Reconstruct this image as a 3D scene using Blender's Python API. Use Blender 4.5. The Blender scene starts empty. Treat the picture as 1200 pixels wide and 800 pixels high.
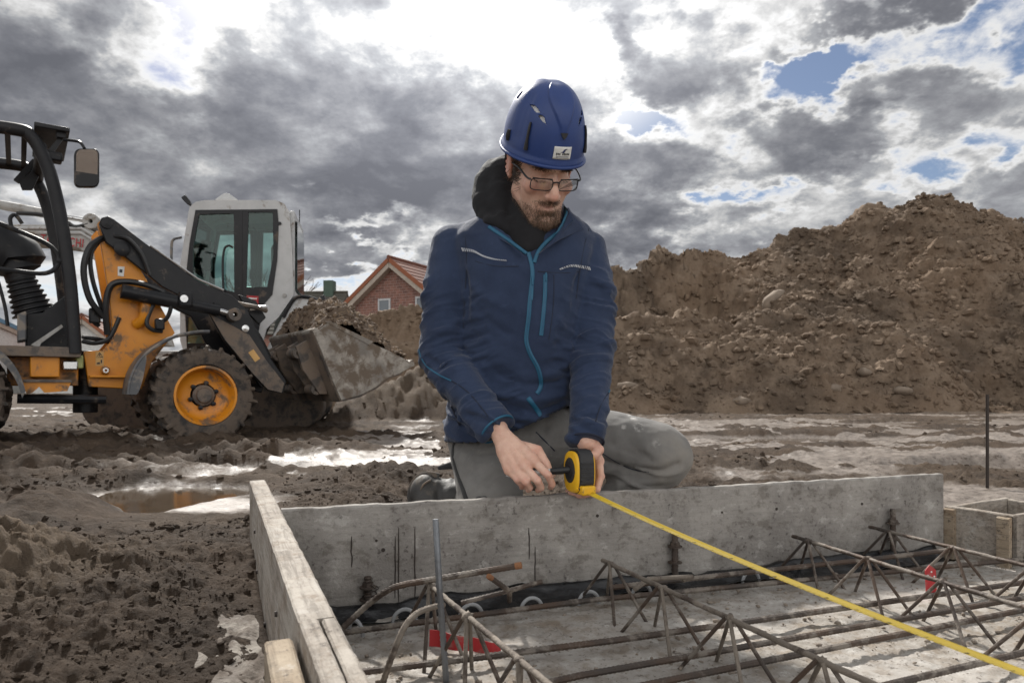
import bpy, bmesh, math, random
import numpy as np
from mathutils import Vector, Matrix
from mathutils.bvhtree import BVHTree
R = math.radians
random.seed(7)
rng = np.random.default_rng(11)
scene = bpy.context.scene
COL = scene.collection

# ---------------------------------------------------------------- camera, world, sun
F, HY, CH = 827.0, 453.0, 0.46          # focal length and horizon in photo pixels, eye height in m
cam_d = bpy.data.cameras.new("camera"); cam = bpy.data.objects.new("camera", cam_d); COL.objects.link(cam)
cam.location = (0, 0, CH); cam.rotation_euler = (R(90), 0, 0)
cam_d.sensor_width = 36; cam_d.lens = 36 * F / 1200; cam_d.shift_y = (HY - 400) / 1200
cam_d.clip_start = 0.05; cam_d.clip_end = 2000
cam_d.dof.use_dof = True; cam_d.dof.focus_distance = 1.75; cam_d.dof.aperture_fstop = 10
scene.camera = cam
SUN_EL, SUN_AZ = R(42), R(-22)
SUN = Vector((math.sin(SUN_AZ) * math.cos(SUN_EL), math.cos(SUN_AZ) * math.cos(SUN_EL), math.sin(SUN_EL)))
GLOW = Vector((math.sin(R(-4)) * math.cos(R(40)), math.cos(R(-4)) * math.cos(R(40)), math.sin(R(40))))      # where the cloud cover is thinnest
scene.view_settings.view_transform = 'Standard'; scene.view_settings.look = 'None'
scene.view_settings.exposure = 0.62; scene.view_settings.gamma = 1
sun_d = bpy.data.lights.new("sun", 'SUN'); sun_d.energy = 4.0; sun_d.angle = R(4); sun_d.color = (1, .96, .9)
sun = bpy.data.objects.new("sun", sun_d); COL.objects.link(sun)
sun.rotation_euler = (-SUN).to_track_quat('-Z', 'Y').to_euler()

class NT:
    """small node-tree helper"""
    def __init__(s, tree): s.t = tree
    def n(s, typ, **kw):
        nd = s.t.nodes.new(typ)
        for k, v in kw.items(): setattr(nd, k, v)
        return nd
    def put(s, sock, v):
        if hasattr(v, 'links') or isinstance(v, bpy.types.NodeSocket): s.t.links.new(v, sock)
        else: sock.default_value = v
    def math(s, op, a, b=0.0, clamp=False):
        nd = s.n('ShaderNodeMath', operation=op); nd.use_clamp = clamp
        s.put(nd.inputs[0], a); s.put(nd.inputs[1], b); return nd.outputs[0]
    def vm(s, op, a, b=None, out=0):
        nd = s.n('ShaderNodeVectorMath', operation=op)
        s.put(nd.inputs[0], a)
        if b is not None: s.put(nd.inputs[1], b)
        return nd.outputs[out]
    def noise(s, vec, scale, detail=6, rough=.55, dist=0, out='Fac'):
        nd = s.n('ShaderNodeTexNoise'); s.put(nd.inputs['Vector'], vec) if vec is not None else None
        nd.inputs['Scale'].default_value = scale; nd.inputs['Detail'].default_value = detail
        nd.inputs['Roughness'].default_value = rough; nd.inputs['Distortion'].default_value = dist
        return nd.outputs[out]
    def ramp(s, fac, stops, interp='LINEAR'):
        nd = s.n('ShaderNodeValToRGB'); cr = nd.color_ramp; cr.interpolation = interp
        while len(cr.elements) < len(stops): cr.elements.new(1.0)
        for e, (p, c) in zip(cr.elements, stops):
            e.position = p; e.color = (c, c, c, 1) if not isinstance(c, tuple) else tuple(c) + (1,)
        s.put(nd.inputs[0], fac); return nd.outputs[0]
    def mix(s, fac, a, b, mode='MIX'):
        nd = s.n('ShaderNodeMix', data_type='RGBA', blend_type=mode)
        s.put(nd.inputs[0], fac)
        for k, v in ((6, a), (7, b)):
            if isinstance(v, tuple) and len(v) == 3: v = v + (1,)
            s.put(nd.inputs[k], v)
        return nd.outputs[2]
    def mapr(s, v, a, b, c, d, smooth=True):
        nd = s.n('ShaderNodeMapRange'); nd.interpolation_type = 'SMOOTHSTEP' if smooth else 'LINEAR'
        s.put(nd.inputs[0], v)
        for i, x in enumerate((a, b, c, d)): nd.inputs[i + 1].default_value = x
        return nd.outputs[0]

def build_world():
    w = bpy.data.worlds.new("World"); scene.world = w; w.use_nodes = True
    t = w.node_tree; t.nodes.clear(); N = NT(t)
    out = N.n('ShaderNodeOutputWorld'); bg = N.n('ShaderNodeBackground'); bg.inputs[1].default_value = 0.1
    t.links.new(bg.outputs[0], out.inputs[0])
    sky = N.n('ShaderNodeTexSky'); sky.sky_type = 'NISHITA'; sky.sun_disc = False
    sky.sun_elevation = SUN_EL; sky.sun_rotation = SUN_AZ; sky.air_density = 1.0; sky.dust_density = .6; sky.ozone_density = 2
    d = N.n('ShaderNodeTexCoord').outputs['Generated']
    sep = N.n('ShaderNodeSeparateXYZ'); t.links.new(d, sep.inputs[0])
    az = N.math('ARCTAN2', sep.outputs[0], sep.outputs[1]); el = N.math('ARCSINE', sep.outputs[2])
    cmb = N.n('ShaderNodeCombineXYZ'); t.links.new(az, cmb.inputs[0]); t.links.new(el, cmb.inputs[1])
    # cloud texture on the direction; flattened towards the horizon
    den = N.math('ADD', N.math('ABSOLUTE', sep.outputs[2]), .42)
    p = N.vm('MULTIPLY', d, (1, 1, 1.5)); inv = N.math('DIVIDE', 1.0, den)
    sc = N.n('ShaderNodeVectorMath', operation='SCALE'); t.links.new(p, sc.inputs[0]); t.links.new(inv, sc.inputs[3]); p = sc.outputs[0]
    f1 = N.noise(p, 2.6, 10, .56, .35); f2 = N.noise(p, 7.5, 7, .62, .15)
    wv = N.noise(p, 3.2, 6, .6, 0, 'Color'); wv = N.vm('MULTIPLY', N.vm('SUBTRACT', wv, (.5, .5, .5)), (.42, .30, 0))
    wv2 = N.noise(p, 11, 5, .6, 0, 'Color'); wv2 = N.vm('MULTIPLY', N.vm('SUBTRACT', wv2, (.5, .5, .5)), (.16, .12, 0))
    q = N.vm('ADD', N.vm('ADD', cmb.outputs[0], wv), wv2)
    T = N.math('ADD', N.math('MULTIPLY', N.math('SUBTRACT', f1, .5), 1.35), N.math('MULTIPLY', N.math('SUBTRACT', f2, .5), 1.30))
    T = N.math('ADD', T, .44)
    # large cloud banks and openings: (px, py, rx, ry, weight) given where they stand in the sky
    for (x, y, rx, ry, wt) in CLOUDS:
        a = math.atan((x - 600) / F); e = math.atan((HY - y) / F * math.cos(a))
        v = N.vm('MULTIPLY', N.vm('SUBTRACT', q, (a, e, 0)), (F / rx, F / ry, 0))
        m = N.mapr(N.vm('LENGTH', v, out=1), .25, 1.25, wt, 0.0)
        T = N.math('ADD', T, m)
    dt = N.vm('DOT_PRODUCT', d, tuple(GLOW), out=1)
    T = N.math('MAXIMUM', T, N.mapr(dt, .88, .97, 0.0, .34))
    cov = N.mapr(T, .02, .31, 0, 1)
    shade = N.ramp(T, [(.10, .92), (.30, .80), (.41, .58), (.52, (.38, .39, .41)), (.64, (.285, .290, .312)), (.80, (.200, .206, .230)), (1.0, (.145, .150, .172))])
    glow = N.mapr(dt, .82, .985, 0.0, 1.0); glow2 = N.math('POWER', glow, 2.0)
    gain = N.math('ADD', .66, N.math('MULTIPLY', glow2, .62))
    lit = N.vm('MULTIPLY', shade, (1, 1, 1)); sc2 = N.n('ShaderNodeVectorMath', operation='SCALE')
    t.links.new(lit, sc2.inputs[0]); t.links.new(gain, sc2.inputs[3])
    # unseen clouds behind the camera show their lit side, brightened further as front fill
    back_fill = N.mapr(dt, .25, -.6, 0, .70)
    cl = N.mix(back_fill, sc2.outputs[0], (1.42, 1.40, 1.37))
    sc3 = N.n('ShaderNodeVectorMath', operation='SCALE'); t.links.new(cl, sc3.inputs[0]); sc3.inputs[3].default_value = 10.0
    skyc = N.vm('MULTIPLY', sky.outputs[0], (.62, .57, .56))
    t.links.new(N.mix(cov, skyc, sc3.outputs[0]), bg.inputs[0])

CLOUDS = [
    (250, 220, 330, 90, .27), (60, 140, 150, 110, .20), (470, 230, 150, 90, .24), (430, 120, 160, 70, .22), (330, 150, 120, 60, .10), (420, 315, 110, 26, .28),
    (40, 70, 70, 70, .18), (200, 330, 200, 40, .10),
    (95, 40, 60, 40, -.16), (225, 60, 75, 50, -.22), (215, -5, 110, 26, -.36), (430, 40, 80, 40, .06), (430, 282, 80, 18, -.42), (60, 345, 130, 40, -.10), (380, 345, 70, 18, -.30),
    (570, 40, 120, 60, -.14), (690, 110, 120, 45, -.12),
    (790, 60, 75, 48, .34), (705, 52, 32, 24, .26), (935, 160, 75, 40, .32), (760, 210, 85, 55, .36), (690, 250, 60, 50, .26), (640, 260, 100, 60, .20),
    (850, 225, 60, 22, -.16), (945, 80, 60, 40, -.34), (1000, 60, 40, 30, -.24), (1120, 45, 90, 34, -.38), (1050, 188, 56, 34, -.34), (1180, 155, 50, 30, -.34), (760, 120, 80, 26, -.30), (885, 238, 60, 24, -.36), (1025, 130, 26, 18, -.22),
    (1090, 0, 160, 14, .34), (1050, 110, 90, 30, .12), (1100, 160, 80, 30, .14), (860, 130, 120, 40, -.12), (900, 270, 120, 22, -.10), (1150, 220, 80, 30, .10), (780, 300, 90, 22, -.12),
]
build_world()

# ---------------------------------------------------------------- helpers
def P(px, py, d):                        # the place a photo pixel shows at depth d
    return Vector(((px - 600) / F * d, d, CH - (py - HY) / F * d))

def smooth(a, b, x):
    t = np.clip((x - a) / (b - a), 0, 1); return t * t * (3 - 2 * t)

def _h(ix, iy, iz, seed):
    n = (ix * 374761393 + iy * 668265263 + iz * 2147483647 + seed * 144665) & 0xFFFFFFFF
    n = ((n ^ (n >> 13)) * 1274126177) & 0xFFFFFFFF
    n = ((n ^ (n >> 16)) * 2246822519) & 0xFFFFFFFF
    return ((n ^ (n >> 15)) & 0xFFFF) / 65535.0
def vnoise(x, y, z=None, seed=0):        # value noise, about -1..1
    x = np.asarray(x, float); y = np.asarray(y, float)
    z = np.zeros_like(x) if z is None else np.asarray(z, float)
    ix, iy, iz = np.floor(x).astype(np.int64), np.floor(y).astype(np.int64), np.floor(z).astype(np.int64)
    fx, fy, fz = x - ix, y - iy, z - iz
    u, v, w = (f * f * f * (f * (f * 6 - 15) + 10) for f in (fx, fy, fz))
    def c(a, b, k): return _h(ix + a, iy + b, iz + k, seed)
    r0 = (c(0,0,0)*(1-u)+c(1,0,0)*u)*(1-v) + (c(0,1,0)*(1-u)+c(1,1,0)*u)*v
    if not np.any(fz): return r0 * 2 - 1
    r1 = (c(0,0,1)*(1-u)+c(1,0,1)*u)*(1-v) + (c(0,1,1)*(1-u)+c(1,1,1)*u)*v
    return (r0 * (1 - w) + r1 * w) * 2 - 1
def fbm(x, y, z=None, octv=5, seed=0, gain=.5, lac=2.03):
    s, a, f = 0, 1, 1
    for o in range(octv):
        s = s + a * vnoise(x * f, y * f, None if z is None else z * f, seed + o * 17); a *= gain; f *= lac
    return s
def cells(x, y, seed=0):                 # distance to the nearest jittered point: rounded lumps
    ix, iy = np.floor(x).astype(np.int64), np.floor(y).astype(np.int64); best = np.full(np.shape(x), 9.0); z0 = np.zeros_like(ix)
    for a in (-1, 0, 1):
        for b in (-1, 0, 1):
            cx = ix + a + _h(ix + a, iy + b, z0, seed); cy = iy + b + _h(ix + a, iy + b, z0, seed + 5)
            best = np.minimum(best, (cx - x) ** 2 + (cy - y) ** 2)
    return np.sqrt(best)

WM = {}                                   # world matrix of each thing / part
def thing(name, label, cat, loc=(0, 0, 0), rotz=0.0, group=None, kind=None):
    o = bpy.data.objects.new(name, None); COL.objects.link(o); o.empty_display_size = .1
    o.location = loc; o.rotation_euler = (0, 0, rotz)
    WM[o.name] = Matrix.Translation(Vector(loc)) @ Matrix.Rotation(rotz, 4, 'Z')
    return tag(o, label, cat, group, kind)
def tag(o, label=None, cat=None, group=None, kind=None):
    for k, v in (('label', label), ('category', cat), ('group', group), ('kind', kind)):
        if v: o[k] = v
    return o
def link(name, me, m=None, parent=None, world=True, mats=None):
    o = bpy.data.objects.new(name, me); COL.objects.link(o)
    if parent is not None:
        o.parent = parent; WM[o.name] = WM[parent.name].copy()
        if world: me.transform(WM[parent.name].inverted())
    else: WM[o.name] = Matrix.Identity(4)
    for k in (mats or ([m] if m else [])): me.materials.append(k)
    return o
def mesh_np(name, v, f, sm=True, ang=None):
    me = bpy.data.meshes.new(name)
    v = np.asarray(v, np.float32)
    if isinstance(f, np.ndarray) and f.ndim == 2:
        n, k = f.shape
        me.vertices.add(len(v)); me.vertices.foreach_set('co', v.ravel())
        me.loops.add(n * k); me.loops.foreach_set('vertex_index', f.astype(np.int32).ravel())
        me.polygons.add(n); me.polygons.foreach_set('loop_start', np.arange(n, dtype=np.int32) * k)
        me.update(calc_edges=True); me.validate()
    else:
        me.from_pydata([tuple(map(float, a)) for a in v], [], [list(map(int, a)) for a in f]); me.update()
    me.polygons.foreach_set('use_smooth', [bool(sm)] * len(me.polygons))
    if ang: me.set_sharp_from_angle(angle=R(ang))
    return me
def attr(me, name, vals):
    a = me.attributes.new(name, "FLOAT", "POINT"); w_ = np.ascontiguousarray(np.asarray(vals, np.float32)).ravel()
    if len(w_) != len(a.data): print("ATTR", me.name, len(w_), len(a.data))
    a.data.foreach_set("value", w_); return a

class MB:
    """collects closed shapes into one mesh"""
    def __init__(s): s.v = []; s.f = []
    def add(s, v, f):
        o = len(s.v); s.v += [Vector(a) for a in v]; s.f += [[o + i for i in a] for a in f]; return s
    def box(s, c, size, M=None):
        x, y, z = (a / 2 for a in size); c = Vector(c)
        v = [Vector((sx * x, sy * y, sz * z)) for sz in (-1, 1) for sx, sy in ((-1, -1), (1, -1), (1, 1), (-1, 1))]
        if M is not None: v = [M @ a for a in v]
        return s.add([c + a for a in v], [(3, 2, 1, 0), (4, 5, 6, 7), (0, 1, 5, 4), (1, 2, 6, 5), (2, 3, 7, 6), (3, 0, 4, 7)])
    def prism(s, pts, off):               # polygon extruded by a vector
        off = Vector(off); n = len(pts); pts = [Vector(a) for a in pts]
        nr = Vector((0, 0, 0))
        for i in range(n): nr += pts[i].cross(pts[(i + 1) % n])
        if nr.dot(off) > 0: pts = pts[::-1]
        return s.add(pts + [a + off for a in pts], [list(range(n)), list(range(2 * n - 1, n - 1, -1))] +
                     [((i + 1) % n, i, i + n, (i + 1) % n + n) for i in range(n)])
    def tube(s, pts, r, seg=8, cap=True, flat=1.0, up=None):
        pts = [Vector(a) for a in pts]; n = len(pts); rr = r if isinstance(r, (list, tuple)) else [r] * n
        v = []; prev = None
        for i, a in enumerate(pts):
            t = (pts[min(i + 1, n - 1)] - pts[max(i - 1, 0)])
            t = t.normalized() if t.length > 1e-9 else Vector((0, 0, 1))
            if prev is None:
                ref = Vector(up) if up is not None else (Vector((0, 0, 1)) if abs(t.z) < .9 else Vector((1, 0, 0)))
                x = ref.cross(t)
                x = x.normalized() if x.length > 1e-6 else Vector((1, 0, 0))
            else:
                x = (prev - t * prev.dot(t)).normalized()
            prev = x; y = t.cross(x)
            for k in range(seg):
                g = 2 * math.pi * k / seg; v.append(a + (x * math.cos(g) + y * math.sin(g) * flat) * rr[i])
        f = [(i * seg + k, i * seg + (k + 1) % seg, (i + 1) * seg + (k + 1) % seg, (i + 1) * seg + k) for i in range(n - 1) for k in range(seg)]
        if cap: f += [tuple(range(seg - 1, -1, -1)), tuple(range((n - 1) * seg, n * seg))]
        return s.add(v, f)
    def caps(s, a, b, ra, rb, seg=16):    # tapered capsule
        a, b = Vector(a), Vector(b); d = b - a; L = d.length; d = d / L; pts = []; rr = []
        for k in range(6):
            g = math.pi / 2 * (1 - k / 6); pts.append(a - d * ra * math.sin(g)); rr.append(max(ra * math.cos(g), 1e-4))
        for k in range(7):
            g = math.pi / 2 * k / 6; pts.append(b + d * rb * math.sin(g)); rr.append(max(rb * math.cos(g), 1e-4))
        return s.tube(pts, rr, seg)
    def ell(s, c, r, M=None, nu=24, nv=14):
        v = []; c = Vector(c)
        for j in range(nv + 1):
            th = math.pi * min(max(j / nv, .004), .996)
            for i in range(nu):
                ph = 2 * math.pi * i / nu
                q = Vector((r[0] * math.sin(th) * math.cos(ph), r[1] * math.sin(th) * math.sin(ph), r[2] * math.cos(th)))
                v.append(c + (M @ q if M is not None else q))
        f = [(j * nu + i, (j + 1) * nu + i, (j + 1) * nu + (i + 1) % nu, j * nu + (i + 1) % nu) for j in range(nv) for i in range(nu)]
        f += [tuple(range(nu - 1, -1, -1))[::-1], tuple(range(nv * nu, (nv + 1) * nu))[::-1]]
        return s.add(v, f)
    def lathe(s, prof, c, axis=(0, 1, 0), seg=32, closed=False):   # prof: (radius, along axis)
        ax = Vector(axis).normalized(); x = (Vector((0, 0, 1)) if abs(ax.z) < .9 else Vector((1, 0, 0))).cross(ax).normalized(); y = ax.cross(x); c = Vector(c); n = len(prof)
        v = [c + ax * h + (x * math.cos(2 * math.pi * k / seg) + y * math.sin(2 * math.pi * k / seg)) * r for r, h in prof for k in range(seg)]
        rng_ = range(n) if closed else range(n - 1)
        f = [(i * seg + k, i * seg + (k + 1) % seg, ((i + 1) % n) * seg + (k + 1) % seg, ((i + 1) % n) * seg + k) for i in rng_ for k in range(seg)]
        return s.add(v, f)
    def rings(s, rings, cap=True):
        k = len(rings[0]); v = [p for r in rings for p in r]
        f = [(i * k + j, i * k + (j + 1) % k, (i + 1) * k + (j + 1) % k, (i + 1) * k + j) for i in range(len(rings) - 1) for j in range(k)]
        if cap: f += [tuple(range(k - 1, -1, -1)), tuple(range((len(rings) - 1) * k, len(rings) * k))]
        return s.add(v, f)
    def mesh(s, name, sm=True, ang=40, fix=True):
        me = bpy.data.meshes.new(name); me.from_pydata([tuple(a) for a in s.v], [], s.f); me.update()
        if fix:
            bm = bmesh.new(); bm.from_mesh(me); bmesh.ops.recalc_face_normals(bm, faces=bm.faces); bm.to_mesh(me); bm.free()
        me.polygons.foreach_set('use_smooth', [bool(sm)] * len(me.polygons))
        if sm and ang: me.set_sharp_from_angle(angle=R(ang))
        return me
    def obj(s, name, m, parent=None, world=True, bevel=0, sm=True, ang=40, mats=None):
        o = link(name, s.mesh(name, sm, ang), m, parent, world, mats)
        if bevel:
            b = o.modifiers.new('bevel', 'BEVEL'); b.width = bevel; b.segments = 2; b.limit_method = 'ANGLE'; b.angle_limit = R(38)
            b.harden_normals = False
        return o

def arc(a, b, sag, n=10):                 # hanging or bowed line between two points
    a, b, s_ = Vector(a), Vector(b), Vector(sag)
    return [a.lerp(b, i / n) + s_ * (4 * (i / n) * (1 - i / n)) for i in range(n + 1)]
def spline(pts, n=6):                     # Catmull-Rom through points
    pts = [Vector(p) for p in pts]; out = []
    for i in range(len(pts) - 1):
        p0, p1, p2, p3 = pts[max(i - 1, 0)], pts[i], pts[i + 1], pts[min(i + 2, len(pts) - 1)]
        for k in range(n):
            t = k / n
            out.append(.5 * ((2 * p1) + (p2 - p0) * t + (2 * p0 - 5 * p1 + 4 * p2 - p3) * t * t + (3 * p1 - p0 - 3 * p2 + p3) * t ** 3))
    return out + [pts[-1]]

def mat(name, col, rough=.6, metal=0.0, col2=None, scale=6.0, amt=.6, bump=0.0, bscale=60.0, dirt=None, dscale=4.0, damt=.5, stretch=None, spec=.5, sheen=0, sss=0, coat=0):
    m = bpy.data.materials.new(name); m.use_nodes = True; t = m.node_tree; N = NT(t); b = t.nodes['Principled BSDF']
    co = N.n('ShaderNodeTexCoord').outputs['Object']
    v = N.vm('MULTIPLY', co, stretch) if stretch else co
    c2 = col2 or tuple(x * .65 for x in col)
    n1 = N.noise(v, scale, 8, .62)
    c = N.mix(N.math('MULTIPLY', N.mapr(n1, .35, .68, 0, 1), amt), col, c2)
    rg = N.math('ADD', rough - .08, N.math('MULTIPLY', N.noise(v, scale * 3.1, 5, .6), .16))
    if dirt:
        n2 = N.noise(co, dscale, 9, .68, .3); k = N.mapr(n2, .62 - damt * .4, .70 - damt * .25, 0, 1)
        c = N.mix(k, c, dirt); rg = N.mix(k, rg, (.85, .85, .85)) if False else N.math('MAXIMUM', rg, N.math('MULTIPLY', k, .85))
        if metal: N.put(b.inputs['Metallic'], N.math('MULTIPLY', N.math('SUBTRACT', 1.0, k), metal))
    elif metal: b.inputs['Metallic'].default_value = metal
    N.put(b.inputs['Base Color'], c); N.put(b.inputs['Roughness'], rg); b.inputs['Specular IOR Level'].default_value = spec
    if sheen: b.inputs['Sheen Weight'].default_value = sheen; b.inputs['Sheen Roughness'].default_value = .5
    if sss: b.inputs['Subsurface Weight'].default_value = sss; b.inputs['Subsurface Radius'].default_value = (.012, .005, .003); b.inputs['Subsurface Scale'].default_value = 1
    if coat: b.inputs['Coat Weight'].default_value = coat; b.inputs['Coat Roughness'].default_value = .15
    if bump:
        bp = N.n('ShaderNodeBump'); bp.inputs['Strength'].default_value = min(bump, 1); bp.inputs['Distance'].default_value = .01
        N.put(bp.inputs['Height'], N.noise(v, bscale, 6, .6)); t.links.new(bp.outputs[0], b.inputs['Normal'])
    return m

def remesh(mb, voxel, it=6, fac=.5):
    me = mb.mesh('tmp', ang=None); o = bpy.data.objects.new('tmp', me); COL.objects.link(o)
    r = o.modifiers.new('r', 'REMESH'); r.mode = 'VOXEL'; r.voxel_size = voxel
    if it:
        s_ = o.modifiers.new('s', 'SMOOTH'); s_.factor = fac; s_.iterations = it
    dg = bpy.context.evaluated_depsgraph_get(); ev = o.evaluated_get(dg); out = bpy.data.meshes.new_from_object(ev)
    bpy.data.objects.remove(o); bpy.data.meshes.remove(me)
    return out
def vco(me):
    a = np.empty(len(me.vertices) * 3, np.float32); me.vertices.foreach_get('co', a); return a.reshape(-1, 3).astype(float)
def vno(me):
    me.update(); a = np.empty(len(me.vertices) * 3, np.float32); me.vertex_normals.foreach_get('vector', a); return a.reshape(-1, 3).astype(float)
def setco(me, v):
    me.vertices.foreach_set('co', np.asarray(v, np.float32).ravel()); me.update()
def bvh(me):
    return BVHTree.FromPolygons([v.co for v in me.vertices], [p.vertices for p in me.polygons])
EYE = Vector((0, 0, CH))
def onto(tree, px, py, lift=.0):          # the point of a surface that a photo pixel shows
    d = (P(px, py, 1.0) - EYE).normalized(); h = tree.ray_cast(EYE, d)
    if h[0] is None: return None
    n = h[1] if h[1].dot(d) < 0 else -h[1]
    return h[0] + n * lift, n
ICO = None
def ico():
    global ICO
    if ICO is None:
        bm = bmesh.new(); bmesh.ops.create_icosphere(bm, subdivisions=2, radius=1)
        v = np.array([a.co[:] for a in bm.verts]); f = np.array([[a.index for a in p.verts] for p in bm.faces]); bm.free()
        bm = bmesh.new(); bmesh.ops.create_icosphere(bm, subdivisions=1, radius=1)
        v1 = np.array([a.co[:] for a in bm.verts]); f1 = np.array([[a.index for a in p.verts] for p in bm.faces]); bm.free()
        ICO = (v, f, v1, f1)
    return ICO
def lumps(pos, size, fine=False, flat=.7, rough=.35, seed=1):      # many irregular clods as arrays
    v, f, v1, f1 = ico(); V, Fa = (v, f) if fine else (v1, f1)
    g = np.random.default_rng(seed); n = len(pos); k = len(V)
    rad = 1 + rough * (g.random((n, k, 1)) * 2 - 1)
    sc = np.asarray(size)[:, None, None] * (np.array([1, 1, flat]) * (1 + .35 * (g.random((n, 1, 3)) * 2 - 1)))
    a = g.random(n) * 6.283; ca, sa = np.cos(a)[:, None], np.sin(a)[:, None]
    q = V[None] * rad * sc; x = q[..., 0] * ca - q[..., 1] * sa; y = q[..., 0] * sa + q[..., 1] * ca
    q = np.stack([x, y, q[..., 2]], -1) + np.asarray(pos)[:, None, :]
    return q.reshape(-1, 3), (Fa[None] + (np.arange(n) * k)[:, None, None]).reshape(-1, Fa.shape[1])
# ---------------------------------------------------------------- formwork lines on the ground plan
SLAB_Z, TOP_Z = -.04, .20
FC = np.array([-.487, 1.49]); dL = np.array([.3857, -.9226]); dB = np.array([.9455, .3257])
nL = np.array([.9226, .3857]); nB = np.array([.3257, -.9455])
def V3(p, z): return Vector((float(p[0]), float(p[1]), z))
def along(a=0., b=0., o=(0, 0)): return FC + dL * a + dB * b + np.array(o)     # a towards the camera, b along the back board

def heap(X, Y, pts, foot, back=1.6, toe=.15, power=1.0):
    pts = np.array([tuple(P(*p)) for p in pts])
    Yr = np.interp(X, pts[:, 0], pts[:, 1]); Zr = np.interp(X, pts[:, 0], pts[:, 2], left=0, right=0)
    Yf = foot(X) if callable(foot) else foot
    Yf = np.minimum(Yf, Yr - .8); t = np.clip((Y - Yf) / (Yr - Yf), 0, 1); front = np.clip(t, 0, 1) ** power * smooth(0, toe, t)
    bk = np.clip(1 - (Y - Yr) / np.maximum(Zr * back, .2), 0, 1)
    return Zr * np.where(Y < Yr, front, bk)

MOUND = [(395, 474, 9.3), (430, 462, 9.3), (470, 446, 9.4), (500, 436, 9.6), (540, 430, 9.9), (580, 440, 10), (620, 462, 10.1), (650, 476, 10.2)]
def pix(X, Y):
    Ys = np.maximum(Y, .2); return 600 + F * X / Ys, HY + F * CH / Ys
def bump2(px, py, x, y, rx, ry): return np.exp(-((px - x) / rx) ** 2 - ((py - y) / ry) ** 2)

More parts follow.
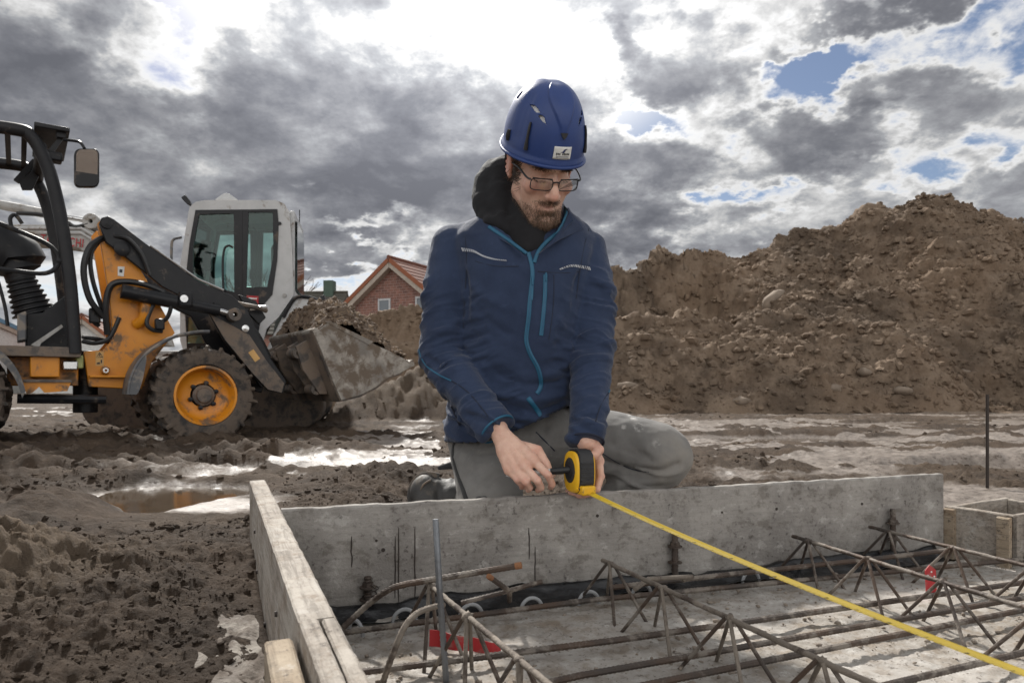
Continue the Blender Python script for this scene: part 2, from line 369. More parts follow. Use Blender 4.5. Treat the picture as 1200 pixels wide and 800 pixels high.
def ground_fields(X, Y):
    px, py = pix(X, Y); rr = np.hypot(X, Y)
    fade = 1 / (1 + (rr / 9) ** 2)
    wetn = fbm(X * .9, Y * .9, octv=4, seed=31)
    wet = -.15 + .55 * wetn
    wet += 1.0 * bump2(px, py, 330, 548, 190, 30) + .75 * bump2(px, py, 470, 515, 110, 26) + .9 * bump2(px, py, 250, 600, 120, 18)
    wet += 1.5 * bump2(px, py, 960, 522, 360, 36) + .8 * bump2(px, py, 1150, 590, 160, 40) + .8 * bump2(px, py, 60, 640, 90, 22) + .7 * bump2(px, py, 100, 486, 130, 10)
    wet -= .9 * bump2(px, py, 170, 720, 220, 80) + .6 * bump2(px, py, 90, 540, 110, 40) + .5 * bump2(px, py, 430, 580, 60, 14)
    wet = np.clip(wet, 0, 1.25)
    rough = 1 - .93 * smooth(.25, .75, wet)
    # heights
    h = .035 * fbm(X * .7, Y * .7, octv=3, seed=3) * fade + .02
    lump = 1 - np.minimum(cells(X * 9 + .3 * vnoise(X * 20, Y * 20, seed=4), Y * 9, 5), 1); lump2 = 1 - np.minimum(cells(X * 26, Y * 26, 9), 1)
    fine = fbm(X * 14, Y * 14, octv=5, seed=12, gain=.6)
    ridg = 1 - np.abs(fbm(X * 2.2, Y * 3.2, octv=4, seed=21))
    near = 1 / (1 + (rr / 4) ** 2)
    h = h + rough * (.022 * lump ** 2 * np.clip(ridg * 1.6 - .4, 0, 1.2) + .013 * lump2 * (.3 + near) + .008 * (1 - np.minimum(cells(X * 58, Y * 58, 19), 1)) * near + .011 * fine) + (1 - rough) * (.006 * fine * near + .012 * np.clip(ridg - .75, 0, 1) * 2 + .016 * np.clip(fbm(X * 5, Y * 3.4, octv=4, seed=47, gain=.6) - .25, 0, 1) * np.clip(rr / 3, .4, 1.6))
    # drying crests that stand out of the wet film
    cr = np.clip(fbm(X * 1.7 + 5, Y * 2.4, octv=5, seed=44, gain=.6) - .12, 0, 1)
    h = h + .030 * cr * (.4 + .6 * lump) * np.clip(rr / 2.5, .4, 1.5)
    wet = np.clip(wet, 0, 1.2) * (1 - .9 * smooth(.10, .34, cr))
    # wheel ruts on the left, bending towards the loader
    rmask = smooth(-.7, -1.5, X) * smooth(2.3, 3.0, Y) * (1 - smooth(6.5, 8, Y))
    r = Y + .16 * (X + 2) ** 2 * .3 + .08 * fbm(X * .8, Y * .8, octv=2, seed=8)
    rut = np.sin(r * 2 * np.pi / .33) ; lug = np.sin((X * 2 * np.pi / .16) + 2 * rut)
    h = h + rmask * (1 - .85 * wet) * (.040 * rut + .014 * lug * np.clip(rut, 0, 1))
    # hollows that hold water, earth banks
    fl = np.exp(-((X + 1.4) / .7) ** 4 - ((Y - 2.75) / .8) ** 4); h = h * (1 - .65 * fl)
    for cx, cy, ax, ay, dp in PUDS:
        q = np.hypot((X - cx + .10 * vnoise(X * 3, Y * 3, seed=61)) / ax, (Y - cy + .16 * vnoise(X * 2.2, Y * 2.2, seed=62)) / ay)
        k = 1 - smooth(.6, 1.9, q); h = h * (1 - k) + (-dp) * k; wet = np.maximum(wet, smooth(1.8, 1.1, q) * .62)
    m = np.exp(-((X + 1.16) / .30) ** 2 - ((Y - 1.40) / .26) ** 2); h = h + m * (.115 + .035 * lump + .02 * fine)
    m2 = np.exp(-((X + 1.62) / .16) ** 2 - ((Y - 2.45) / .34) ** 2); h = h + m2 * (.06 + .03 * lump)
    m3 = bump2(px, py, 360, 585, 70, 9) * .0 + np.exp(-((X + .62) / .22) ** 2 - ((Y - 3.35) / .3) ** 2); h = h + m3 * (.035 + .03 * lump)
    wet = wet * (1 - np.clip(m * 1.6 + m2 + m3, 0, 1))
    hm = heap(X, Y, MOUND, lambda x: 8.7 + .15 * np.sin(x * 2), 1.6)
    h = h + hm * (1 + .12 * fbm(X * 1.5, Y * 1.5, octv=4, seed=71)) + np.clip(hm * 4, 0, 1) * (.05 * lump + .05 * fbm(X * 5, Y * 5, octv=4, seed=72)); wet = wet * (1 - np.clip(hm * 8, 0, 1))
    # level under the machines, dug out under the floor slab
    dl = (X - FC[0]) * nL[0] + (Y - FC[1]) * nL[1]; db = (X - FC[0]) * nB[0] + (Y - FC[1]) * nB[1]
    ins = smooth(-.01, .01, dl) * smooth(-.01, .01, db)
    edge = np.exp(-np.abs(np.minimum(dl, db)) / .15)
    h = np.where(ins > 0, h * (1 - ins) - .16 * ins, h * (1 - .8 * edge))
    sand = np.clip(m * 1.3 + .5 * np.clip(hm * 5, 0, 1) + .25 * fbm(X * 2, Y * 2, octv=3, seed=91), 0, 1)
    return h, wet, sand
PUDS = [(-1.48, 3.02, .25, .30, .065), (2.75, 3.95, .55, .16, .06), (2.3, 6.3, .9, .22, .05), (-1.15, 4.15, .5, .16, .05)]

def mud_material():
    m = bpy.data.materials.new('mud'); m.use_nodes = True; t = m.node_tree; N = NT(t); b = t.nodes['Principled BSDF']
    co = N.n('ShaderNodeTexCoord').outputs['Object']
    wet = N.n('ShaderNodeAttribute', attribute_name='wet').outputs['Fac']; sand = N.n('ShaderNodeAttribute', attribute_name='sand').outputs['Fac']
    n1 = N.noise(co, 3, 9, .65); n2 = N.noise(co, 40, 8, .7); n3 = N.noise(co, 11, 8, .7, .4)
    dry = N.mix(N.mapr(n1, .35, .65, 0, 1), (.080, .056, .039), (.046, .033, .024))
    dry = N.mix(N.mapr(n2, .52, .72, 0, .8), dry, (.132, .097, .070))
    dry = N.mix(N.math('MULTIPLY', sand, .75), dry, (.185, .140, .100))
    w2 = N.math('ADD', wet, N.math('MULTIPLY', N.math('SUBTRACT', n3, .5), .55)); k = N.mapr(w2, .30, .62, 0, 1)
    clay = N.mix(N.mapr(n3, .4, .65, 0, 1), (.225, .192, .166), (.130, .108, .090))
    clay = N.mix(N.mapr(n2, .51, .62, 0, .85), clay, (.062, .045, .034))
    N.put(b.inputs['Base Color'], N.mix(k, dry, clay))
    N.put(b.inputs['Roughness'], N.math('SUBTRACT', .88, N.math('MULTIPLY', k, N.math('ADD', .40, N.math('MULTIPLY', N.mapr(n3, .45, .6, 0, 1), .16)))))
    N.put(b.inputs['Specular IOR Level'], N.math('ADD', .18, N.math('MULTIPLY', k, .06)))
    bp = N.n('ShaderNodeBump'); bp.inputs['Distance'].default_value = .02
    N.put(bp.inputs['Strength'], N.math('SUBTRACT', 1.0, N.math('MULTIPLY', k, .75))); N.put(bp.inputs['Height'], N.noise(co, 55, 8, .72)); t.links.new(bp.outputs[0], b.inputs['Normal'])
    return m
M_MUD = mud_material()
def earth_material():
    m = bpy.data.materials.new('earth'); m.use_nodes = True; t = m.node_tree; N = NT(t); b = t.nodes['Principled BSDF']
    co = N.n('ShaderNodeTexCoord').outputs['Object']
    n0 = N.noise(co, .35, 6, .6, .3); n1 = N.noise(co, 1.6, 8, .65); n2 = N.noise(co, 14, 9, .75)
    c = N.mix(N.mapr(n0, .36, .62, 0, 1), (.200, .142, .098), (.112, .083, .061))
    c = N.mix(N.mapr(n1, .42, .66, 0, .8), c, (.265, .200, .146)); c = N.mix(N.mapr(n2, .55, .75, 0, .7), c, (.27, .212, .162)); c = N.mix(N.mapr(n2, .45, .28, 0, .6), c, (.056, .043, .034))
    N.put(b.inputs['Base Color'], c); b.inputs['Roughness'].default_value = .93; b.inputs['Specular IOR Level'].default_value = .2
    bp = N.n('ShaderNodeBump'); bp.inputs['Distance'].default_value = .05; bp.inputs['Strength'].default_value = .7
    N.put(bp.inputs['Height'], N.noise(co, 22, 9, .75)); t.links.new(bp.outputs[0], b.inputs['Normal'])
    return m
M_EARTH = earth_material()

def build_ground():
    a = np.concatenate([np.linspace(-48, 48, 720), np.linspace(48, 312, 70)[1:-1]]); a = np.radians(a)
    r = [.25]
    while r[-1] < .95: r.append(r[-1] * 1.03)
    while r[-1] < 3.3: r.append(r[-1] * 1.0046)
    while r[-1] < 18: r.append(r[-1] * 1.0082)
    while r[-1] < 700: r.append(r[-1] * 1.07)
    r = np.array(r); A, Rr = np.meshgrid(a, r); X, Y = Rr * np.sin(A), Rr * np.cos(A)
    h, wet, sand = ground_fields(X.ravel(), Y.ravel())
    nr, na = X.shape; v = np.stack([X.ravel(), Y.ravel(), h], -1)
    i, j = np.meshgrid(np.arange(nr - 1), np.arange(na), indexing='ij'); j2 = (j + 1) % na
    f = np.stack([i * na + j, (i + 1) * na + j, (i + 1) * na + j2, i * na + j2], -1).reshape(-1, 4)[:, ::-1]
    me = mesh_np('ground', v, f); attr(me, 'wet', wet); attr(me, 'sand', sand)
    o = link('ground', me, M_MUD); tag(o, 'churned muddy ground of the building site', kind='structure')
build_ground()

def build_clods():
    g = np.random.default_rng(3); N_ = 90000
    rr = .9 * (11 / .9) ** g.random(N_); aa = np.radians(-42 + 84 * g.random(N_)); X, Y = rr * np.sin(aa), rr * np.cos(aa)
    h, wet, sand = ground_fields(X, Y)
    dl = (X - FC[0]) * nL[0] + (Y - FC[1]) * nL[1]; db = (X - FC[0]) * nB[0] + (Y - FC[1]) * nB[1]
    den = np.clip(.5 + .8 * fbm(X * 1.6, Y * 1.6, octv=3, seed=77), 0, 1)
    pxx, pyy = pix(X, Y); den = den * (.55 - .30 * (pxx > 560)); keep = ~((dl > -.06) & (db > -.05)) & (wet < .30) & (h > -.03) & (g.random(N_) < den)
    X, Y, h, rr, sand, wet = (q[keep] for q in (X, Y, h, rr, sand, wet))
    s = (.0016 + .0075 * g.random(len(X)) ** 8) * np.clip(rr / 1.6, .75, 2.4)
    nr = (rr < 2.6) & (s > .0042); out = []
    for sel, fine, k in ((nr, True, 42), (~nr, False, 12)):
        v, f = lumps(np.stack([X, Y, h + s * .15], -1)[sel], s[sel], fine, .65, .4, 5)
        out.append((v, f, np.repeat(wet[sel] * .5, k), np.repeat(sand[sel], k)))
    v = np.concatenate([out[0][0], out[1][0]]); f = np.concatenate([out[0][1], out[1][1] + len(out[0][0])])
    me = mesh_np('mud_clods', v, f, False); attr(me, 'wet', np.concatenate([q[2] for q in out])); attr(me, 'sand', np.concatenate([q[3] for q in out]))
    tag(link('mud_clods', me, M_MUD), 'loose crumbs and clods of brown mud lying on the ground', 'mud clods', kind='stuff')
build_clods()

M_WATER = mat('puddle_water', (.060, .042, .027), .10, col2=(.05, .035, .023), amt=.6, spec=.28)
def build_puddles():
    for (cx, cy, ax, ay, dp), z in zip(PUDS, (-.016, -.026, -.022, -.025)):
        v = [Vector((cx + 1.6 * ax * math.cos(k * .196), cy + 1.6 * ay * math.sin(k * .196), z)) for k in range(32)]
        tag(MB().add(v, [list(range(32))]).obj('puddle', M_WATER), 'brown puddle of standing water in the mud', kind='structure')
build_puddles()

# ---------------------------------------------------------------- the earth pile
RIDGE = [(300, 452, 13), (360, 420, 13), (420, 374, 13), (490, 360, 13.5), (560, 345, 14), (640, 332, 14.5), (711, 316, 15), (748, 322, 15.3), (775, 298, 15.9), (803, 290, 16.3), (860, 293, 16.5), (894, 285, 16.7),
         (928, 277, 17), (962, 267, 17), (996, 256, 17), (1030, 244, 17), (1064, 238, 17), (1081, 230, 17), (1102, 235, 17), (1136, 250, 17), (1157, 256, 17), (1200, 265, 17), (1300, 290, 17), (1450, 340, 17), (1700, 445, 17)]
HEAP2 = [(560, 400, 12.8), (640, 388, 12.9), (700, 376, 13), (760, 370, 13.2), (800, 372, 13.3), (850, 374, 13.4), (900, 368, 13.8), (960, 372, 13.8), (1040, 400, 13), (1100, 440, 12.6), (1150, 470, 12.6)]
SPUR = [(960, 470, 12.2), (1000, 440, 12.4), (1040, 418, 12.7), (1070, 408, 13), (1100, 425, 13), (1140, 452, 12.6), (1180, 474, 12.4)]
def pile_h(X, Y):
    wob = .35 * fbm(X * .5, Y * .5, octv=3, seed=101)
    Yw = Y + wob
    ft = lambda x: 11.9 + 2.75 * (1 - smooth(4.0, 5.8, x)) * smooth(.6, 2.0, x) + .25 * np.sin(x * 1.7)
    h1 = heap(X, Yw, RIDGE, ft, 1.3, .10, .92); h2 = heap(X, Yw, HEAP2, lambda x: 11.3 + .2 * np.sin(x * 2.1), 1.1, .12, .85); h3 = heap(X, Yw, SPUR, lambda x: 11.5 + 0 * x, .9, .15, .9)
    h = np.maximum(h1, np.maximum(h2, h3)) + .12 * np.minimum(h1, h2)
    k = np.clip(h * 1.5, 0, 1)
    # cut terraces left of the summit
    cut = smooth(.5, 1.6, X) * (1 - smooth(4.4, 5.6, X)) * smooth(1.3, 1.7, h)
    st = .34; hq = np.floor((h + .1 * vnoise(X * 1.1, Y, seed=7)) / st) * st + st * smooth(.55, .95, ((h + .1 * vnoise(X * 1.1, Y, seed=7)) / st) % 1.0); h = h * (1 - cut * .75) + hq * cut * .75
    return h + k * (.14 * fbm(X * .9 + .3 * Y, Y * .35, octv=3, seed=55)) - .02
def pile_detail(X, Y, Z):
    U = Y * .8 + Z * .75                                             # runs up the slope
    return .13 * fbm(X * 1.3, U * 1.3, octv=3, seed=66) + .13 * (1 - np.minimum(cells(X * 1.6, U * 1.6, 13), 1)) ** 2 + .10 * (1 - np.minimum(cells(X * 3.6 + .4 * vnoise(X * 6, U * 6, seed=3), U * 3.6, 14), 1)) ** 1.5 + .055 * (1 - np.minimum(cells(X * 8, U * 8, 15), 1)) + .03 * (1 - np.minimum(cells(X * 16, U * 16, 16), 1)) + .035 * fbm(X * 9, U * 9, octv=3, seed=18, gain=.6) - .12
def build_pile():
    x = np.arange(-5.2, 19, .034); y = np.concatenate([np.arange(10.6, 17.8, .030), np.arange(17.8, 23, .2)]); X, Y = np.meshgrid(x, y)
    Z = pile_h(X.ravel(), Y.ravel()).reshape(X.shape); gy, gx = np.gradient(Z, y, x); gl = np.sqrt(gx ** 2 + gy ** 2 + 1)
    k = np.clip(Z * 1.6, 0, 1); det = pile_detail(X, Y, Z) * k; nrm = np.stack([-gx / gl, -gy / gl, 1 / gl], -1).reshape(-1, 3)
    v = np.stack([X.ravel(), Y.ravel(), Z.ravel()], -1) + nrm * det.reshape(-1, 1); z = v[:, 2]; v[:, 2] = np.where(Z.ravel() < .01, -.05, z); z = v[:, 2]
    ny, nx = X.shape; i, j = np.meshgrid(np.arange(ny - 1), np.arange(nx - 1), indexing='ij')
    f = np.stack([i * nx + j, i * nx + j + 1, (i + 1) * nx + j + 1, (i + 1) * nx + j], -1).reshape(-1, 4)
    f = f[z[f].max(1) > 0]; us = np.unique(f); mp = np.zeros(len(z), int); mp[us] = np.arange(len(us))
    o = link('earth_pile', mesh_np('earth_pile', v[us], mp[f]), M_EARTH)
    tag(o, 'tall brown heap of excavated earth rising behind the kneeling worker', 'earth pile')
    WM[o.name] = Matrix.Identity(4)
    g = np.random.default_rng(8); ok = np.where((Z.ravel() > .05) & (Y.ravel() < 17.6))[0]; n = 26000; k = g.choice(ok, n)
    s = .014 + .075 * g.random(n) ** 7; lv, lf = lumps(v[k] + nrm[k] * (s * .25)[:, None], s, False, .8, .4, 9)
    tag(link('earth_clods', mesh_np('earth_clods', lv, lf, False), M_EARTH, o), kind='stuff')
build_pile()
M_STONE = mat('stone', (.24, .19, .145), .88, col2=(.15, .115, .088), scale=5, bump=.6, bscale=14)
def build_stones():
    spots = [(905, 352, .42, 'pale flat stone slab sticking out halfway up the earth pile'), (868, 470, .17, 'pale stone at the foot of the earth pile behind the knee'), (1060, 458, .17, 'rounded tan stone near the pile foot below the spur'),
             (1012, 436, .15, 'buff stone resting on the spur of the earth pile'), (976, 455, .16, 'brownish stone low on the earth pile, left of the spur'), (1128, 436, .14, 'small grey stone on the right slope of the earth pile'), (735, 452, .2, 'tan stone beside the worker at the pile foot')]
    for k, (px, py, s, lab) in enumerate(spots):
        d = None
        for dd in np.arange(10.6, 17, .03):
            p = P(px, py, dd)
            if pile_h(np.array([p.x]), np.array([p.y]))[0] >= p.z: d = dd; break
        if d is None: d = 11.2
        p = P(px, py, d); v, f = lumps(np.array([[0, 0, 0]]), [s * .75], True, .6, .22, 20 + k)
        if k == 0: v = v * np.array([1.0, .6, .9]); v = v @ np.array([[.8, 0, .6], [0, 1, 0], [-.6, 0, .8]])
        o = link('stone', mesh_np('stone', v, f, True), M_STONE); o.location = p; tag(o, lab, 'stone', 'stones lying on the earth pile')
build_stones()
# ---------------------------------------------------------------- slab and formwork
def board_material(name, c1, c2, axis, stain=(.10, .085, .07), grain=.55):
    m = bpy.data.materials.new(name); m.use_nodes = True; t = m.node_tree; N = NT(t); b = t.nodes['Principled BSDF']
    co = N.n('ShaderNodeTexCoord').outputs['Object']
    # axis: grain direction on plan; rotate so that the grain runs along x
    mp = N.n('ShaderNodeMapping'); t.links.new(co, mp.inputs[0]); mp.inputs['Rotation'].default_value = (0, 0, -math.atan2(axis[1], axis[0])); v = mp.outputs[0]
    g = N.noise(N.vm('MULTIPLY', v, (2.2, 40, 60)), 2.2, 8, .7, .6); g2 = N.noise(v, 4.2, 9, .66, .4); g3 = N.noise(N.vm('MULTIPLY', v, (1, 1, 1.4)), 17, 8, .72); g4 = N.noise(v, 70, 4, .7)
    c = N.mix(N.mapr(g2, .36, .64, 0, 1), c1, c2); c = N.mix(N.mapr(g, .46, .62, 0, grain), c, tuple(x * .5 for x in c2))
    c = N.mix(N.mapr(g3, .52, .64, 0, .52), c, stain); c = N.mix(N.mapr(g3, .45, .34, 0, .42), c, (.52, .50, .47)); c = N.mix(N.math('MULTIPLY', N.mapr(g4, .55, .68, 0, .8), N.mapr(g2, .40, .60, .1, 1)), c, (.06, .05, .045))
    N.put(b.inputs['Base Color'], c); b.inputs['Roughness'].default_value = .86; b.inputs['Specular IOR Level'].default_value = .25
    bp = N.n('ShaderNodeBump'); bp.inputs['Distance'].default_value = .006; bp.inputs['Strength'].default_value = .55
    N.put(bp.inputs['Height'], N.math('ADD', N.math('MULTIPLY', g, grain), N.math('ADD', g3, g4))); t.links.new(bp.outputs[0], b.inputs['Normal'])
    return m
M_BACK = board_material('cement_grey_board', (.335, .315, .29), (.215, .20, .185), dB, grain=.16)
M_SIDE = board_material('weathered_board', (.42, .385, .34), (.27, .235, .20), dL, (.17, .12, .08))
M_PALE = board_material('pale_timber', (.41, .345, .265), (.30, .24, .175), dL, (.20, .13, .08))
M_BOX = board_material('box_timber', (.37, .33, .285), (.25, .22, .19), (1, .3), (.15, .11, .08))
M_NAIL = mat('dark_nail', (.05, .04, .035), .6, .5)
def slab_bar(a0, a1, n, th, z0, z1, seed=1, cuts=60, amp=.0018):
    """a board standing on edge between two plan points, th thick towards n, with slightly worn edges"""
    a0, a1, n = np.array(a0), np.array(a1), np.array(n); rings = []; L = np.linalg.norm(a1 - a0); g = np.random.default_rng(seed)
    nz = vnoise(np.arange(cuts + 1) * .55, np.zeros(cuts + 1), seed=seed) * amp; nz2 = vnoise(np.arange(cuts + 1) * .9, np.ones(cuts + 1) * 3, seed=seed) * amp
    c = .0025
    for i in range(cuts + 1):
        p = a0 + (a1 - a0) * i / cuts; q = p + n * th; zt = z1 + nz[i]; k = abs(nz2[i]) * 1.4
        rings.append([V3(p, z0), V3(p, zt - c - k), V3(p + n * (c + k), zt), V3(q - n * c, zt + nz2[i] * .5), V3(q, zt - c), V3(q, z0)])
    return MB().rings(rings)
def build_back_board():
    c = FC + dB * .9; t = thing('formwork_board', 'long grey cement stained board along the back of the formwork', 'formwork board', V3(c - nB * .012, -.06))
    e = FC + dB * 1.873
    slab_bar(FC, e, -nB, .025, -.06, TOP_Z, 4, 120).obj('plank', M_BACK, t, ang=30)
    # saw and shutter marks burnt into the face, thin recessed strips of dark mould
    g = np.random.default_rng(2)
    for px, y0, y1 in ((412, 628, 664), (463, 628, 700), (467, 618, 706), (486, 618, 704), (620, 618, 655), (627, 640, 690)):
        pts = []
        for py in np.linspace(y0, y1, 7):
            dd = (P(px, py, 1) - EYE); tt = ((FC[0] - EYE.x) * nB[0] + (FC[1] - EYE.y) * nB[1]) / (dd.x * nB[0] + dd.y * nB[1]); p = EYE + dd * tt
            pts.append(p + Vector((nB[0], nB[1], 0)) * .0008 + Vector((dB[0], dB[1], 0)) * float(g.normal() * .0006))
        MB().tube(pts, [.0006] + [.0014] * 5 + [.0006], 5).obj('dark_groove', M_NAIL, t)
    for px, py, r in ((449, 644, .0045), (441, 633, .003), (700, 604, .004), (910, 596, .004), (846, 600, .003), (1010, 590, .004)):
        dd = (P(px, py, 1) - EYE); tt = ((FC[0] - EYE.x) * nB[0] + (FC[1] - EYE.y) * nB[1]) / (dd.x * nB[0] + dd.y * nB[1]); p = EYE + dd * tt
        MB().lathe([(.0001, -.003), (r, -.003), (r, .001), (.0001, .0012)], p, (nB[0], nB[1], 0), 12).obj('nail_hole', M_NAIL, t)
build_back_board()
def build_side_board():
    A = FC + dL * -.522; S = FC + dL * .748
    t = thing('formwork_board', 'weathered grey board with worn top edge closing the left end of the formwork', 'formwork board', V3(FC - nL * .02, -.06))
    slab_bar(A, S, -nL, .042, -.06, TOP_Z, 9, 90, .0014).obj('plank', M_SIDE, t, ang=30)
    for a, z in ((-.20, .12), (.18, .02), (.45, .12), (-.1, .05)):
        MB().lathe([(.0001, 0), (.005, 0), (.004, .004), (.0001, .004)], V3(FC + dL * a - nL * .0418, z), (-nL[0], -nL[1], 0), 10).obj('nail_head', M_NAIL, t)
    S2 = FC + dL * .752; E = FC + dL * 1.25
    t2 = thing('formwork_board', 'short split board continuing the left formwork towards the viewer', 'formwork board', V3(S2 - nL * .02, -.06))
    slab_bar(S2, E, -nL, .0175, -.06, TOP_Z - .001, 12, 40, .0014).obj('plank', M_SIDE, t2, ang=30)
    slab_bar(S2 - nL * .0205, E - nL * .0195, -nL, .021, -.06, TOP_Z + .002, 15, 40, .0014).obj('plank', M_SIDE, t2, ang=30)
    B0 = FC + dL * .735 - nL * .047; B1 = FC + dL * 1.25 - nL * .047
    t3 = tag(slab_bar(B0, B1, -nL, .030, -.05, TOP_Z - .022, 17, 30, .001).obj('timber_batten', M_PALE), 'fresh pale timber batten nailed outside the left formwork board', 'batten')
    for a, z in ((.80, .10), (.83, .05)):
        p = V3(FC + dL * a - nL * .0765, z); n = V3(-nL, 0); MB().tube([p, p + n * .022], .0022, 8).obj('nail', M_NAIL, t3)
build_side_board()

def concrete_material():
    m = bpy.data.materials.new('raw_concrete'); m.use_nodes = True; t = m.node_tree; N = NT(t); b = t.nodes['Principled BSDF']
    co = N.n('ShaderNodeTexCoord').outputs['Object']
    n1 = N.noise(co, 3.2, 8, .65, .3); n2 = N.noise(co, 22, 9, .72); n3 = N.noise(co, 90, 5, .7)
    c = N.mix(N.mapr(n1, .38, .62, 0, 1), (.40, .375, .345), (.28, .255, .225)); c = N.mix(N.math('MULTIPLY', N.mapr(n2, .47, .60, 0, .85), N.mapr(n1, .35, .6, .35, 1)), c, (.215, .175, .135)); c = N.mix(N.mapr(n3, .56, .66, 0, .8), c, (.11, .09, .075)); c = N.mix(N.mapr(n2, .44, .34, 0, .7), c, (.52, .50, .47))
    N.put(b.inputs['Base Color'], c); b.inputs['Roughness'].default_value = .88; b.inputs['Specular IOR Level'].default_value = .25
    bp = N.n('ShaderNodeBump'); bp.inputs['Distance'].default_value = .008; bp.inputs['Strength'].default_value = .6
    N.put(bp.inputs['Height'], N.math('ADD', n2, N.math('MULTIPLY', n3, .5))); t.links.new(bp.outputs[0], b.inputs['Normal'])
    return m
M_CONC = concrete_material()
def build_slab():
    # in board coordinates: a towards the camera, b to the right
    a = np.linspace(.05, 1.75, 300); b = np.concatenate([np.linspace(.055, 2.6, 420), np.linspace(2.6, 5, 40)[1:]]); A, B = np.meshgrid(a, b, indexing='ij'); Af, Bf = A.ravel(), B.ravel()
    Bf = np.where(Bf < .2, Bf + .012 * fbm(Af * 12, Bf * 0, octv=3, seed=6) * (1 - (Bf - .055) / .145), Bf)
    xy = FC + Af[:, None] * dL + Bf[:, None] * dB; X, Y = xy[:, 0], xy[:, 1]
    z = SLAB_Z + .004 * fbm(X * 4, Y * 4, octv=3, seed=2) + .0022 * fbm(X * 40, Y * 40, octv=4, seed=5, gain=.65) + .004 * np.clip(fbm(X * 11, Y * 11, octv=3, seed=8) - .45, 0, 1)
    na, nb = A.shape; i, j = np.meshgrid(np.arange(na - 1), np.arange(nb - 1), indexing='ij')
    f = np.stack([i * nb + j, (i + 1) * nb + j, (i + 1) * nb + j + 1, i * nb + j + 1], -1).reshape(-1, 4)
    v = np.stack([X, Y, z], -1)
    # the slab's left and back edges drop down into the gap
    o = len(v); lft = np.arange(na) * nb; low = v[lft] * [1, 1, 0] + [0, 0, -.15]; bk = np.arange(nb); low2 = v[bk] * [1, 1, 0] + [0, 0, -.15]
    v = np.concatenate([v, low, low2]); k = np.arange(na - 1); f = np.concatenate([f, np.stack([lft[k], o + k, o + k + 1, lft[k + 1]], -1)[:, ::-1]])
    k = np.arange(nb - 1); f = np.concatenate([f, np.stack([bk[k], o + na + k, o + na + k + 1, bk[k + 1]], -1)])
    tag(link('concrete_floor', mesh_np('concrete_floor', v, f[:, ::-1], True, 50), M_CONC), 'rough precast concrete floor element inside the formwork', kind='structure')
    g = np.random.default_rng(4); n = 2600; a = .06 + 1.3 * g.random(n); b = .07 + 2.3 * g.random(n); xy = FC + a[:, None] * dL + b[:, None] * dB
    s = .0012 + .0055 * g.random(n) ** 5; vv, ff = lumps(np.stack([xy[:, 0], xy[:, 1], np.full(n, SLAB_Z + .001) + .2 * s], -1), s, False, .7, .35, 3)
    me = mesh_np('crumbs', vv, ff, True); tag(link('crumbs', me, mat('crumbs', (.26, .22, .18), .9, col2=(.13, .10, .08), scale=30)), 'dirt crumbs scattered on the concrete floor', 'crumbs', kind='stuff')
build_slab()
# concrete block lying in the mud by the batten
def build_block():
    g = 40; x = np.linspace(0, 1, g); U, V_ = np.meshgrid(x, x)
    top = .030 + .006 * fbm(U * 5, V_ * 9, octv=5, seed=3); A = .115 + .50 * V_ + .012 * vnoise(U * 7, V_, seed=4) + .02 * U; B = -.158 + .098 * U + .006 * vnoise(V_ * 14, U, seed=3)
    X = FC[0] + A * dL[0] + B * nL[0]; Y = FC[1] + A * dL[1] + B * nL[1]
    v = np.stack([X.ravel(), Y.ravel(), top.ravel()], -1); f = [(j * g + i, (j + 1) * g + i, (j + 1) * g + i + 1, j * g + i + 1) for j in range(g - 1) for i in range(g - 1)]
    brd = [i for i in range(g)] + [j * g + g - 1 for j in range(1, g)] + [(g - 1) * g + i for i in range(g - 2, -1, -1)] + [j * g for j in range(g - 2, 0, -1)]
    o = len(v); v = np.concatenate([v, v[brd] * [1, 1, 0] + [0, 0, -.06]]); n = len(brd); f += [(brd[k], o + k, o + (k + 1) % n, brd[(k + 1) % n]) for k in range(n)] + [tuple(range(o, o + n))[::-1]]
    me = mesh_np('concrete_block', v, f, True, 45); tag(link('concrete_block', me, mat('crusted_concrete', (.25, .225, .195), .9, col2=(.12, .10, .085), scale=16, amt=1, bump=.9, bscale=55, dirt=(.085, .065, .05), dscale=11, damt=.45)), 'rough crusted concrete block half sunk in the mud outside the batten', 'concrete block')
build_block()
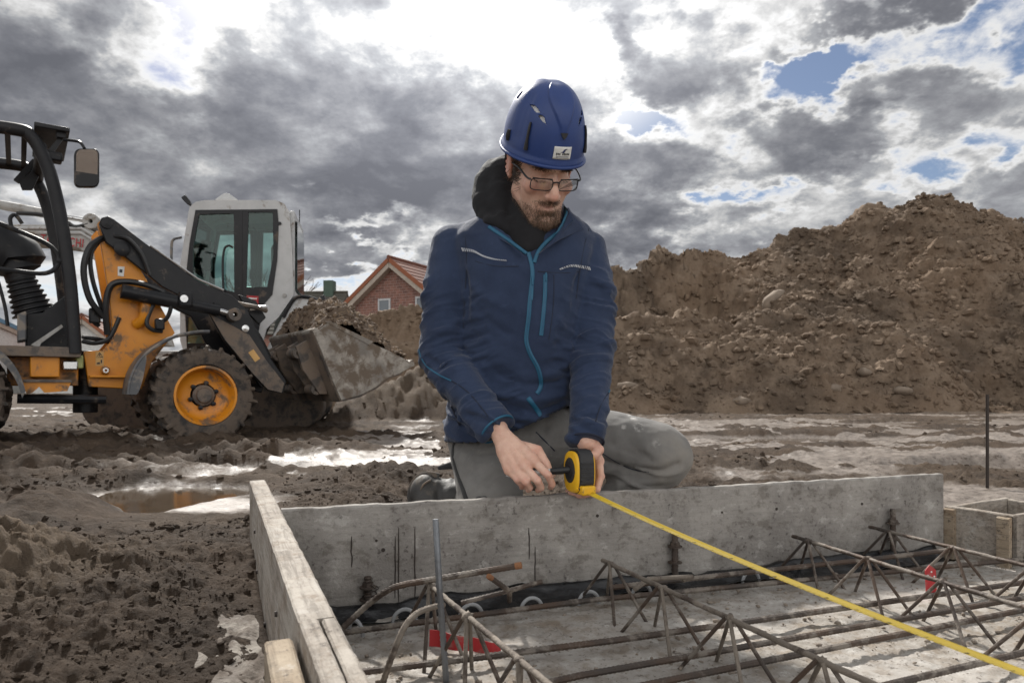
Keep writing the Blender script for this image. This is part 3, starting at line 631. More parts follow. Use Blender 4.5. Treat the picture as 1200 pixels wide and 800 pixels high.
# black plastic sheet tucked along the foot of the back board
M_FOIL = mat('black_foil', (.008, .0085, .010), .24, col2=(.02, .02, .022), scale=20, amt=.5, spec=.5, bump=.6, bscale=30)
def build_foil():
    n = 160; rows = []
    prof = [(.002, .0), (.003, .022), (.006, .031), (.012, .034), (.017, .027), (.022, .019), (.030, .014), (.038, .004), (.048, .002), (.06, -.004), (.075, .004)]; g = np.random.default_rng(4)
    for i in range(n):
        b = .01 + 1.83 * i / n; w = 1 + .35 * float(vnoise(np.array([b * 5.]), np.array([1.]), seed=3)[0]) ; hh = (1.0 if b < 1.0 else .75) + .35 * float(vnoise(np.array([b * 8.]), np.array([4.]), seed=8)[0])
        rows.append([V3(FC + dB * b + nB * (max(a * w, .001) + .007 * (j > 1) * max(-.4, float(fbm(np.array([b * 22.]), np.array([j * .55]), octv=3, seed=13)[0]))), SLAB_Z + .004 + z * hh + .007 * (j > 0) * float(fbm(np.array([b * 14.]), np.array([j * .4 + 9]), octv=3, seed=14)[0])) for j, (a, z) in enumerate(prof)])
    v = [p for r in rows for p in r]; k = len(prof); f = [(i * k + j, (i + 1) * k + j, (i + 1) * k + j + 1, i * k + j + 1) for i in range(n - 1) for j in range(k - 1)]
    me = mesh_np('black_sheet', [tuple(p) for p in v], np.array(f)); o = link('black_sheet', me, M_FOIL)
    s = o.modifiers.new('thick', 'SOLIDIFY'); s.thickness = .0015; tag(o, 'crumpled black plastic sheet along the foot of the back formwork board', 'plastic sheet')
    # black strip standing in for the shade in the gap beside the left board
    rows = [[V3(FC + dL * (.03 + .7 * i / 40) + nL * (.004 + .045 * j / 3 + .004 * math.sin(i * 1.3 + j)), (.0, -.06, -.11, -.13)[j]) for j in range(4)] for i in range(41)]
    v = [tuple(p) for r in rows for p in r]; f = [(i * 4 + j, (i + 1) * 4 + j, (i + 1) * 4 + j + 1, i * 4 + j + 1) for i in range(40) for j in range(3)]
    o = link('black_sheet', mesh_np('black_sheet', v, np.array(f)), M_FOIL); s = o.modifiers.new('thick', 'SOLIDIFY'); s.thickness = .0015
    tag(o, 'black sheet standing in for the shade in the gap beside the left formwork board', 'plastic sheet')
build_foil()
# grey half rings standing on the sheet
M_RING = mat('grey_plastic', (.33, .34, .35), .45, col2=(.22, .22, .22), scale=30)
def build_rings():
    labs = {0: 'grey half ring nearest the left formwork board, half in the gap', 1: 'grey half ring left of the upright steel bar', 2: 'grey half ring just right of the upright steel bar', 3: 'grey half ring below the bent bar end', 4: 'grey half ring beside the middle lattice girder', 5: 'grey half ring below the rusty tie rod', 6: 'rightmost grey half ring, half under rubble'}
    for k, (px, py) in enumerate(((417, 742), (474, 728), (552, 722), (623, 714), (690, 706), (752, 697), (880, 681))):
        dd = P(px, py, 1) - EYE; s = (SLAB_Z + .004 - EYE.z) / dd.z; c = EYE + dd * s; b = Vector((dB[0], dB[1], 0)) if k else Vector((dL[0], dL[1], 0)) * .8 + Vector((dB[0], dB[1], 0)) * .4; r = .025
        pts = [c + b * (r * math.cos(g)) + Vector((0, 0, 1)) * (r * 1.05 * math.sin(g)) for g in np.linspace(-.1, math.pi + .1, 14)]
        tag(MB().tube(pts, .0042, 8).obj('half_ring', M_RING), labs[k], 'half ring', 'grey half rings along the plastic sheet')
build_rings()
# ---------------------------------------------------------------- small timber box on the right
def build_box():
    t = thing('timber_box', 'small open timber box form standing right of the back formwork board', 'box form', P(1150, 640, 2.2) * 1)
    D0 = 2.12; zt = P(1107, 592, D0).z; zb = -.05
    A = np.array(P(1107, 592, D0)[:2]); B = np.array(P(1176, 602, 1.98)[:2]); u = (B - A) / np.linalg.norm(B - A); w = np.array([-u[1], u[0]])
    W = .185; C_ = A + u * W; T = .02
    L = .34
    slab_bar(A, C_, w, T, zb, zt, 21, 12, .001).obj('side_board', M_BOX, t)
    slab_bar(C_ + w * .0, C_ + w * L, -u, T * .9, zb, zt - .003, 23, 12, .001).obj('side_board', M_BOX, t)
    slab_bar(A + w * (T + .001), A + w * L, u, T * .9, zb, zt - .002, 24, 12, .001).obj('side_board', M_BOX, t)
    slab_bar(A + u * .02 + w * (L - .02), C_ - u * .02 + w * (L - .02), w, T * .9, zb, zt - .004, 25, 12, .001).obj('side_board', M_BOX, t)
    # light corner battens on the outside
    slab_bar(A - w * .018 + u * .004, A - w * .018 + u * .034, w, .017, zb, zt - .006, 26, 4, .001).obj('corner_batten', M_PALE, t)
    slab_bar(C_ - w * .018 - u * .034, C_ - w * .018 - u * .002, w, .017, zb, zt - .008, 27, 4, .001).obj('corner_batten', M_PALE, t)
    E = C_ + u * .003; slab_bar(E + w * .06, E + w * 1.1, u, .02, zb, zt - .02, 28, 12, .001).obj('side_board', M_BOX, t)
build_box()
# ---------------------------------------------------------------- reinforcement steel
M_RUST = mat('rusty_steel', (.056, .046, .040), .65, .25, col2=(.095, .058, .038), scale=9, amt=.75, bump=.35, bscale=120, dirt=(.19, .165, .14), dscale=16, damt=.34)
M_CEM = mat('cement_caked_steel', (.16, .135, .11), .82, .1, col2=(.24, .205, .17), scale=12, amt=.8, bump=.5, bscale=90, dirt=(.065, .048, .038), dscale=14, damt=.36)
M_STEEL = mat('blue_grey_steel', (.20, .215, .235), .45, .55, col2=(.11, .11, .115), scale=14, amt=.6, bump=.2, bscale=100, dirt=(.12, .095, .075), dscale=12, damt=.2)
M_CUT = mat('rusty_cut_end', (.26, .12, .055), .8, .1, col2=(.2, .09, .04), scale=60)
def ribbed(mb, pts, r, rib=.0085, cap=True):
    """tube with rolled ribs"""
    pts = [Vector(p) for p in pts]; q = []; rr = []; acc = 0; k = 0
    for i in range(len(pts) - 1):
        L = (pts[i + 1] - pts[i]).length; n = max(2, int(L / (rib * .5)))
        for j in range(n): q.append(pts[i].lerp(pts[i + 1], j / n)); rr.append(r * (1.10 if k % 2 else .94)); k += 1
    q.append(pts[-1]); rr.append(r); return mb.tube(q, rr, 8, cap)
def at_z(px, py, z):
    dd = P(px, py, 1) - EYE; return EYE + dd * ((z - EYE.z) / dd.z)
def rebar(pts, r, label, m=M_RUST, cut=False):
    o = ribbed(MB(), pts, r).obj('reinforcing_bar', m); tag(o, label, 'reinforcing bar', 'reinforcing bars in the formwork')
    if cut:
        a, b = Vector(pts[-1]), Vector(pts[-2]); d = (a - b).normalized()
        MB().lathe([(.0001, .0022), (r * 1.06, .002), (r * 1.12, -.004), (r * 1.10, -.010), (.0001, -.010)], a, d, 10).obj('cut_end', M_CUT, o)
    return o
zb = SLAB_Z + .022
rebar([at_z(400, 741, zb), at_z(690, 703, zb), at_z(1200, 655, zb), at_z(1290, 646, zb)], .0062, 'ribbed bar lying nearest the back board, rusty left end')
rebar([at_z(424, 787, zb), at_z(720, 750, zb), at_z(1200, 682, zb), at_z(1290, 670, zb)], .0062, 'second ribbed bar from the back board')
rebar([at_z(470, 838, zb), at_z(680, 791, zb), at_z(1200, 700, zb), at_z(1290, 686, zb)], .0058, 'third ribbed bar from the back board')
rebar([at_z(620, 830, zb), at_z(767, 800, zb), at_z(1200, 714, zb), at_z(1290, 697, zb)], .0058, 'fourth ribbed bar from the back board')
rebar([at_z(960, 822, zb), at_z(1048, 800, zb), at_z(1200, 764, zb), at_z(1290, 743, zb)], .0058, 'ribbed bar nearest the viewer, under the yellow tape')
rebar([at_z(716, 688, .0), at_z(860, 672, .01), P(1020, 655, 1.82), P(1113, 644, 1.85)], .0062, 'loose dark bar lying across the two right lattice girders')
rebar(spline([at_z(402, 735, .0), P(430, 709, 1.36), P(455, 691, 1.34), P(472, 685, 1.335), P(500, 680, 1.33), P(610, 662, 1.30)], 4), .0058, 'bent brown bar reaching up right from the left gap', M_RUST, True)
rebar([at_z(524, 812, SLAB_Z - .02), P(515, 690, 1.17), P(510.5, 608, 1.18)], .0052, 'straight blue-grey steel bar standing upright', M_STEEL)
rebar(spline([at_z(447, 805, SLAB_Z), P(458, 772, 1.16), P(472, 738, 1.18), P(484, 722, 1.2), P(497, 714, 1.22), P(520, 708, 1.26)], 5), .0052, 'curved cement coated bar in front of the left lattice girder', M_CEM)
rebar([P(540, 706, 1.40), P(588, 694, 1.43), P(635, 681, 1.46)], .0050, 'short ribbed bar sloping up beside the back board')
rebar([at_z(597, 704, -.0), P(597, 694, 1.44), P(594, 690, 1.43), P(573, 675, 1.38)], .0052, 'short hooked bar with orange rusty end', M_CEM, True)
rebar([at_z(806, 696, SLAB_Z), P(800, 680, 1.62), P(812, 675, 1.63), P(760, 678, 1.5), P(744, 690, 1.45)][1:], .005, 'small hooked bar beside the middle lattice girder', M_CEM)

def girder(px0, py0, px1, py1, h, first, label, n_ext=0, step=.20, half=.042, m=M_CEM):
    """lattice girder: top chord on fans of four diagonals, feet cast into the slab"""
    z = SLAB_Z + h; a, b = at_z(px0, py0, z), at_z(px1, py1, z); d = (b - a).normalized(); L = (b - a).length + n_ext; side = Vector((-d.y, d.x, 0))
    t = thing('lattice_girder', label, 'lattice girder', Vector((a.x, a.y, SLAB_Z)), 0, 'lattice girders cast into the concrete floor')
    MB().tube([a + d * (L * k / 60) + Vector((0, 0, .0004 * math.sin(k * .9))) for k in range(61)], [.0048 + .0004 * math.sin(k * 2.1) for k in range(61)], 9).obj('top_chord', m, t)
    s = first; leg_me = None
    while s < L - .01:
        p = a + d * s
        v, f = lumps(np.array([[0, 0, 0]]), [.0085], True, .8, .25, int(s * 1000)); w = link('weld_lump', mesh_np('weld_lump', v + np.array(p - Vector((a.x, a.y, SLAB_Z))), f), m, t, world=False)
        for du in (-1, 1):
            for sd in (-1, 1):
                e = p + d * (du * step * .46) + side * (sd * half); e.z = SLAB_Z - .01; q = p + side * (sd * .005) + d * (du * .006)
                MB().tube([q, q.lerp(e, .5), e], .0036, 8).obj('diagonal', M_RUST if sd * du > 0 else m, t)
        s += step
girder(499, 681, 648, 806, .125, .03, 'leftmost lattice girder, caked with pale cement', .15)
girder(706, 656, 1020, 800, .108, .035, 'second lattice girder from the left, under the yellow tape', .12)
girder(929, 628, 1200, 711, .105, .06, 'third lattice girder from the left, its red tag behind', .12, m=M_RUST)
girder(1019, 617, 1200, 662, .105, .07, 'rightmost lattice girder, partly behind the red tag', .25, m=M_RUST)
# threaded tie rods against the back board
def tie_rod(px, y0, y1, label):
    dd = P(px, y0, 1) - EYE; tt = ((FC[0] - EYE.x) * nB[0] + (FC[1] - EYE.y) * nB[1]) / (dd.x * nB[0] + dd.y * nB[1]); p = EYE + dd * tt + Vector((nB[0], nB[1], 0)) * .016
    t = thing('tie_rod', label, 'tie rod', Vector((p.x, p.y, SLAB_Z)), 0, 'threaded tie rods along the back board')
    z1 = p.z; n = 34; MB().tube([Vector((p.x, p.y, SLAB_Z - .02 + (z1 - SLAB_Z + .02) * i / n)) for i in range(n + 1)], [.0088 if i % 2 else .0074 for i in range(n + 1)], 10).obj('rod', M_RUST, t)
    for k, fr in enumerate((.72, .42)):
        z = SLAB_Z + (z1 - SLAB_Z) * fr
        MB().lathe([(.007, 0), (.018, 0), (.018, .003), (.007, .003)], (p.x, p.y, z), (0, 0, 1), 20, True).obj('washer', M_RUST, t)
        if k == 0: MB().lathe([(.007, .0031), (.0125, .0031), (.0125, .012), (.007, .012)], (p.x, p.y, z), (0, 0, 1), 6, True).obj('nut', M_RUST, t, ang=20)
    if px < 500:                            # twisted tie wire
        w = [Vector((p.x + .014 * math.cos(a) + .004 * a / 6, p.y + .014 * math.sin(a), SLAB_Z + (z1 - SLAB_Z) * (.45 + .02 * a))) for a in np.linspace(0, 16, 60)]
        w += [w[-1] + Vector((.012, -.004, .004)), w[-1] + Vector((.02, -.006, -.003))]; MB().tube(w, .0012, 5).obj('tie_wire', M_NAIL, t)
tie_rod(430, 673, 700, 'rusty tie rod wrapped in twisted wire near the left corner'); tie_rod(787, 622, 690, 'tall rusty threaded tie rod at the middle of the back board'); tie_rod(1041, 595, 650, 'rusty threaded tie rod near the right end of the back board')
# red markers
M_RED = mat('red_plastic', (.40, .022, .026), .65, col2=(.30, .012, .016), scale=18, amt=.7, dirt=(.28, .14, .12), dscale=14, damt=.25)
def red_strip():
    p0, p1 = at_z(503, 757, SLAB_Z + .006), at_z(587, 768, SLAB_Z + .006); n = 16; v = []
    for i in range(n + 1):
        b = p0.lerp(p1, i / n) + Vector((0, .004 * math.sin(i * .8), 0)); hgt = .030 - .010 * i / n; v += [b, b + Vector((0, .006, hgt))]
    f = [(2 * i, 2 * i + 2, 2 * i + 3, 2 * i + 1) for i in range(n)]
    o = link('red_strip', mesh_np('red_strip', [tuple(q) for q in v], np.array(f), False), M_RED); s = o.modifiers.new('t', 'SOLIDIFY'); s.thickness = .002
    tag(o, 'red plastic strip standing on the concrete behind the left lattice girder', 'marker strip')
    a = at_z(1092, 700, SLAB_Z + .012); t = Vector((.03, .012, 0)); a.z += .0; u = (Vector((dB[0], dB[1], 0)) * .9 + Vector((0, 0, .1))).normalized(); w = .033; up = Vector((.0, .006, .075))
    c = [a - u * w / 2, a + u * w / 2, a + u * w / 2 + up * .8, a - u * w * .05 + up * 1.0, a - u * w / 2 + up * .86]
    o = MB().prism(c, (.0, .002, .0)).obj('red_tag', M_RED, sm=False); tag(o, 'small red plastic tag hanging on the third lattice girder', 'tag')
    M_W = mat('white_print', (.75, .72, .7), .5)
    for k, (s, h) in enumerate(((-.3, .70), (.05, .78), (.3, .62))): MB().lathe([(.0001, .0), (.0022, 0), (.0001, .0006)], a + u * (w * s) + up * h + Vector((0, -.0012, 0)), (0, -1, 0), 8).obj('punched_hole', M_W, o)
red_strip()
# thin steel stake in the mud on the right
pk = P(1157, 583, 2.9); tp = P(1155, 462, 2.9); tag(MB().tube([Vector((pk.x, pk.y, -.12)), Vector((pk.x, pk.y, tp.z))], .0062, 8).obj('steel_stake', M_NAIL), 'thin dark steel stake driven upright into the mud on the right', 'stake')
# ---------------------------------------------------------------- machines
M_YEL = mat('yellow_paint', (.66, .25, .012), .40, col2=(.54, .185, .010), scale=5, amt=.7, dirt=(.16, .105, .065), dscale=5, damt=.30, spec=.5)
M_BLK = mat('black_paint', (.012, .0125, .015), .36, col2=(.020, .020, .021), scale=7, dirt=(.10, .08, .065), dscale=6, damt=.10, spec=.25)
M_DARK = mat('dark_plastic', (.016, .0165, .019), .48, col2=(.026, .026, .027), scale=9, dirt=(.10, .085, .07), dscale=7, damt=.08, spec=.25)
M_RUB = mat('rubber', (.022, .020, .019), .8, col2=(.035, .030, .027), scale=12, dirt=(.095, .072, .055), dscale=9, damt=.62, bump=.5, bscale=50)
M_HOSE = mat('hose_rubber', (.013, .013, .014), .45)
M_MUDDY = mat('mud_smeared_steel', (.095, .08, .07), .62, .15, col2=(.06, .055, .052), scale=6, amt=.8, dirt=(.17, .13, .10), dscale=7, damt=.55, bump=.5, bscale=40)
M_BKT = mat('worn_bucket_steel', (.36, .33, .29), .48, .3, col2=(.14, .125, .11), scale=5, amt=.9, dirt=(.13, .10, .075), dscale=6, damt=.48, bump=.35, bscale=35)
M_GREYP = mat('grey_fender_plastic', (.085, .088, .094), .5, col2=(.055, .056, .06), scale=8, dirt=(.22, .19, .16), dscale=9, damt=.38)
M_CHR = mat('chrome_rod', (.62, .62, .62), .22, .95, dirt=(.2, .16, .12), dscale=12, damt=.1)
M_WHT = mat('light_grey_paint', (.47, .475, .475), .42, col2=(.36, .365, .365), scale=4, amt=.7, dirt=(.22, .19, .16), dscale=5, damt=.16)
M_SILV = mat('silver_grey_paint', (.36, .355, .34), .45, col2=(.25, .245, .235), scale=4, amt=.8, dirt=(.18, .155, .125), dscale=6, damt=.30)
M_REDL = mat('red_lettering', (.42, .02, .025), .5)
M_STK = mat('sticker_white', (.72, .72, .70), .5, col2=(.5, .5, .48), scale=30)
M_ORG = mat('orange_sticker', (.62, .36, .12), .5)
M_INK = mat('sticker_ink', (.015, .015, .02), .5)
def glass_material(name, tint, refl=.5):
    m = bpy.data.materials.new(name); m.use_nodes = True; t = m.node_tree; t.nodes.clear(); N = NT(t)
    tr = N.n('ShaderNodeBsdfTransparent'); tr.inputs[0].default_value = tint + (1,); gl = N.n('ShaderNodeBsdfGlossy'); gl.inputs['Roughness'].default_value = .03
    fr = N.n('ShaderNodeFresnel'); fr.inputs[0].default_value = 1.5; mx = N.n('ShaderNodeMixShader'); t.links.new(N.math('MULTIPLY', fr.outputs[0], refl * 2, True), mx.inputs[0]); t.links.new(tr.outputs[0], mx.inputs[1]); t.links.new(gl.outputs[0], mx.inputs[2])
    o = N.n('ShaderNodeOutputMaterial'); t.links.new(mx.outputs[0], o.inputs[0]); return m
M_GLASS = glass_material('tinted_cab_glass', (.55, .74, .70), .5)
M_MIRROR = mat('mirror_glass', (.75, .76, .78), .03, 1.0, amt=0)

class Local:
    """a machine's own frame: x forward, y to its far side, z up; reads photo pixels on planes of constant y"""
    def __init__(s, o, th): s.o = Vector(o); s.th = th; s.M = Matrix.Translation(s.o) @ Matrix.Rotation(th, 4, 'Z'); s.I = s.M.inverted()
    def at(s, px, py, y):
        e = s.I @ EYE; d = s.I.to_3x3() @ (P(px, py, 1) - EYE); t = (y - e.y) / d.y; return e + d * t
    def poly(s, pts, y): return [s.at(a, b, y) for a, b in pts]
    def slab(s, mb, pts, y, th): return mb.prism(s.poly(pts, y), (0, th, 0))
    def pipe(s, mb, pts, y, r, n=6, seg=8):
        q = [s.at(p[0], p[1], p[2] if len(p) > 2 else y) for p in pts]; return mb.tube(spline(q, n) if n else q, r, seg)

def wheel(parent, c, R_, w, rim_r, near=-1, lugs=22, seed=1):
    """muddy tyre with lugs, dished rim, hub and bolts; axis is the machine's y"""
    c = Vector(c); ax = Vector((0, near, 0)); h = w / 2
    w_o = bpy.data.objects.new('wheel', None)
    prof = [(rim_r, -h * .80), (rim_r + .012, -h * .95), (R_ * .80, -h * 1.04), (R_ * .91, -h), (R_ * .955, -h * .82), (R_ * .965, 0), (R_ * .955, h * .82), (R_ * .91, h), (R_ * .80, h * 1.04), (rim_r + .012, h * .95), (rim_r, h * .80)]
    mb = MB().lathe(prof, c, (0, 1, 0), 64, True)
    for k in range(lugs):
        for sd in (-1, 1):
            a = 2 * math.pi * (k + (.5 if sd > 0 else 0)) / lugs
            t = Vector((math.cos(a), 0, math.sin(a))); n = Vector((-math.sin(a), 0, math.cos(a))); pts = []
            for (yy, tt, da) in ((.02, .0, .0), (.55, .0, .09), (1.0, -.03, .15), (1.06, -.11, .17)):
                b = a + da; pts.append((Vector((math.cos(b), 0, math.sin(b))) * (R_ * (1 + tt) - .004) + Vector((0, sd * h * yy, 0)), Vector((-math.sin(b), 0, math.cos(b)))))
            rings = []
            for p, nn in pts:
                rd = Vector((p.x, 0, p.z)).normalized(); e = R_ * .042; rings.append([c + p - nn * e, c + p - nn * e * .6 + rd * .016, c + p + nn * e * .6 + rd * .016, c + p + nn * e])
                rings[-1][0] -= rd * .02; rings[-1][3] -= rd * .02
            mb.rings(rings)
    me = mb.mesh('tyre', True, 35); v = vco(me); rel = v - np.array(c[:])
    v += rel / R_ * (.012 * fbm(v[:, 0] * 9, v[:, 2] * 9, v[:, 1] * 9, 4, seed))[:, None]; setco(me, v); me.set_sharp_from_angle(angle=R(35))
    ty = link('tyre', me, M_RUB, parent, world=False)
    rp = [(rim_r + .004, h * .80), (rim_r + .006, h * .92), (rim_r - .012, h * .93), (rim_r - .020, h * .80), (rim_r - .032, h * .62), (rim_r - .035, h * .40), (rim_r * .80, h * .25), (rim_r * .62, h * .12), (rim_r * .42, h * .12), (rim_r * .42, h * .02), (rim_r * .98, h * .02), (rim_r + .002, h * .5)]
    MB().lathe([(r, z * 1) for r, z in rp], c, ax, 48, True).obj('rim', M_YEL, parent, world=False, ang=50)
    MB().lathe([(.0001, h * .1), (rim_r * .36, h * .1), (rim_r * .36, h * .30), (rim_r * .27, h * .36), (rim_r * .24, h * .50), (.0001, h * .52)], c, ax, 24).obj('hub', M_MUDDY, parent, world=False)
    for k in range(6):
        a = 2 * math.pi * (k + .3) / 6; p = c + Vector((math.cos(a), 0, math.sin(a))) * rim_r * .44 + ax * h * .12
        MB().lathe([(.0001, 0), (.020, 0), (.018, .028), (.0001, .032)], p, ax, 8).obj('wheel_bolt', M_BLK, parent, world=False, ang=30)

def build_loader():
    L = Local((-2.83, 6.21, 0), R(35))
    t = thing('wheel_loader', 'yellow and black compact wheel loader carrying earth in its front bucket', 'wheel loader', L.o, L.th)
    def part(mb, name, m, parent=None, bevel=0.006, **k): return mb.obj(name, m, parent or t, world=False, bevel=bevel, **k)
    # wheels: two at the front, two at the rear
    for x, y, nr in ((0, -.5, -1), (0, .5, 1), (-1.68, -.5, -1), (-1.68, .5, 1)):
        w = bpy.data.objects.new('wheel', None); COL.objects.link(w); w.parent = t; WM[w.name] = WM[t.name].copy(); wheel(w, (x, y, .39), .39, .30, .235, nr, seed=int(x * 10 + y * 4 + 40))
    part(MB().tube([(0, -.4, .39), (0, .4, .39)], .085, 14), 'axle', M_BLK); part(MB().tube([(-1.68, -.4, .39), (-1.68, .4, .39)], .085, 14), 'axle', M_BLK)
    # front frame, two plates and a body between
    fr = [(114, 262), (121, 255), (140, 275), (172, 328), (205, 390), (178, 424), (166, 456), (104, 453), (98, 412), (121, 410), (133, 396), (127, 340)]
    mb = MB(); L.slab(mb, fr, -.30, .05); f = part(mb, 'front_frame', M_YEL); mb = MB(); q = [p + Vector((0, .55, 0)) for p in L.poly(fr, -.30)]; mb.prism(q, (0, .05, 0)); part(mb, 'front_frame', M_YEL)
    c0, c1 = L.at(106, 420, -.24), L.at(170, 452, -.24); part(MB().box(((c0.x + c1.x) / 2, 0, (c0.z + c1.z) / 2), (abs(c1.x - c0.x), .5, abs(c1.z - c0.z))), 'front_frame_body', M_YEL)
    a, b = L.at(140, 330, -.2), L.at(168, 400, -.2); part(MB().box(((a.x + b.x) / 2, 0, (a.z + b.z) / 2), (.22, .45, .55)), 'mast', M_YEL)
    # ledge, grease fitting and warning sticker
    a, b = L.at(104, 441, -.30), L.at(146, 436, -.30); part(MB().box(((a.x + b.x) / 2, -.33, a.z), (b.x - a.x, .07, .018)), 'ledge', M_YEL)
    p = L.at(123, 434, -.33); part(MB().lathe([(.010, 0), (.030, 0), (.034, .03), (.02, .07), (.010, .07)], p, (0, -1, 0), 16, True), 'pipe_coupling', M_CHR, bevel=0)
    def flat(name, quad, y, m, parent, th=.002):
        mb = MB(); L.slab(mb, quad, y, th); return part(mb, name, m, parent, 0)
    s = flat('warning_sticker', [(112, 412), (121.5, 412), (121.5, 428.5), (112, 428.5)], -.304, M_ORG, f)
    s2 = flat('data_plate', [(138, 312), (146, 312.5), (145, 324), (138, 323)], -.304, M_STK, f); flat('plate_print', [(140, 315.5), (143.5, 315.8), (143.2, 319.5), (140, 319.2)], -.3065, M_INK, f, .002)
    for a, b, c in (((112.8, 418.6), (116.6, 412.7), (117.3, 413.6)), ((116.2, 413.4), (117.0, 412.6), (120.8, 418.6)), ((112.8, 418.7), (120.8, 418.7), (120, 417.6))): flat('warning_mark', [a, b, c], -.3068, M_INK, f, .002)
    flat('warning_mark', [(118, 421.5), (119.6, 421.5), (119.4, 425.5), (118.2, 425.5)], -.3068, M_INK, f, .002); flat('warning_mark', [(113.5, 425), (117, 424), (117, 426.5), (113.5, 426.5)], -.3068, M_INK, f, .002); flat('warning_mark', [(116, 415.2), (117.4, 415.2), (117.2, 417), (116.2, 417)], -.3068, M_INK, f, .002)
    # yellow hose guard elbow
    part(L.pipe(MB(), [(172, 344, -.36), (171, 360, -.38), (168, 374, -.36), (160, 380, -.31)], 0, .042, 5, 14), 'hose_guard', M_YEL, bevel=0)
    # lift arms, near and far
    arm = [(116, 262), (119, 255), (127, 253), (134, 257), (172, 286), (235, 331), (272, 346), (290, 363), (300, 385), (318, 420), (336, 446), (332, 461), (314, 457), (296, 438), (262, 398), (243, 364), (190, 336), (152, 305), (124, 284)]
    mb = MB(); L.slab(mb, arm, -.37, .045); ar = part(mb, 'lift_arm', M_BLK, bevel=.008); mb = MB(); mb.prism([p + Vector((0, .68, 0)) for p in L.poly(arm, -.37)], (0, .045, 0)); part(mb, 'lift_arm', M_BLK, bevel=.008)
    mud = [(246, 368), (262, 376), (292, 392), (312, 422), (333, 449), (330, 460), (314, 456), (296, 437), (264, 398)]; flat('mud_coat', mud, -.374, M_MUDDY, ar, .005)
    flat('arm_sticker', [(291, 413), (297, 409), (305, 420), (299, 424)], -.378, M_ORG, ar)
    part(L.pipe(MB(), [(176, 288, -.36), (232, 327, -.36), (262, 340, -.36)], 0, .010, 0), 'arm_edge_pipe', M_CHR, bevel=0)
    p = L.at(143, 292, -.37); part(MB().lathe([(.0001, 0), (.058, 0), (.058, .02), (.035, .03), (.0001, .03)], p, (0, -1, 0), 22), 'pivot_pin', M_BLK, bevel=0)
    p = L.at(125, 262, -.37); part(MB().lathe([(.0001, 0), (.04, 0), (.04, .02), (.0001, .025)], p, (0, -1, 0), 18), 'pivot_pin', M_BLK, bevel=0)
    p = L.at(287, 385, -.37); part(MB().lathe([(.0001, 0), (.03, 0), (.03, .02), (.0001, .025)], p, (0, -1, 0), 18), 'pivot_pin', M_CHR, bevel=0)
    # tilt cylinder with rod, clamp and eye
    a, b, c = L.at(142, 341, -.43), L.at(257, 364, -.43), L.at(274, 369, -.43); part(MB().tube([a, a.lerp(b, .55)], .058, 16), 'cylinder', M_BLK); part(MB().tube([a.lerp(b, .50), b], .046, 16), 'cylinder_sleeve', M_BLK); part(MB().tube([b, c], .024, 12), 'piston_rod', M_CHR, bevel=0)
    part(MB().lathe([(.02, -.05), (.055, -.05), (.055, .05), (.02, .05)], c, (0, 1, 0), 18, True), 'rod_eye', M_MUDDY, bevel=.004)
    d = L.at(217, 351, -.45); part(MB().box(d, (.10, .10, .12)), 'valve_block', M_DARK, bevel=.015); part(MB().lathe([(.0001, 0), (.03, 0), (.03, .02), (.0001, .02)], d + Vector((-.02, -.05, 0)), (0, -1, 0), 12), 'valve_cap', M_CHR, bevel=0)
    a, b = L.at(204, 349, -.42), L.at(236, 356, -.42); part(MB().tube([a, b], .014, 8), 'hydraulic_line', M_CHR, bevel=0)
    # quick hitch linkage above the bucket
    for k, (pts, m) in enumerate((([(268, 378), (276, 366), (288, 366), (301, 392), (318, 428), (330, 452), (318, 454), (296, 420)], M_BLK), ([(280, 345), (300, 352), (312, 372), (304, 380), (290, 366)], M_BLK))):
        mb = MB(); L.slab(mb, pts, -.20 + .02 * k, .05); part(mb, 'tilt_lever', m); mb = MB(); mb.prism([p + Vector((0, .34, 0)) for p in L.poly(pts, -.20 + .02 * k)], (0, .05, 0)); part(mb, 'tilt_lever', m)
    part(L.pipe(MB(), [(262, 350, -.3), (280, 356, -.3), (300, 360, -.3), (312, 364, -.25)], 0, .022), 'hydraulic_line', M_MUDDY, bevel=0); part(L.pipe(MB(), [(292, 362, -.28), (310, 360, -.28), (313, 361, -.28)], 0, .02), 'hydraulic_line', M_CHR, bevel=0)
    # hoses
    hs = [[(132, 402, -.2), (118, 398, -.25), (104, 396, -.28), (98, 395, -.2)], [(140, 372, -.3), (128, 396, -.3), (112, 402, -.3), (97, 400, -.25)], [(122, 372, -.32), (105, 350, -.34), (98, 318, -.34), (104, 292, -.33), (118, 280, -.3), (134, 277, -.28)],
          [(126, 392, -.3), (124, 360, -.34), (130, 335, -.36), (148, 330, -.38), (172, 334, -.4), (192, 342, -.4)], [(122, 368, -.28), (109, 330, -.30), (106, 300, -.3), (115, 284, -.28)], [(190, 342, -.42), (200, 356, -.45), (196, 372, -.42), (186, 378, -.36)], [(182, 352, -.4), (172, 376, -.40), (178, 386, -.4), (190, 388, -.38)],
          [(134, 277, -.36), (150, 280, -.40), (166, 298, -.42), (176, 322, -.42)], [(112, 360, -.25), (110, 376, -.25), (117, 382, -.25)], [(240, 358, -.42), (262, 372, -.3), (285, 388, -.28), (306, 408, -.28), (312, 430, -.24)], [(250, 356, -.38), (280, 372, -.26), (300, 388, -.26), (316, 418, -.24)]]
    for k, h in enumerate(hs): part(L.pipe(MB(), h, 0, .017 if k not in (2, 3) else .024, 6), 'hose', M_HOSE, bevel=0)
    p = L.at(187, 380, -.40); part(MB().box(p, (.07, .06, .09)), 'hose_coupling', M_BLK, bevel=.012); p = L.at(111, 370, -.26); part(MB().box(p, (.08, .06, .12)), 'hose_coupling', M_BLK, bevel=.012)
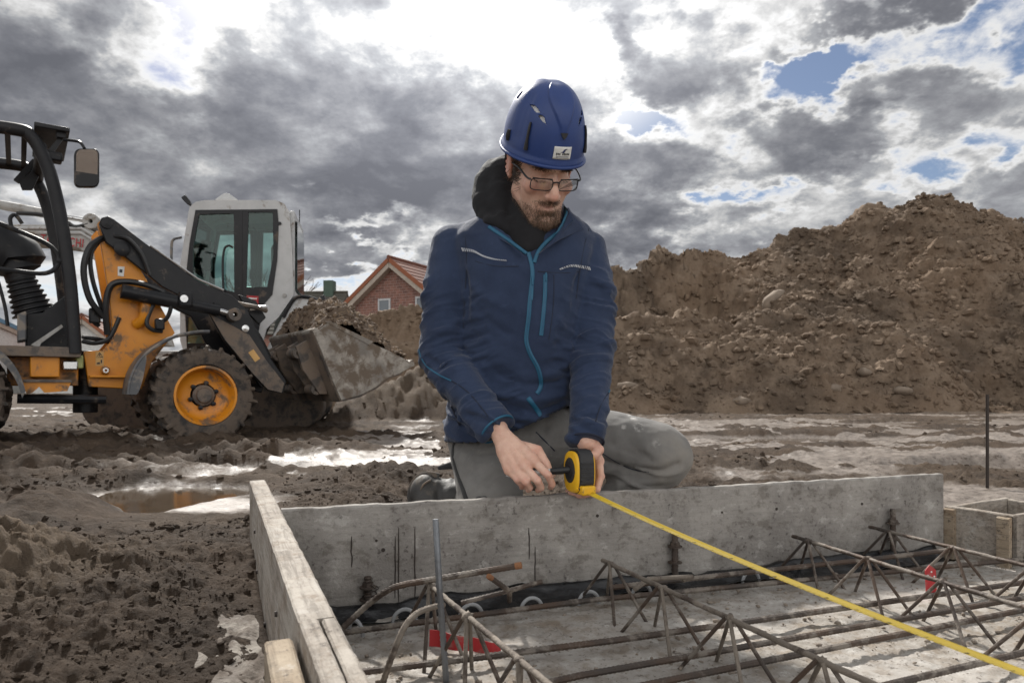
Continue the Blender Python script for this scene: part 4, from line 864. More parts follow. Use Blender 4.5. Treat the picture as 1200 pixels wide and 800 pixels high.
    # front fender: swept sheet over the near wheel
    out = [(151, 462), (153, 446), (160, 429), (171, 415), (186, 404), (206, 394), (228, 389), (246, 388)]; q = L.poly(out, -.64); mb = MB(); n = len(q); sec = [(-.0, 0), (.006, .012), (.30, .014), (.31, .0), (.30, -.012), (.006, -.012)]
    rings = []
    for i, p in enumerate(spline(q, 4)):
        rad = (p - Vector((0, p.y, .39))); rad.y = 0; rad.normalize(); rings.append([p + Vector((0, a, 0)) + rad * (z * 1) - rad * (.045 if a < .003 and False else 0) for a, z in sec])
    mb.rings(rings); fd = part(mb, 'front_fender', M_GREYP, bevel=0)
    rings = []
    for i, p in enumerate(spline(q, 4)):
        rad = (p - Vector((0, p.y, .39))); rad.y = 0; rad.normalize(); w_ = .085 * math.sin(math.pi * min(1, (i + 2) / 14)) ** .6 * (1 - .5 * i / 28); rings.append([p + Vector((0, .004, 0)) + rad * .008, p + Vector((0, .014, 0)) + rad * .008, p + Vector((0, .014, 0)) - rad * w_, p + Vector((0, .002, 0)) - rad * w_])
    MB().rings(rings).obj('fender_skirt', M_GREYP, fd, world=False)
    rq = L.poly([(-8, 408), (2, 412), (14, 424), (24, 440), (30, 458)], -.62); rings = []
    for p in spline(rq, 4): rings.append([p, p + Vector((0, .30, 0)), p + Vector((-.02, .30, -.035)), p + Vector((-.02, 0, -.05))])
    part(MB().rings(rings), 'rear_fender', M_GREYP, bevel=0)
    # chassis between the axles: sill, boxes, step, lower rod
    a, b = L.at(-60, 411, -.52), L.at(95, 411, -.52); part(MB().box(((a.x + b.x) / 2, 0, (a.z + b.z) / 2), (b.x - a.x, 1.04, .075)), 'platform', M_MUDDY)
    a, b = L.at(35, 428, -.46), L.at(70, 428, -.46); part(MB().box(((a.x + b.x) / 2, -.36, a.z), (b.x - a.x, .22, .17)), 'yellow_box', M_YEL, bevel=.008)
    a, b = L.at(8, 428, -.30), L.at(92, 440, -.30); part(MB().box(((a.x + b.x) / 2, 0, a.z - .02), (b.x - a.x, .56, .26)), 'rear_frame', M_YEL)
    stp = [(27, 447), (84, 446), (79, 458), (52, 460), (46, 453), (38, 460), (31, 462)]; mb = MB(); L.slab(mb, stp, -.52, .02); part(mb, 'step', M_YEL, bevel=0); a, b = L.at(27, 446, -.52), L.at(84, 446, -.52); part(MB().box(((a.x + b.x) / 2, -.44, a.z), (b.x - a.x, .20, .02)), 'step_tread', M_MUDDY, bevel=0)
    part(L.pipe(MB(), [(20, 467, -.40), (124, 468, -.40)], 0, .035, 0), 'drive_shaft', M_BLK, bevel=0); p = L.at(82, 428, -.4); part(MB().box(p, (.10, .08, .07)), 'step_lamp', M_CHR, bevel=.01); p = L.at(93, 424, -.38); part(MB().box(p, (.05, .07, .10)), 'lamp_bracket', mat('lime_plastic', (.40, .42, .16), .5), bevel=.01)
    p = L.at(100, 436, 0); part(MB().tube([(p.x, 0, .25), (p.x, 0, .75)], .09, 14), 'centre_pivot', M_BLK)
    # roll cage: near and far hoops, roof grille
    near = [(88, 414), (86, 380), (82, 330), (72, 260), (60, 208), (48, 178), (36, 160), (20, 152), (-60, 142)]; q = spline(L.poly(near, -.50), 6); part(MB().tube(q, .046, 10), 'cage_post', M_DARK, bevel=0)
    qf = [p + Vector((0, 1.0, 0)) for p in q]; part(MB().tube(qf, .046, 10), 'cage_post', M_DARK, bevel=0)
    q2 = [p + Vector((-1.1, 0, 0)) for p in q[:30]]; part(MB().tube(q2, .046, 10), 'cage_post', M_DARK, bevel=0); part(MB().tube([p + Vector((0, 1.0, 0)) for p in q2], .046, 10), 'cage_post', M_DARK, bevel=0)
    tp = L.at(48, 172, -.5); part(MB().tube([(tp.x, -.5, tp.z), (tp.x, .5, tp.z)], .04, 10), 'cage_crossbar', M_DARK, bevel=0)
    for k in range(9):
        x = tp.x - .10 - k * .10; part(MB().box((x, 0, tp.z + .085), (.035, .92, .02)), 'roof_slat', M_DARK, bevel=0)
    a = L.at(36, 152, -.5); b = L.at(78, 156, -.5); part(MB().box(((a.x + b.x) / 2 + .02, -.1, b.z + .02), ((b.x - a.x) * 1.0, .85, .035)), 'roof_visor', M_DARK, bevel=.008)
    a, b = L.at(50, 176, -.46), L.at(73, 190, -.46); part(MB().box(((a.x + b.x) / 2, -.42, (a.z + b.z) / 2), (b.x - a.x, .12, a.z - b.z)), 'work_lamp', M_DARK, bevel=.012); a, b = L.at(60, 160, -.46), L.at(74, 176, -.46); mb = MB(); L.slab(mb, [(54, 178), (72, 158), (76, 160), (62, 180)], -.46, .03); part(mb, 'lamp_bracket', M_DARK, bevel=0)
    a, b = L.at(68, 156, -.46), L.at(75, 162, -.46); part(MB().box(a.lerp(b, .5), (.06, .06, .05)), 'lamp_bolt', M_DARK, bevel=.006)
    mb = MB(); L.slab(mb, [(16, 210), (38, 186), (44, 190), (22, 214)], .2, .05); part(mb, 'cage_gusset', M_DARK, bevel=0); mb = MB(); L.slab(mb, [(22, 212), (44, 196), (46, 205), (38, 222), (26, 222)], .2, .04); part(mb, 'cage_gusset', M_DARK, bevel=0)
    # mirror on its stalk
    mp = [(75, 164, -.52), (86, 165, -.56), (94, 167, -.58), (99, 174, -.60)]; mi = part(L.pipe(MB(), mp, 0, .011), 'mirror_stalk', M_BLK, bevel=0)
    def rr(x0, y0, x1, y1, c, n=4):
        o = []
        for cx, cy, a0 in ((x1 - c, y0 + c, -90), (x1 - c, y1 - c, 0), (x0 + c, y1 - c, 90), (x0 + c, y0 + c, 180)):
            for k in range(n + 1): g = R(a0 + 90 * k / n); o.append((cx + c * math.cos(g), cy + c * math.sin(g)))
        return o
    M_o = rr(87, 174, 116.5, 219, 7); mb = MB(); L.slab(mb, M_o, -.60, .05); mh = part(mb, 'mirror_housing', M_BLK, None, .006)
    g = L.poly(rr(89.2, 176.2, 114.4, 216.8, 6), -.606); cen = sum(g, Vector()) / len(g); g = [p + Vector((0, (p.z - cen.z) * -.16, 0)) for p in g]; MB().prism(g, (0, .008, 0)).obj('mirror_glass', M_MIRROR, mh, world=False)
    # handrail, console with bellows, seat
    hr = [(-20, 312, -.50), (40, 320, -.50), (60, 318, -.50), (68, 308, -.50), (66, 296, -.50), (50, 283, -.50), (0, 262, -.50), (-30, 250, -.50)]; part(L.pipe(MB(), hr, 0, .017), 'handrail', M_DARK, bevel=0); p, p2 = L.at(66, 306, -.50), L.at(74, 306, -.50); part(MB().tube([p, p2], .022, 8), 'rail_clamp', M_DARK, bevel=0)
    part(L.pipe(MB(), [(14, 268, -.2), (12, 256, -.2), (18, 252, -.2), (26, 262, -.2)], 0, .014), 'grab_handle', M_DARK, bevel=0)
    c1, c0 = L.at(40, 368, -.1), L.at(14, 300, -.1); n = 30; rd = []
    for k in range(n + 1): u = k / n; rd.append((.135 - .045 * u) * (1 + (.10 if k % 4 < 2 else -.06)))
    part(MB().tube([c1.lerp(c0.lerp(c1, .35), k / n) for k in range(n + 1)], rd, 18), 'bellows', M_DARK, bevel=0)
    part(MB().tube(spline([c0.lerp(c1, .42), c0.lerp(c1, .2), c0, c0 + Vector((-.22, 0, .06))], 5), [.10] * 4 + [.16] * 4 + [.20] * 4 + [.22] * 4, 18), 'steering_console', M_DARK, bevel=0)
    con = [(30, 368), (50, 366), (78, 345), (86, 350), (88, 408), (30, 408)]; mb = MB(); L.slab(mb, con, -.28, .60); part(mb, 'console_box', M_DARK, bevel=.012); mb = MB(); L.slab(mb, [(20, 368), (31, 364), (31, 398), (20, 400)], -.42, .3); part(mb, 'side_box', M_GREYP, bevel=.01)
    mb = MB(); L.slab(mb, [(36, 404), (72, 380), (74, 383), (48, 402), (46, 407)], -.40, .05); part(mb, 'pedal', M_SILV, bevel=0)
    part(L.pipe(MB(), [(-2, 330, -.3), (6, 360, -.3), (9, 382, -.3)], 0, .012), 'control_lever', M_BLK, bevel=0)
    a = L.at(-40, 400, 0); part(MB().box((a.x - .15, 0, .98), (.45, .46, .10)), 'seat', M_DARK, bevel=.03); part(MB().box((a.x - .38, 0, 1.28), (.10, .44, .6)), 'seat_back', M_DARK, bevel=.03); part(MB().box((a.x - .75, 0, .85), (.95, .9, .55)), 'engine_hood', M_YEL, bevel=.04)
    # bucket: back, two side plates, floor and lip, coupler ribs
    Y0, Y1 = -.66, .66
    sd = [(384, 378), (410, 389), (436, 402), (458, 412), (479, 423), (477, 431), (468, 438), (456, 442), (440, 454), (422, 463), (400, 469), (390, 446), (378, 414), (368, 391)]
    pl = L.poly(sd, Y0); bk = thing  # noqa
    mb = MB().prism(pl, (0, .022, 0)); b_o = part(mb, 'bucket', M_BKT, bevel=.003)
    MB().prism([p + Vector((0, Y1 - Y0 - .022, 0)) for p in pl], (0, .022, 0)).obj('side_plate', M_BKT, b_o, world=False)
    shell = L.poly([(479, 424), (470, 436), (456, 442), (440, 454), (422, 463), (400, 469), (390, 446), (378, 414), (368, 391), (384, 378)], Y0 + .02); rings = []
    for i, p in enumerate(shell):
        nrm = Vector((0, 0, 0)); tq = shell[min(i + 1, len(shell) - 1)] - shell[max(i - 1, 0)]; nrm = Vector((-tq.z, 0, tq.x)).normalized() * .016
        rings.append([p + nrm, p + nrm + Vector((0, Y1 - Y0 - .04, 0)), p - nrm + Vector((0, Y1 - Y0 - .04, 0)), p - nrm])
    MB().rings(rings).obj('bucket_shell', M_MUDDY, b_o, world=False)
    lip = L.poly([(484, 421), (486, 428), (462, 440), (460, 433)], Y0 - .004); MB().prism(lip, (0, Y1 - Y0 + .01, 0)).obj('cutting_edge', M_BKT, b_o, world=False)
    mb = MB(); tr = L.poly([(382, 377), (387, 376), (437, 400), (434, 405)], Y0 - .006); mb.prism(tr, (0, .03, 0)); mb.obj('rim_bar', M_BKT, b_o, world=False)
    a, b = L.at(370, 389, Y0), L.at(384, 379, Y0); MB().tube([a + Vector((0, 0, .01)), a + Vector((0, Y1 - Y0, .01))], .028, 10).obj('rim_bar', M_BKT, b_o, world=False)
    hp = L.at(370, 420, Y0 + .25); bx = L.poly([(372, 396), (384, 420), (396, 462), (386, 462), (366, 432), (358, 404)], Y0)
    for yy in (.22, .46, .84, 1.06): MB().prism([p + Vector((-.01, yy, 0)) for p in bx], (0, .05, 0)).obj('coupler_rib', M_MUDDY, b_o, world=False, bevel=.006)
    for yy in (.34, .95): MB().lathe([(.02, -.10), (.05, -.10), (.05, .10), (.02, .10)], bx[5].lerp(bx[4], .3) + Vector((0, yy, 0)), (0, 1, 0), 18, True).obj('coupler_tube', M_MUDDY, b_o, world=False); MB().lathe([(.02, -.10), (.05, -.10), (.05, .10), (.02, .10)], bx[3].lerp(bx[4], .2) + Vector((0, yy, 0)), (0, 1, 0), 18, True).obj('coupler_tube', M_MUDDY, b_o, world=False)
    # load of earth in the bucket (a thing of its own)
    x0, x1 = pl[13].x + .02, pl[4].x - .01; nx, ny = 90, 110; xs = np.linspace(0, 1, nx); ys = np.linspace(Y0 + .03, Y1 - .03, ny); U, Yv = np.meshgrid(xs, ys)
    rim = np.interp(U, [0, .15, 1], [pl[13].z, pl[0].z - .01, pl[4].z + .02]); w = np.sin(np.pi * np.clip((Yv - Y0) / (Y1 - Y0), 0, 1)) ** .6; Xv = x0 + (x1 - x0) * U
    z = rim + (.36 * w * np.sin(np.pi * np.clip(U * .92 + .04, 0, 1)) ** .75) * (1 + .25 * fbm(Xv * 3, Yv * 3, octv=4, seed=5)) + .05 * fbm(Xv * 8, Yv * 8, octv=4, seed=6) + .03 * (1 - np.minimum(cells(Xv * 12, Yv * 12, 3), 1)) - .03
    v = np.stack([Xv.ravel(), Yv.ravel(), z.ravel()], -1); i, j = np.meshgrid(np.arange(ny - 1), np.arange(nx - 1), indexing='ij'); f = np.stack([i * nx + j, i * nx + j + 1, (i + 1) * nx + j + 1, (i + 1) * nx + j], -1).reshape(-1, 4)
    g = np.random.default_rng(5); k = g.integers(0, len(v), 1500); s = .006 + .028 * g.random(1500) ** 6; v2, f2 = lumps(v[k] + [0, 0, .004], s, False, .8, .4, 4)
    me = mesh_np('bucket_load', v, f); me.transform(L.M); o = link('bucket_load', me, M_LOAD); tag(o, 'dark earth heaped in the bucket of the yellow loader', 'earth load'); me = mesh_np('earth_clods', v2, f2); me.transform(L.M); tag(link('earth_clods', me, M_LOAD, o), kind='stuff')
    return L
M_LOAD = mat('dark_earth', (.115, .080, .055), .93, col2=(.055, .040, .030), scale=14, amt=.9, dirt=(.20, .14, .09), dscale=14, damt=.38, bump=.6, bscale=40)
build_loader()

def build_excavator():
    # x runs towards the machine's tail (right in the photo), y to its far side
    E = Local(tuple(P(300, 453, 7.6)[:2]) + (0,), R(11)); W = 1.02
    t = thing('excavator', 'light grey midi excavator with a dark framed cab parked behind the loader', 'excavator', E.o, E.th)
    def part(mb, name, m, parent=None, bevel=.008, **k): return mb.obj(name, m, parent or t, world=False, bevel=bevel, **k)
    out = [(211, 399), (211, 311), (217, 272), (222, 243), (229, 236.5), (240, 234.5), (323, 234.5), (333, 238.5), (339, 248), (342, 290), (344, 346), (326, 372), (312, 385), (306, 408), (215, 412)]
    q = E.poly(out, 0)
    # windows cut as frames: outer skin built as a ring around the dark door frame, on both sides
    inn = [(229, 246), (325, 245), (326.5, 262), (325, 304), (319, 345), (309, 357), (300, 405), (219, 408), (217, 330), (222, 285)]
    def ring_panel(outer, inner, y, th):
        """plate with an opening: both outlines resampled by angle and bridged"""
        c = sum((Vector((p[0], p[1], 0)) for p in inner), Vector()) / len(inner)
        def samp(poly, a):
            d = Vector((math.cos(a), math.sin(a))); best = None
            for i in range(len(poly)):
                p, r = Vector(poly[i]) - c.to_2d(), Vector(poly[(i + 1) % len(poly)]) - c.to_2d(); e = r - p; den = d.x * e.y - d.y * e.x
                if abs(den) < 1e-9: continue
                tt = (p.x * e.y - p.y * e.x) / den; u = (p.x * d.y - p.y * d.x) / den
                if tt > 0 and -1e-6 <= u <= 1 + 1e-6 and (best is None or tt > best): best = tt
            return (c.x + d.x * best, c.y + d.y * best)
        angs = sorted(set([math.atan2(p[1] - c.y, p[0] - c.x) for p in outer + inner] + list(np.linspace(-math.pi, math.pi, 48)[:-1]))); mb = MB(); n = len(angs)
        O = [E.at(*samp(outer, a), y) for a in angs]; I_ = [E.at(*samp(inner, a), y) for a in angs]; dv = Vector((0, th, 0))
        v = O + I_ + [p + dv for p in O] + [p + dv for p in I_]; f = []
        for i in range(n):
            j = (i + 1) % n; f += [(i, j, n + j, n + i), (2 * n + i, 3 * n + i, 3 * n + j, 2 * n + j), (i, 2 * n + i, 2 * n + j, j), (n + i, n + j, 3 * n + j, 3 * n + i)]
        return mb.add(v, f)
    cab = part(ring_panel(out, inn, 0, .05), 'cab', M_WHT, bevel=0)
    w1 = [(233, 251), (274, 250), (274.5, 342), (226, 331), (226, 290)]; w2 = [(291, 248.5), (319.5, 248.5), (320.5, 300), (313, 336), (288.5, 337)]; w3 = [(220, 372), (252, 376), (250, 402), (219, 402)]
    dm = (282, 0)
    dr = part(ring_panel([(229, 246), (284, 245.5), (284, 352), (262, 360), (216.5, 354), (217, 330), (222, 285)], w1, -.012, .04), 'door_frame', M_BLK, cab, 0)
    part(ring_panel([(284.2, 245.5), (325, 245), (326.5, 262), (325, 304), (319, 345), (309, 357), (284.2, 356)], w2, -.010, .04), 'window_frame', M_BLK, cab, 0)
    part(ring_panel([(216.3, 354.5), (262, 360.5), (284, 353), (284, 406), (219, 408)], w3, -.011, .04), 'door_frame', M_BLK, cab, 0)
    mb = MB(); E.slab(mb, [(284.4, 357), (308, 358), (300, 405), (284.4, 406)], -.009, .04); part(mb, 'lower_panel', M_BLK, cab, 0)
    for w in (w1, w2, w3):
        mb = MB(); E.slab(mb, w, .006, .006); part(mb, 'window_pane', M_GLASS, cab, 0)
    # far side with the same openings, roof, front and rear
    def far(mb): return mb
    sh = Vector((0, W, 0))
    m2 = ring_panel(out, inn, 0, .05); m2.v = [p + sh for p in m2.v]; part(m2, 'cab_side', M_WHT, cab, 0)
    m2 = ring_panel([(229.2, 246.2), (284, 245.7), (284, 352), (262, 404), (219.2, 404), (217.2, 330), (222.2, 285)], w1, 0, .04); m2.v = [p + sh for p in m2.v]; part(m2, 'door_frame', M_BLK, cab, 0)
    m2 = ring_panel([(284.3, 245.7), (324.8, 245.2), (326.2, 262), (324.8, 304), (318.8, 345), (308.8, 357), (284.3, 404)], w2, 0, .04); m2.v = [p + sh for p in m2.v]; part(m2, 'window_frame', M_BLK, cab, 0)
    def strip(idx, name, m, y0=.05, y1=W, th=.03):
        rings = []
        for i in idx:
            p = q[i]; rings.append([Vector((p.x, y0, p.z)), Vector((p.x, y1, p.z))])
        mb = MB()
        cx = sum(p.x for p in q) / len(q); cz = sum(p.z for p in q) / len(q); rr_ = []
        for a, b in rings:
            d = Vector((cx - a.x, 0, cz - a.z)).normalized() * th; rr_.append([a, b, b + d, a + d])
        return part(mb.rings(rr_), name, m, cab, 0)
    strip([3, 4, 5, 6, 7, 8], 'cab_roof', M_WHT)
    strip([0, 1], 'front_panel', M_WHT)
    mb = MB(); a, b = q[1], q[3]; mb.prism([Vector((a.x + .02, .05, a.z)), Vector((a.x + .02, W, a.z)), Vector((b.x + .02, W, b.z - .03)), Vector((b.x + .02, .05, b.z - .03))], (.006, 0, 0)); part(mb, 'windscreen', M_GLASS, cab, 0)
    # rear: window in a dark frame, seen edge-on from here
    r0, r1, r2 = q[8], q[10], q[11]
    zt, zb_, xr = r0.z - .04, r1.z + .06, r1.x
    mb = MB()
    for (y0, y1, z0, z1) in ((.05, .10, zb_ - .3, zt + .06), (W - .05, W, zb_ - .3, zt + .06), (.10, W - .05, zt - .03, zt + .06), (.10, W - .05, zb_ - .3, zb_)):
        mb.box((xr - .02 + (.0), (y0 + y1) / 2, (z0 + z1) / 2), (.05, y1 - y0, z1 - z0))
    part(mb, 'rear_frame', M_WHT, cab, .004)
    mb = MB().box((xr + .012, W * .55, (zt + zb_) / 2), (.02, W * .74, zt - zb_ - .05)); part(mb, 'rear_window', glass_material('rear_glass', (.30, .36, .36), .6), cab, 0)
    # roof eye, lamp, antenna, rails
    mb = MB(); E.slab(mb, [(252, 233.5), (257, 230), (262, 226.5), (268, 226.5), (278, 233.5)], .45, .05); part(mb, 'lifting_eye', M_WHT, cab, .004)
    mb = MB(); E.slab(mb, [(212, 231), (217, 228), (223, 236), (224, 241), (219, 239), (214, 234)], .12, .07); part(mb, 'work_lamp', M_BLK, cab, .006)
    part(E.pipe(MB(), [(351, 285, .9), (351, 246, .9)], 0, .006, 0), 'antenna', M_BLK, cab, 0)
    part(E.pipe(MB(), [(201, 308, -.04), (201, 290, -.04), (203, 281, -.04), (213, 278, -.04)], 0, .014), 'handrail', M_GREYP, cab, 0)
    part(E.pipe(MB(), [(262, 345, -.05), (261, 310, -.05), (263, 292, -.05), (268, 288, -.05), (273, 290, -.03)], 0, .012), 'door_handle', M_BLK, cab, 0)
    mb = MB(); E.slab(mb, [(289, 346), (303, 347), (302.5, 357), (289, 356.5)], -.022, .008); part(mb, 'red_sticker', M_RED, cab, 0); 
    mb = MB(); E.slab(mb, [(291, 348.5), (301, 349.2), (301, 350.6), (291, 350)], -.0245, .002); part(mb, 'sticker_print', M_STK, cab, 0)
    p = E.at(328, 262, -.002); part(MB().lathe([(.0001, 0), (.018, 0), (.018, .012), (.0001, .012)], p, (0, -1, 0), 12), 'cab_bolt', M_BLK, cab, 0); p = E.at(333.5, 346, -.002); part(MB().lathe([(.0001, 0), (.022, 0), (.022, .012), (.0001, .012)], p, (0, -1, 0), 12), 'cab_bolt', M_SILV, cab, 0)
    # inside: seat, console, levers
    p = E.at(310, 350, .5); part(MB().box((p.x - .05, .5, p.z + .05), (.42, .46, .12)), 'seat', M_DARK, bevel=.04); part(MB().box((p.x + .16, .5, p.z + .34), (.13, .44, .52)), 'seat_back', M_DARK, bevel=.05)
    p = E.at(296, 322, .3); part(MB().tube([p + Vector((0, 0, -.3)), p], .012, 8), 'control_lever', M_BLK, bevel=0); part(MB().ell(p, (.035, .035, .07)), 'lever_grip', M_BLK, bevel=0)
    p = E.at(243, 300, .8); part(MB().box(p, (.10, .12, .34)), 'display', M_DARK, bevel=.02); p = E.at(236, 340, .55); part(MB().box(p + Vector((0, 0, -.1)), (.08, .5, .05)), 'dashboard', M_DARK, bevel=.01)
    # house: engine cover behind the cab, floor, tracks
    hood = [(323, 386), (333, 366), (345, 350), (356, 346), (372, 350), (384, 362), (390, 385), (388, 420), (306, 420)]; mb = MB(); E.slab(mb, hood, .02, 1.5); part(mb, 'engine_cover', M_WHT, bevel=.03)
    part(E.pipe(MB(), [(332, 372, .005), (345, 350, .005), (360, 348, .005), (372, 352, .005), (377, 360, .005)], 0, .018), 'cover_trim', M_BLK, bevel=0); mb = MB(); E.slab(mb, [(371, 350), (380, 344.5), (381, 356), (377, 361)], .3, .3); part(mb, 'exhaust_cowl', M_BLK, bevel=.01)
    a, b = E.at(185, 420, 0), E.at(395, 420, 0); zf = a.z; part(MB().box(((a.x + b.x) / 2, .75, zf - .03), (b.x - a.x, 1.75, .22)), 'turntable_deck', M_SILV, bevel=.03); part(MB().lathe([(.0001, 0), (.45, 0), (.45, .14), (.0001, .14)], ((a.x + b.x) / 2, .75, zf - .25), (0, 0, 1), 28), 'slewing_ring', M_BLK, bevel=0)
    cx = (a.x + b.x) / 2 - .42
    for yy in (-.1, 1.15):
        pr = [(cx - 1.05 + .0, .25)]; loop = []
        for k in range(12): g = R(90 + 180 * k / 11); loop.append(Vector((cx - .95 + .25 * math.cos(g), yy, .26 + .25 * math.sin(g))))
        for k in range(12): g = R(-90 + 180 * k / 11); loop.append(Vector((cx + .95 + .25 * math.cos(g), yy, .26 + .25 * math.sin(g))))
        part(MB().prism(loop, (0, .42, 0)), 'track', M_RUB, bevel=.02)
    # boom to the left with its cylinder
    BY = .35
    boom = [(-60, 262), (40, 263), (97, 263), (108, 270), (124, 284), (150, 322), (186, 372), (198, 405), (168, 405), (150, 360), (128, 318), (108, 303), (92, 291), (60, 287), (-60, 280)]
    mb = MB(); E.slab(mb, boom, BY, .26); bm_ = part(mb, 'boom', M_SILV, bevel=.012)
    for k, off in enumerate((4.5, 10)):
        ln = [(-60, 262 + off), (40, 263 + off), (96 - off * .1, 263 + off), (107, 270 + off), (122, 284 + off)]; part(MB().tube(E.poly(ln, BY - .008), .016, 6), 'boom_flange', M_WHT, bm_, 0)
    part(E.pipe(MB(), [(-60, 232, BY + .12), (0, 240, BY + .12), (62, 252, BY + .12)], 0, .05, 0, 12), 'boom_cylinder', M_SILV, bm_, 0); part(E.pipe(MB(), [(62, 252, BY + .12), (100, 258, BY + .12)], 0, .03, 0, 10), 'piston_rod', M_CHR, bm_, 0); part(E.pipe(MB(), [(20, 250, BY + .05), (50, 252, BY + .05), (75, 258, BY), (88, 266, BY), (104, 262, BY)], 0, .022), 'hose', M_HOSE, bm_, 0)
    p = E.at(106, 259, BY - .02); part(MB().lathe([(.02, 0), (.085, 0), (.085, .30), (.02, .30)], p, (0, 1, 0), 22, True), 'cylinder_eye', M_SILV, bm_, .008)
    cu = bpy.data.curves.new('boom_lettering', 'FONT'); cu.body = 'TAKEUCHI'; cu.size = .135; cu.extrude = .002; cu.space_character = 1.12; cu.align_x = 'LEFT'
    o = bpy.data.objects.new('boom_lettering', cu); COL.objects.link(o); o.parent = bm_; cu.materials.append(M_REDL); p, p2 = E.at(47, 284.5, BY - .006), E.at(97, 290, BY - .006)
    bpy.context.view_layer.update(); wd = o.dimensions.x; s = (p2.x - p.x) / wd; me_ = bpy.data.meshes.new_from_object(o.evaluated_get(bpy.context.evaluated_depsgraph_get())); me_.name = 'boom_lettering'; bpy.data.objects.remove(o); o = bpy.data.objects.new('boom_lettering', me_); COL.objects.link(o); o.parent = bm_; o.scale = (s, 1.0, 1); o.location = p; o.rotation_euler = (R(90), R(-(math.degrees(math.atan2(p2.z - p.z, p2.x - p.x)))), 0); WM[o.name] = WM[t.name]
    return E
build_excavator()

# ---------------------------------------------------------------- far houses and tree
def brick_material():
    m = bpy.data.materials.new('red_brick'); m.use_nodes = True; t = m.node_tree; N = NT(t); b = t.nodes['Principled BSDF']
    uv = N.n('ShaderNodeUVMap').outputs[0]; br = N.n('ShaderNodeTexBrick'); t.links.new(uv, br.inputs[0]); br.inputs['Color1'].default_value = (.22, .105, .080, 1); br.inputs['Color2'].default_value = (.13, .068, .058, 1); br.inputs['Mortar'].default_value = (.30, .24, .21, 1)
    br.inputs['Scale'].default_value = 1; br.inputs['Brick Width'].default_value = .42; br.inputs['Row Height'].default_value = .15; br.inputs['Mortar Size'].default_value = .012
    n = N.noise(N.n('ShaderNodeTexCoord').outputs['Object'], 3, 6, .7); t.links.new(N.mix(N.mapr(n, .4, .65, 0, .55), br.outputs[0], (.34, .17, .13)), b.inputs['Base Color']); b.inputs['Roughness'].default_value = .9; return m
M_BRICK = brick_material()
M_TILE = mat('red_brown_roof_tile', (.165, .060, .036), .75, col2=(.10, .042, .030), scale=3, amt=.8); M_VERGE = mat('orange_verge_tile', (.27, .09, .04), .7, amt=.4); M_TRIM = mat('verge_board', (.42, .36, .30), .7); M_DTILE = mat('dark_roof_tile', (.075, .070, .055), .85, col2=(.05, .045, .04), scale=5)
M_PVC = mat('white_window_frame', (.50, .51, .52), .4); M_PANE = mat('window_glass', (.10, .12, .14), .06, amt=.3, spec=.8); M_RENDER = mat('white_render', (.62, .62, .60), .8); M_BLUE = mat('blue_sheet', (.13, .25, .36), .6); M_GREEN = mat('green_chimney', (.06, .10, .075), .7)
def house(name, label, o, th, wid, eave, peak, length, wallm, roofm, wins, over=.35, win=(1.0, 1.25), tiles=True):
    """gable towards -y in its own frame, ridge along +y"""
    t = thing(name, label, 'house', o, th); h = wid / 2; sl = (peak - eave) / h
    pts = [(-h, 0), (h, 0), (h, eave), (0, peak), (-h, eave)]
    w = MB().prism([Vector((x, 0, z)) for x, z in pts], (0, length, 0)).obj('wall', wallm, t, world=False, sm=False); me = w.data
    uv = me.uv_layers.new(name='UVMap')
    for lp in me.loops:
        c = me.vertices[lp.vertex_index].co; uv.data[lp.index].uv = (c.x + c.y, c.z)
    for s in (-1, 1):
        n = int((h + over) / .34); mb = MB()
        for k in range(n):
            x0, x1 = (h + over) * k / n, (h + over) * (k + 1) / n + .03
            a = [Vector((s * x0, -over, peak - sl * x0 + .16)), Vector((s * x1, -over, peak - sl * x1 + .20)), Vector((s * x1, -over, peak - sl * x1 + .10)), Vector((s * x0, -over, peak - sl * x0 + .08))]
            mb.prism(a, (0, length + 2 * over, 0))
        mb.obj('roof', roofm, t, world=False, sm=False)
        v = [Vector((s * .02, -over - .04, peak + .17)), Vector((s * (h + over), -over - .04, peak - sl * (h + over) + .17)), Vector((s * (h + over), -over - .04, peak - sl * (h + over) - .10)), Vector((s * .02, -over - .04, peak - .12))]
        MB().prism(v, (0, .04, 0)).obj('verge_tiles', M_VERGE if roofm is M_TILE else roofm, t, world=False, sm=False)
        v = [Vector((s * .02, -over + .01, peak - .03)), Vector((s * (h + over - .05), -over + .01, peak - sl * (h + over - .05) - .05)), Vector((s * (h + over - .25), -over + .01, peak - sl * (h + over - .05) - .30)), Vector((s * .02, -over + .01, peak - .42))]
        MB().prism(v, (0, over - .03, 0)).obj('verge_board', M_TRIM, t, world=False, sm=False)
    MB().tube([(0, -over - .05, peak + .16), (0, length + over, peak + .16)], .12, 8).obj('ridge_tiles', roofm, t, world=False)
    for (x, z) in wins:
        f = MB(); ww, wh = win
        for c, s_ in (((x, -.03, z + wh / 2 - .05), (ww, .10, .10)), ((x, -.03, z - wh / 2 + .05), (ww, .10, .10)), ((x - ww / 2 + .05, -.03, z), (.10, .10, wh - .2)), ((x + ww / 2 - .05, -.03, z), (.10, .10, wh - .2))): f.box(c, s_)
        fo = f.obj('window', M_PVC, t, world=False, sm=False); MB().box((x, -.03, z), (ww - .2, .04, wh - .2)).obj('pane', M_PANE, fo, world=False, sm=False)
    return t
hp = P(459, 306, 40); th = R(-26)
t = house('brick_house', 'red brick house with orange tiled gable roof beyond the earth heap', (hp.x + .1, hp.y, 0), th, 8.4, 4.4, hp.z, 11, M_BRICK, M_TILE, [(-.6, 5.0), (1.95, 5.0)], .45, (.85, .95))
MB().box((2.0, 4.5, hp.z - 1.3), (.10, .25, .5), Matrix.Rotation(R(-30), 3, 'Y')).obj('roof_vent', M_PVC, t, world=False, sm=False)
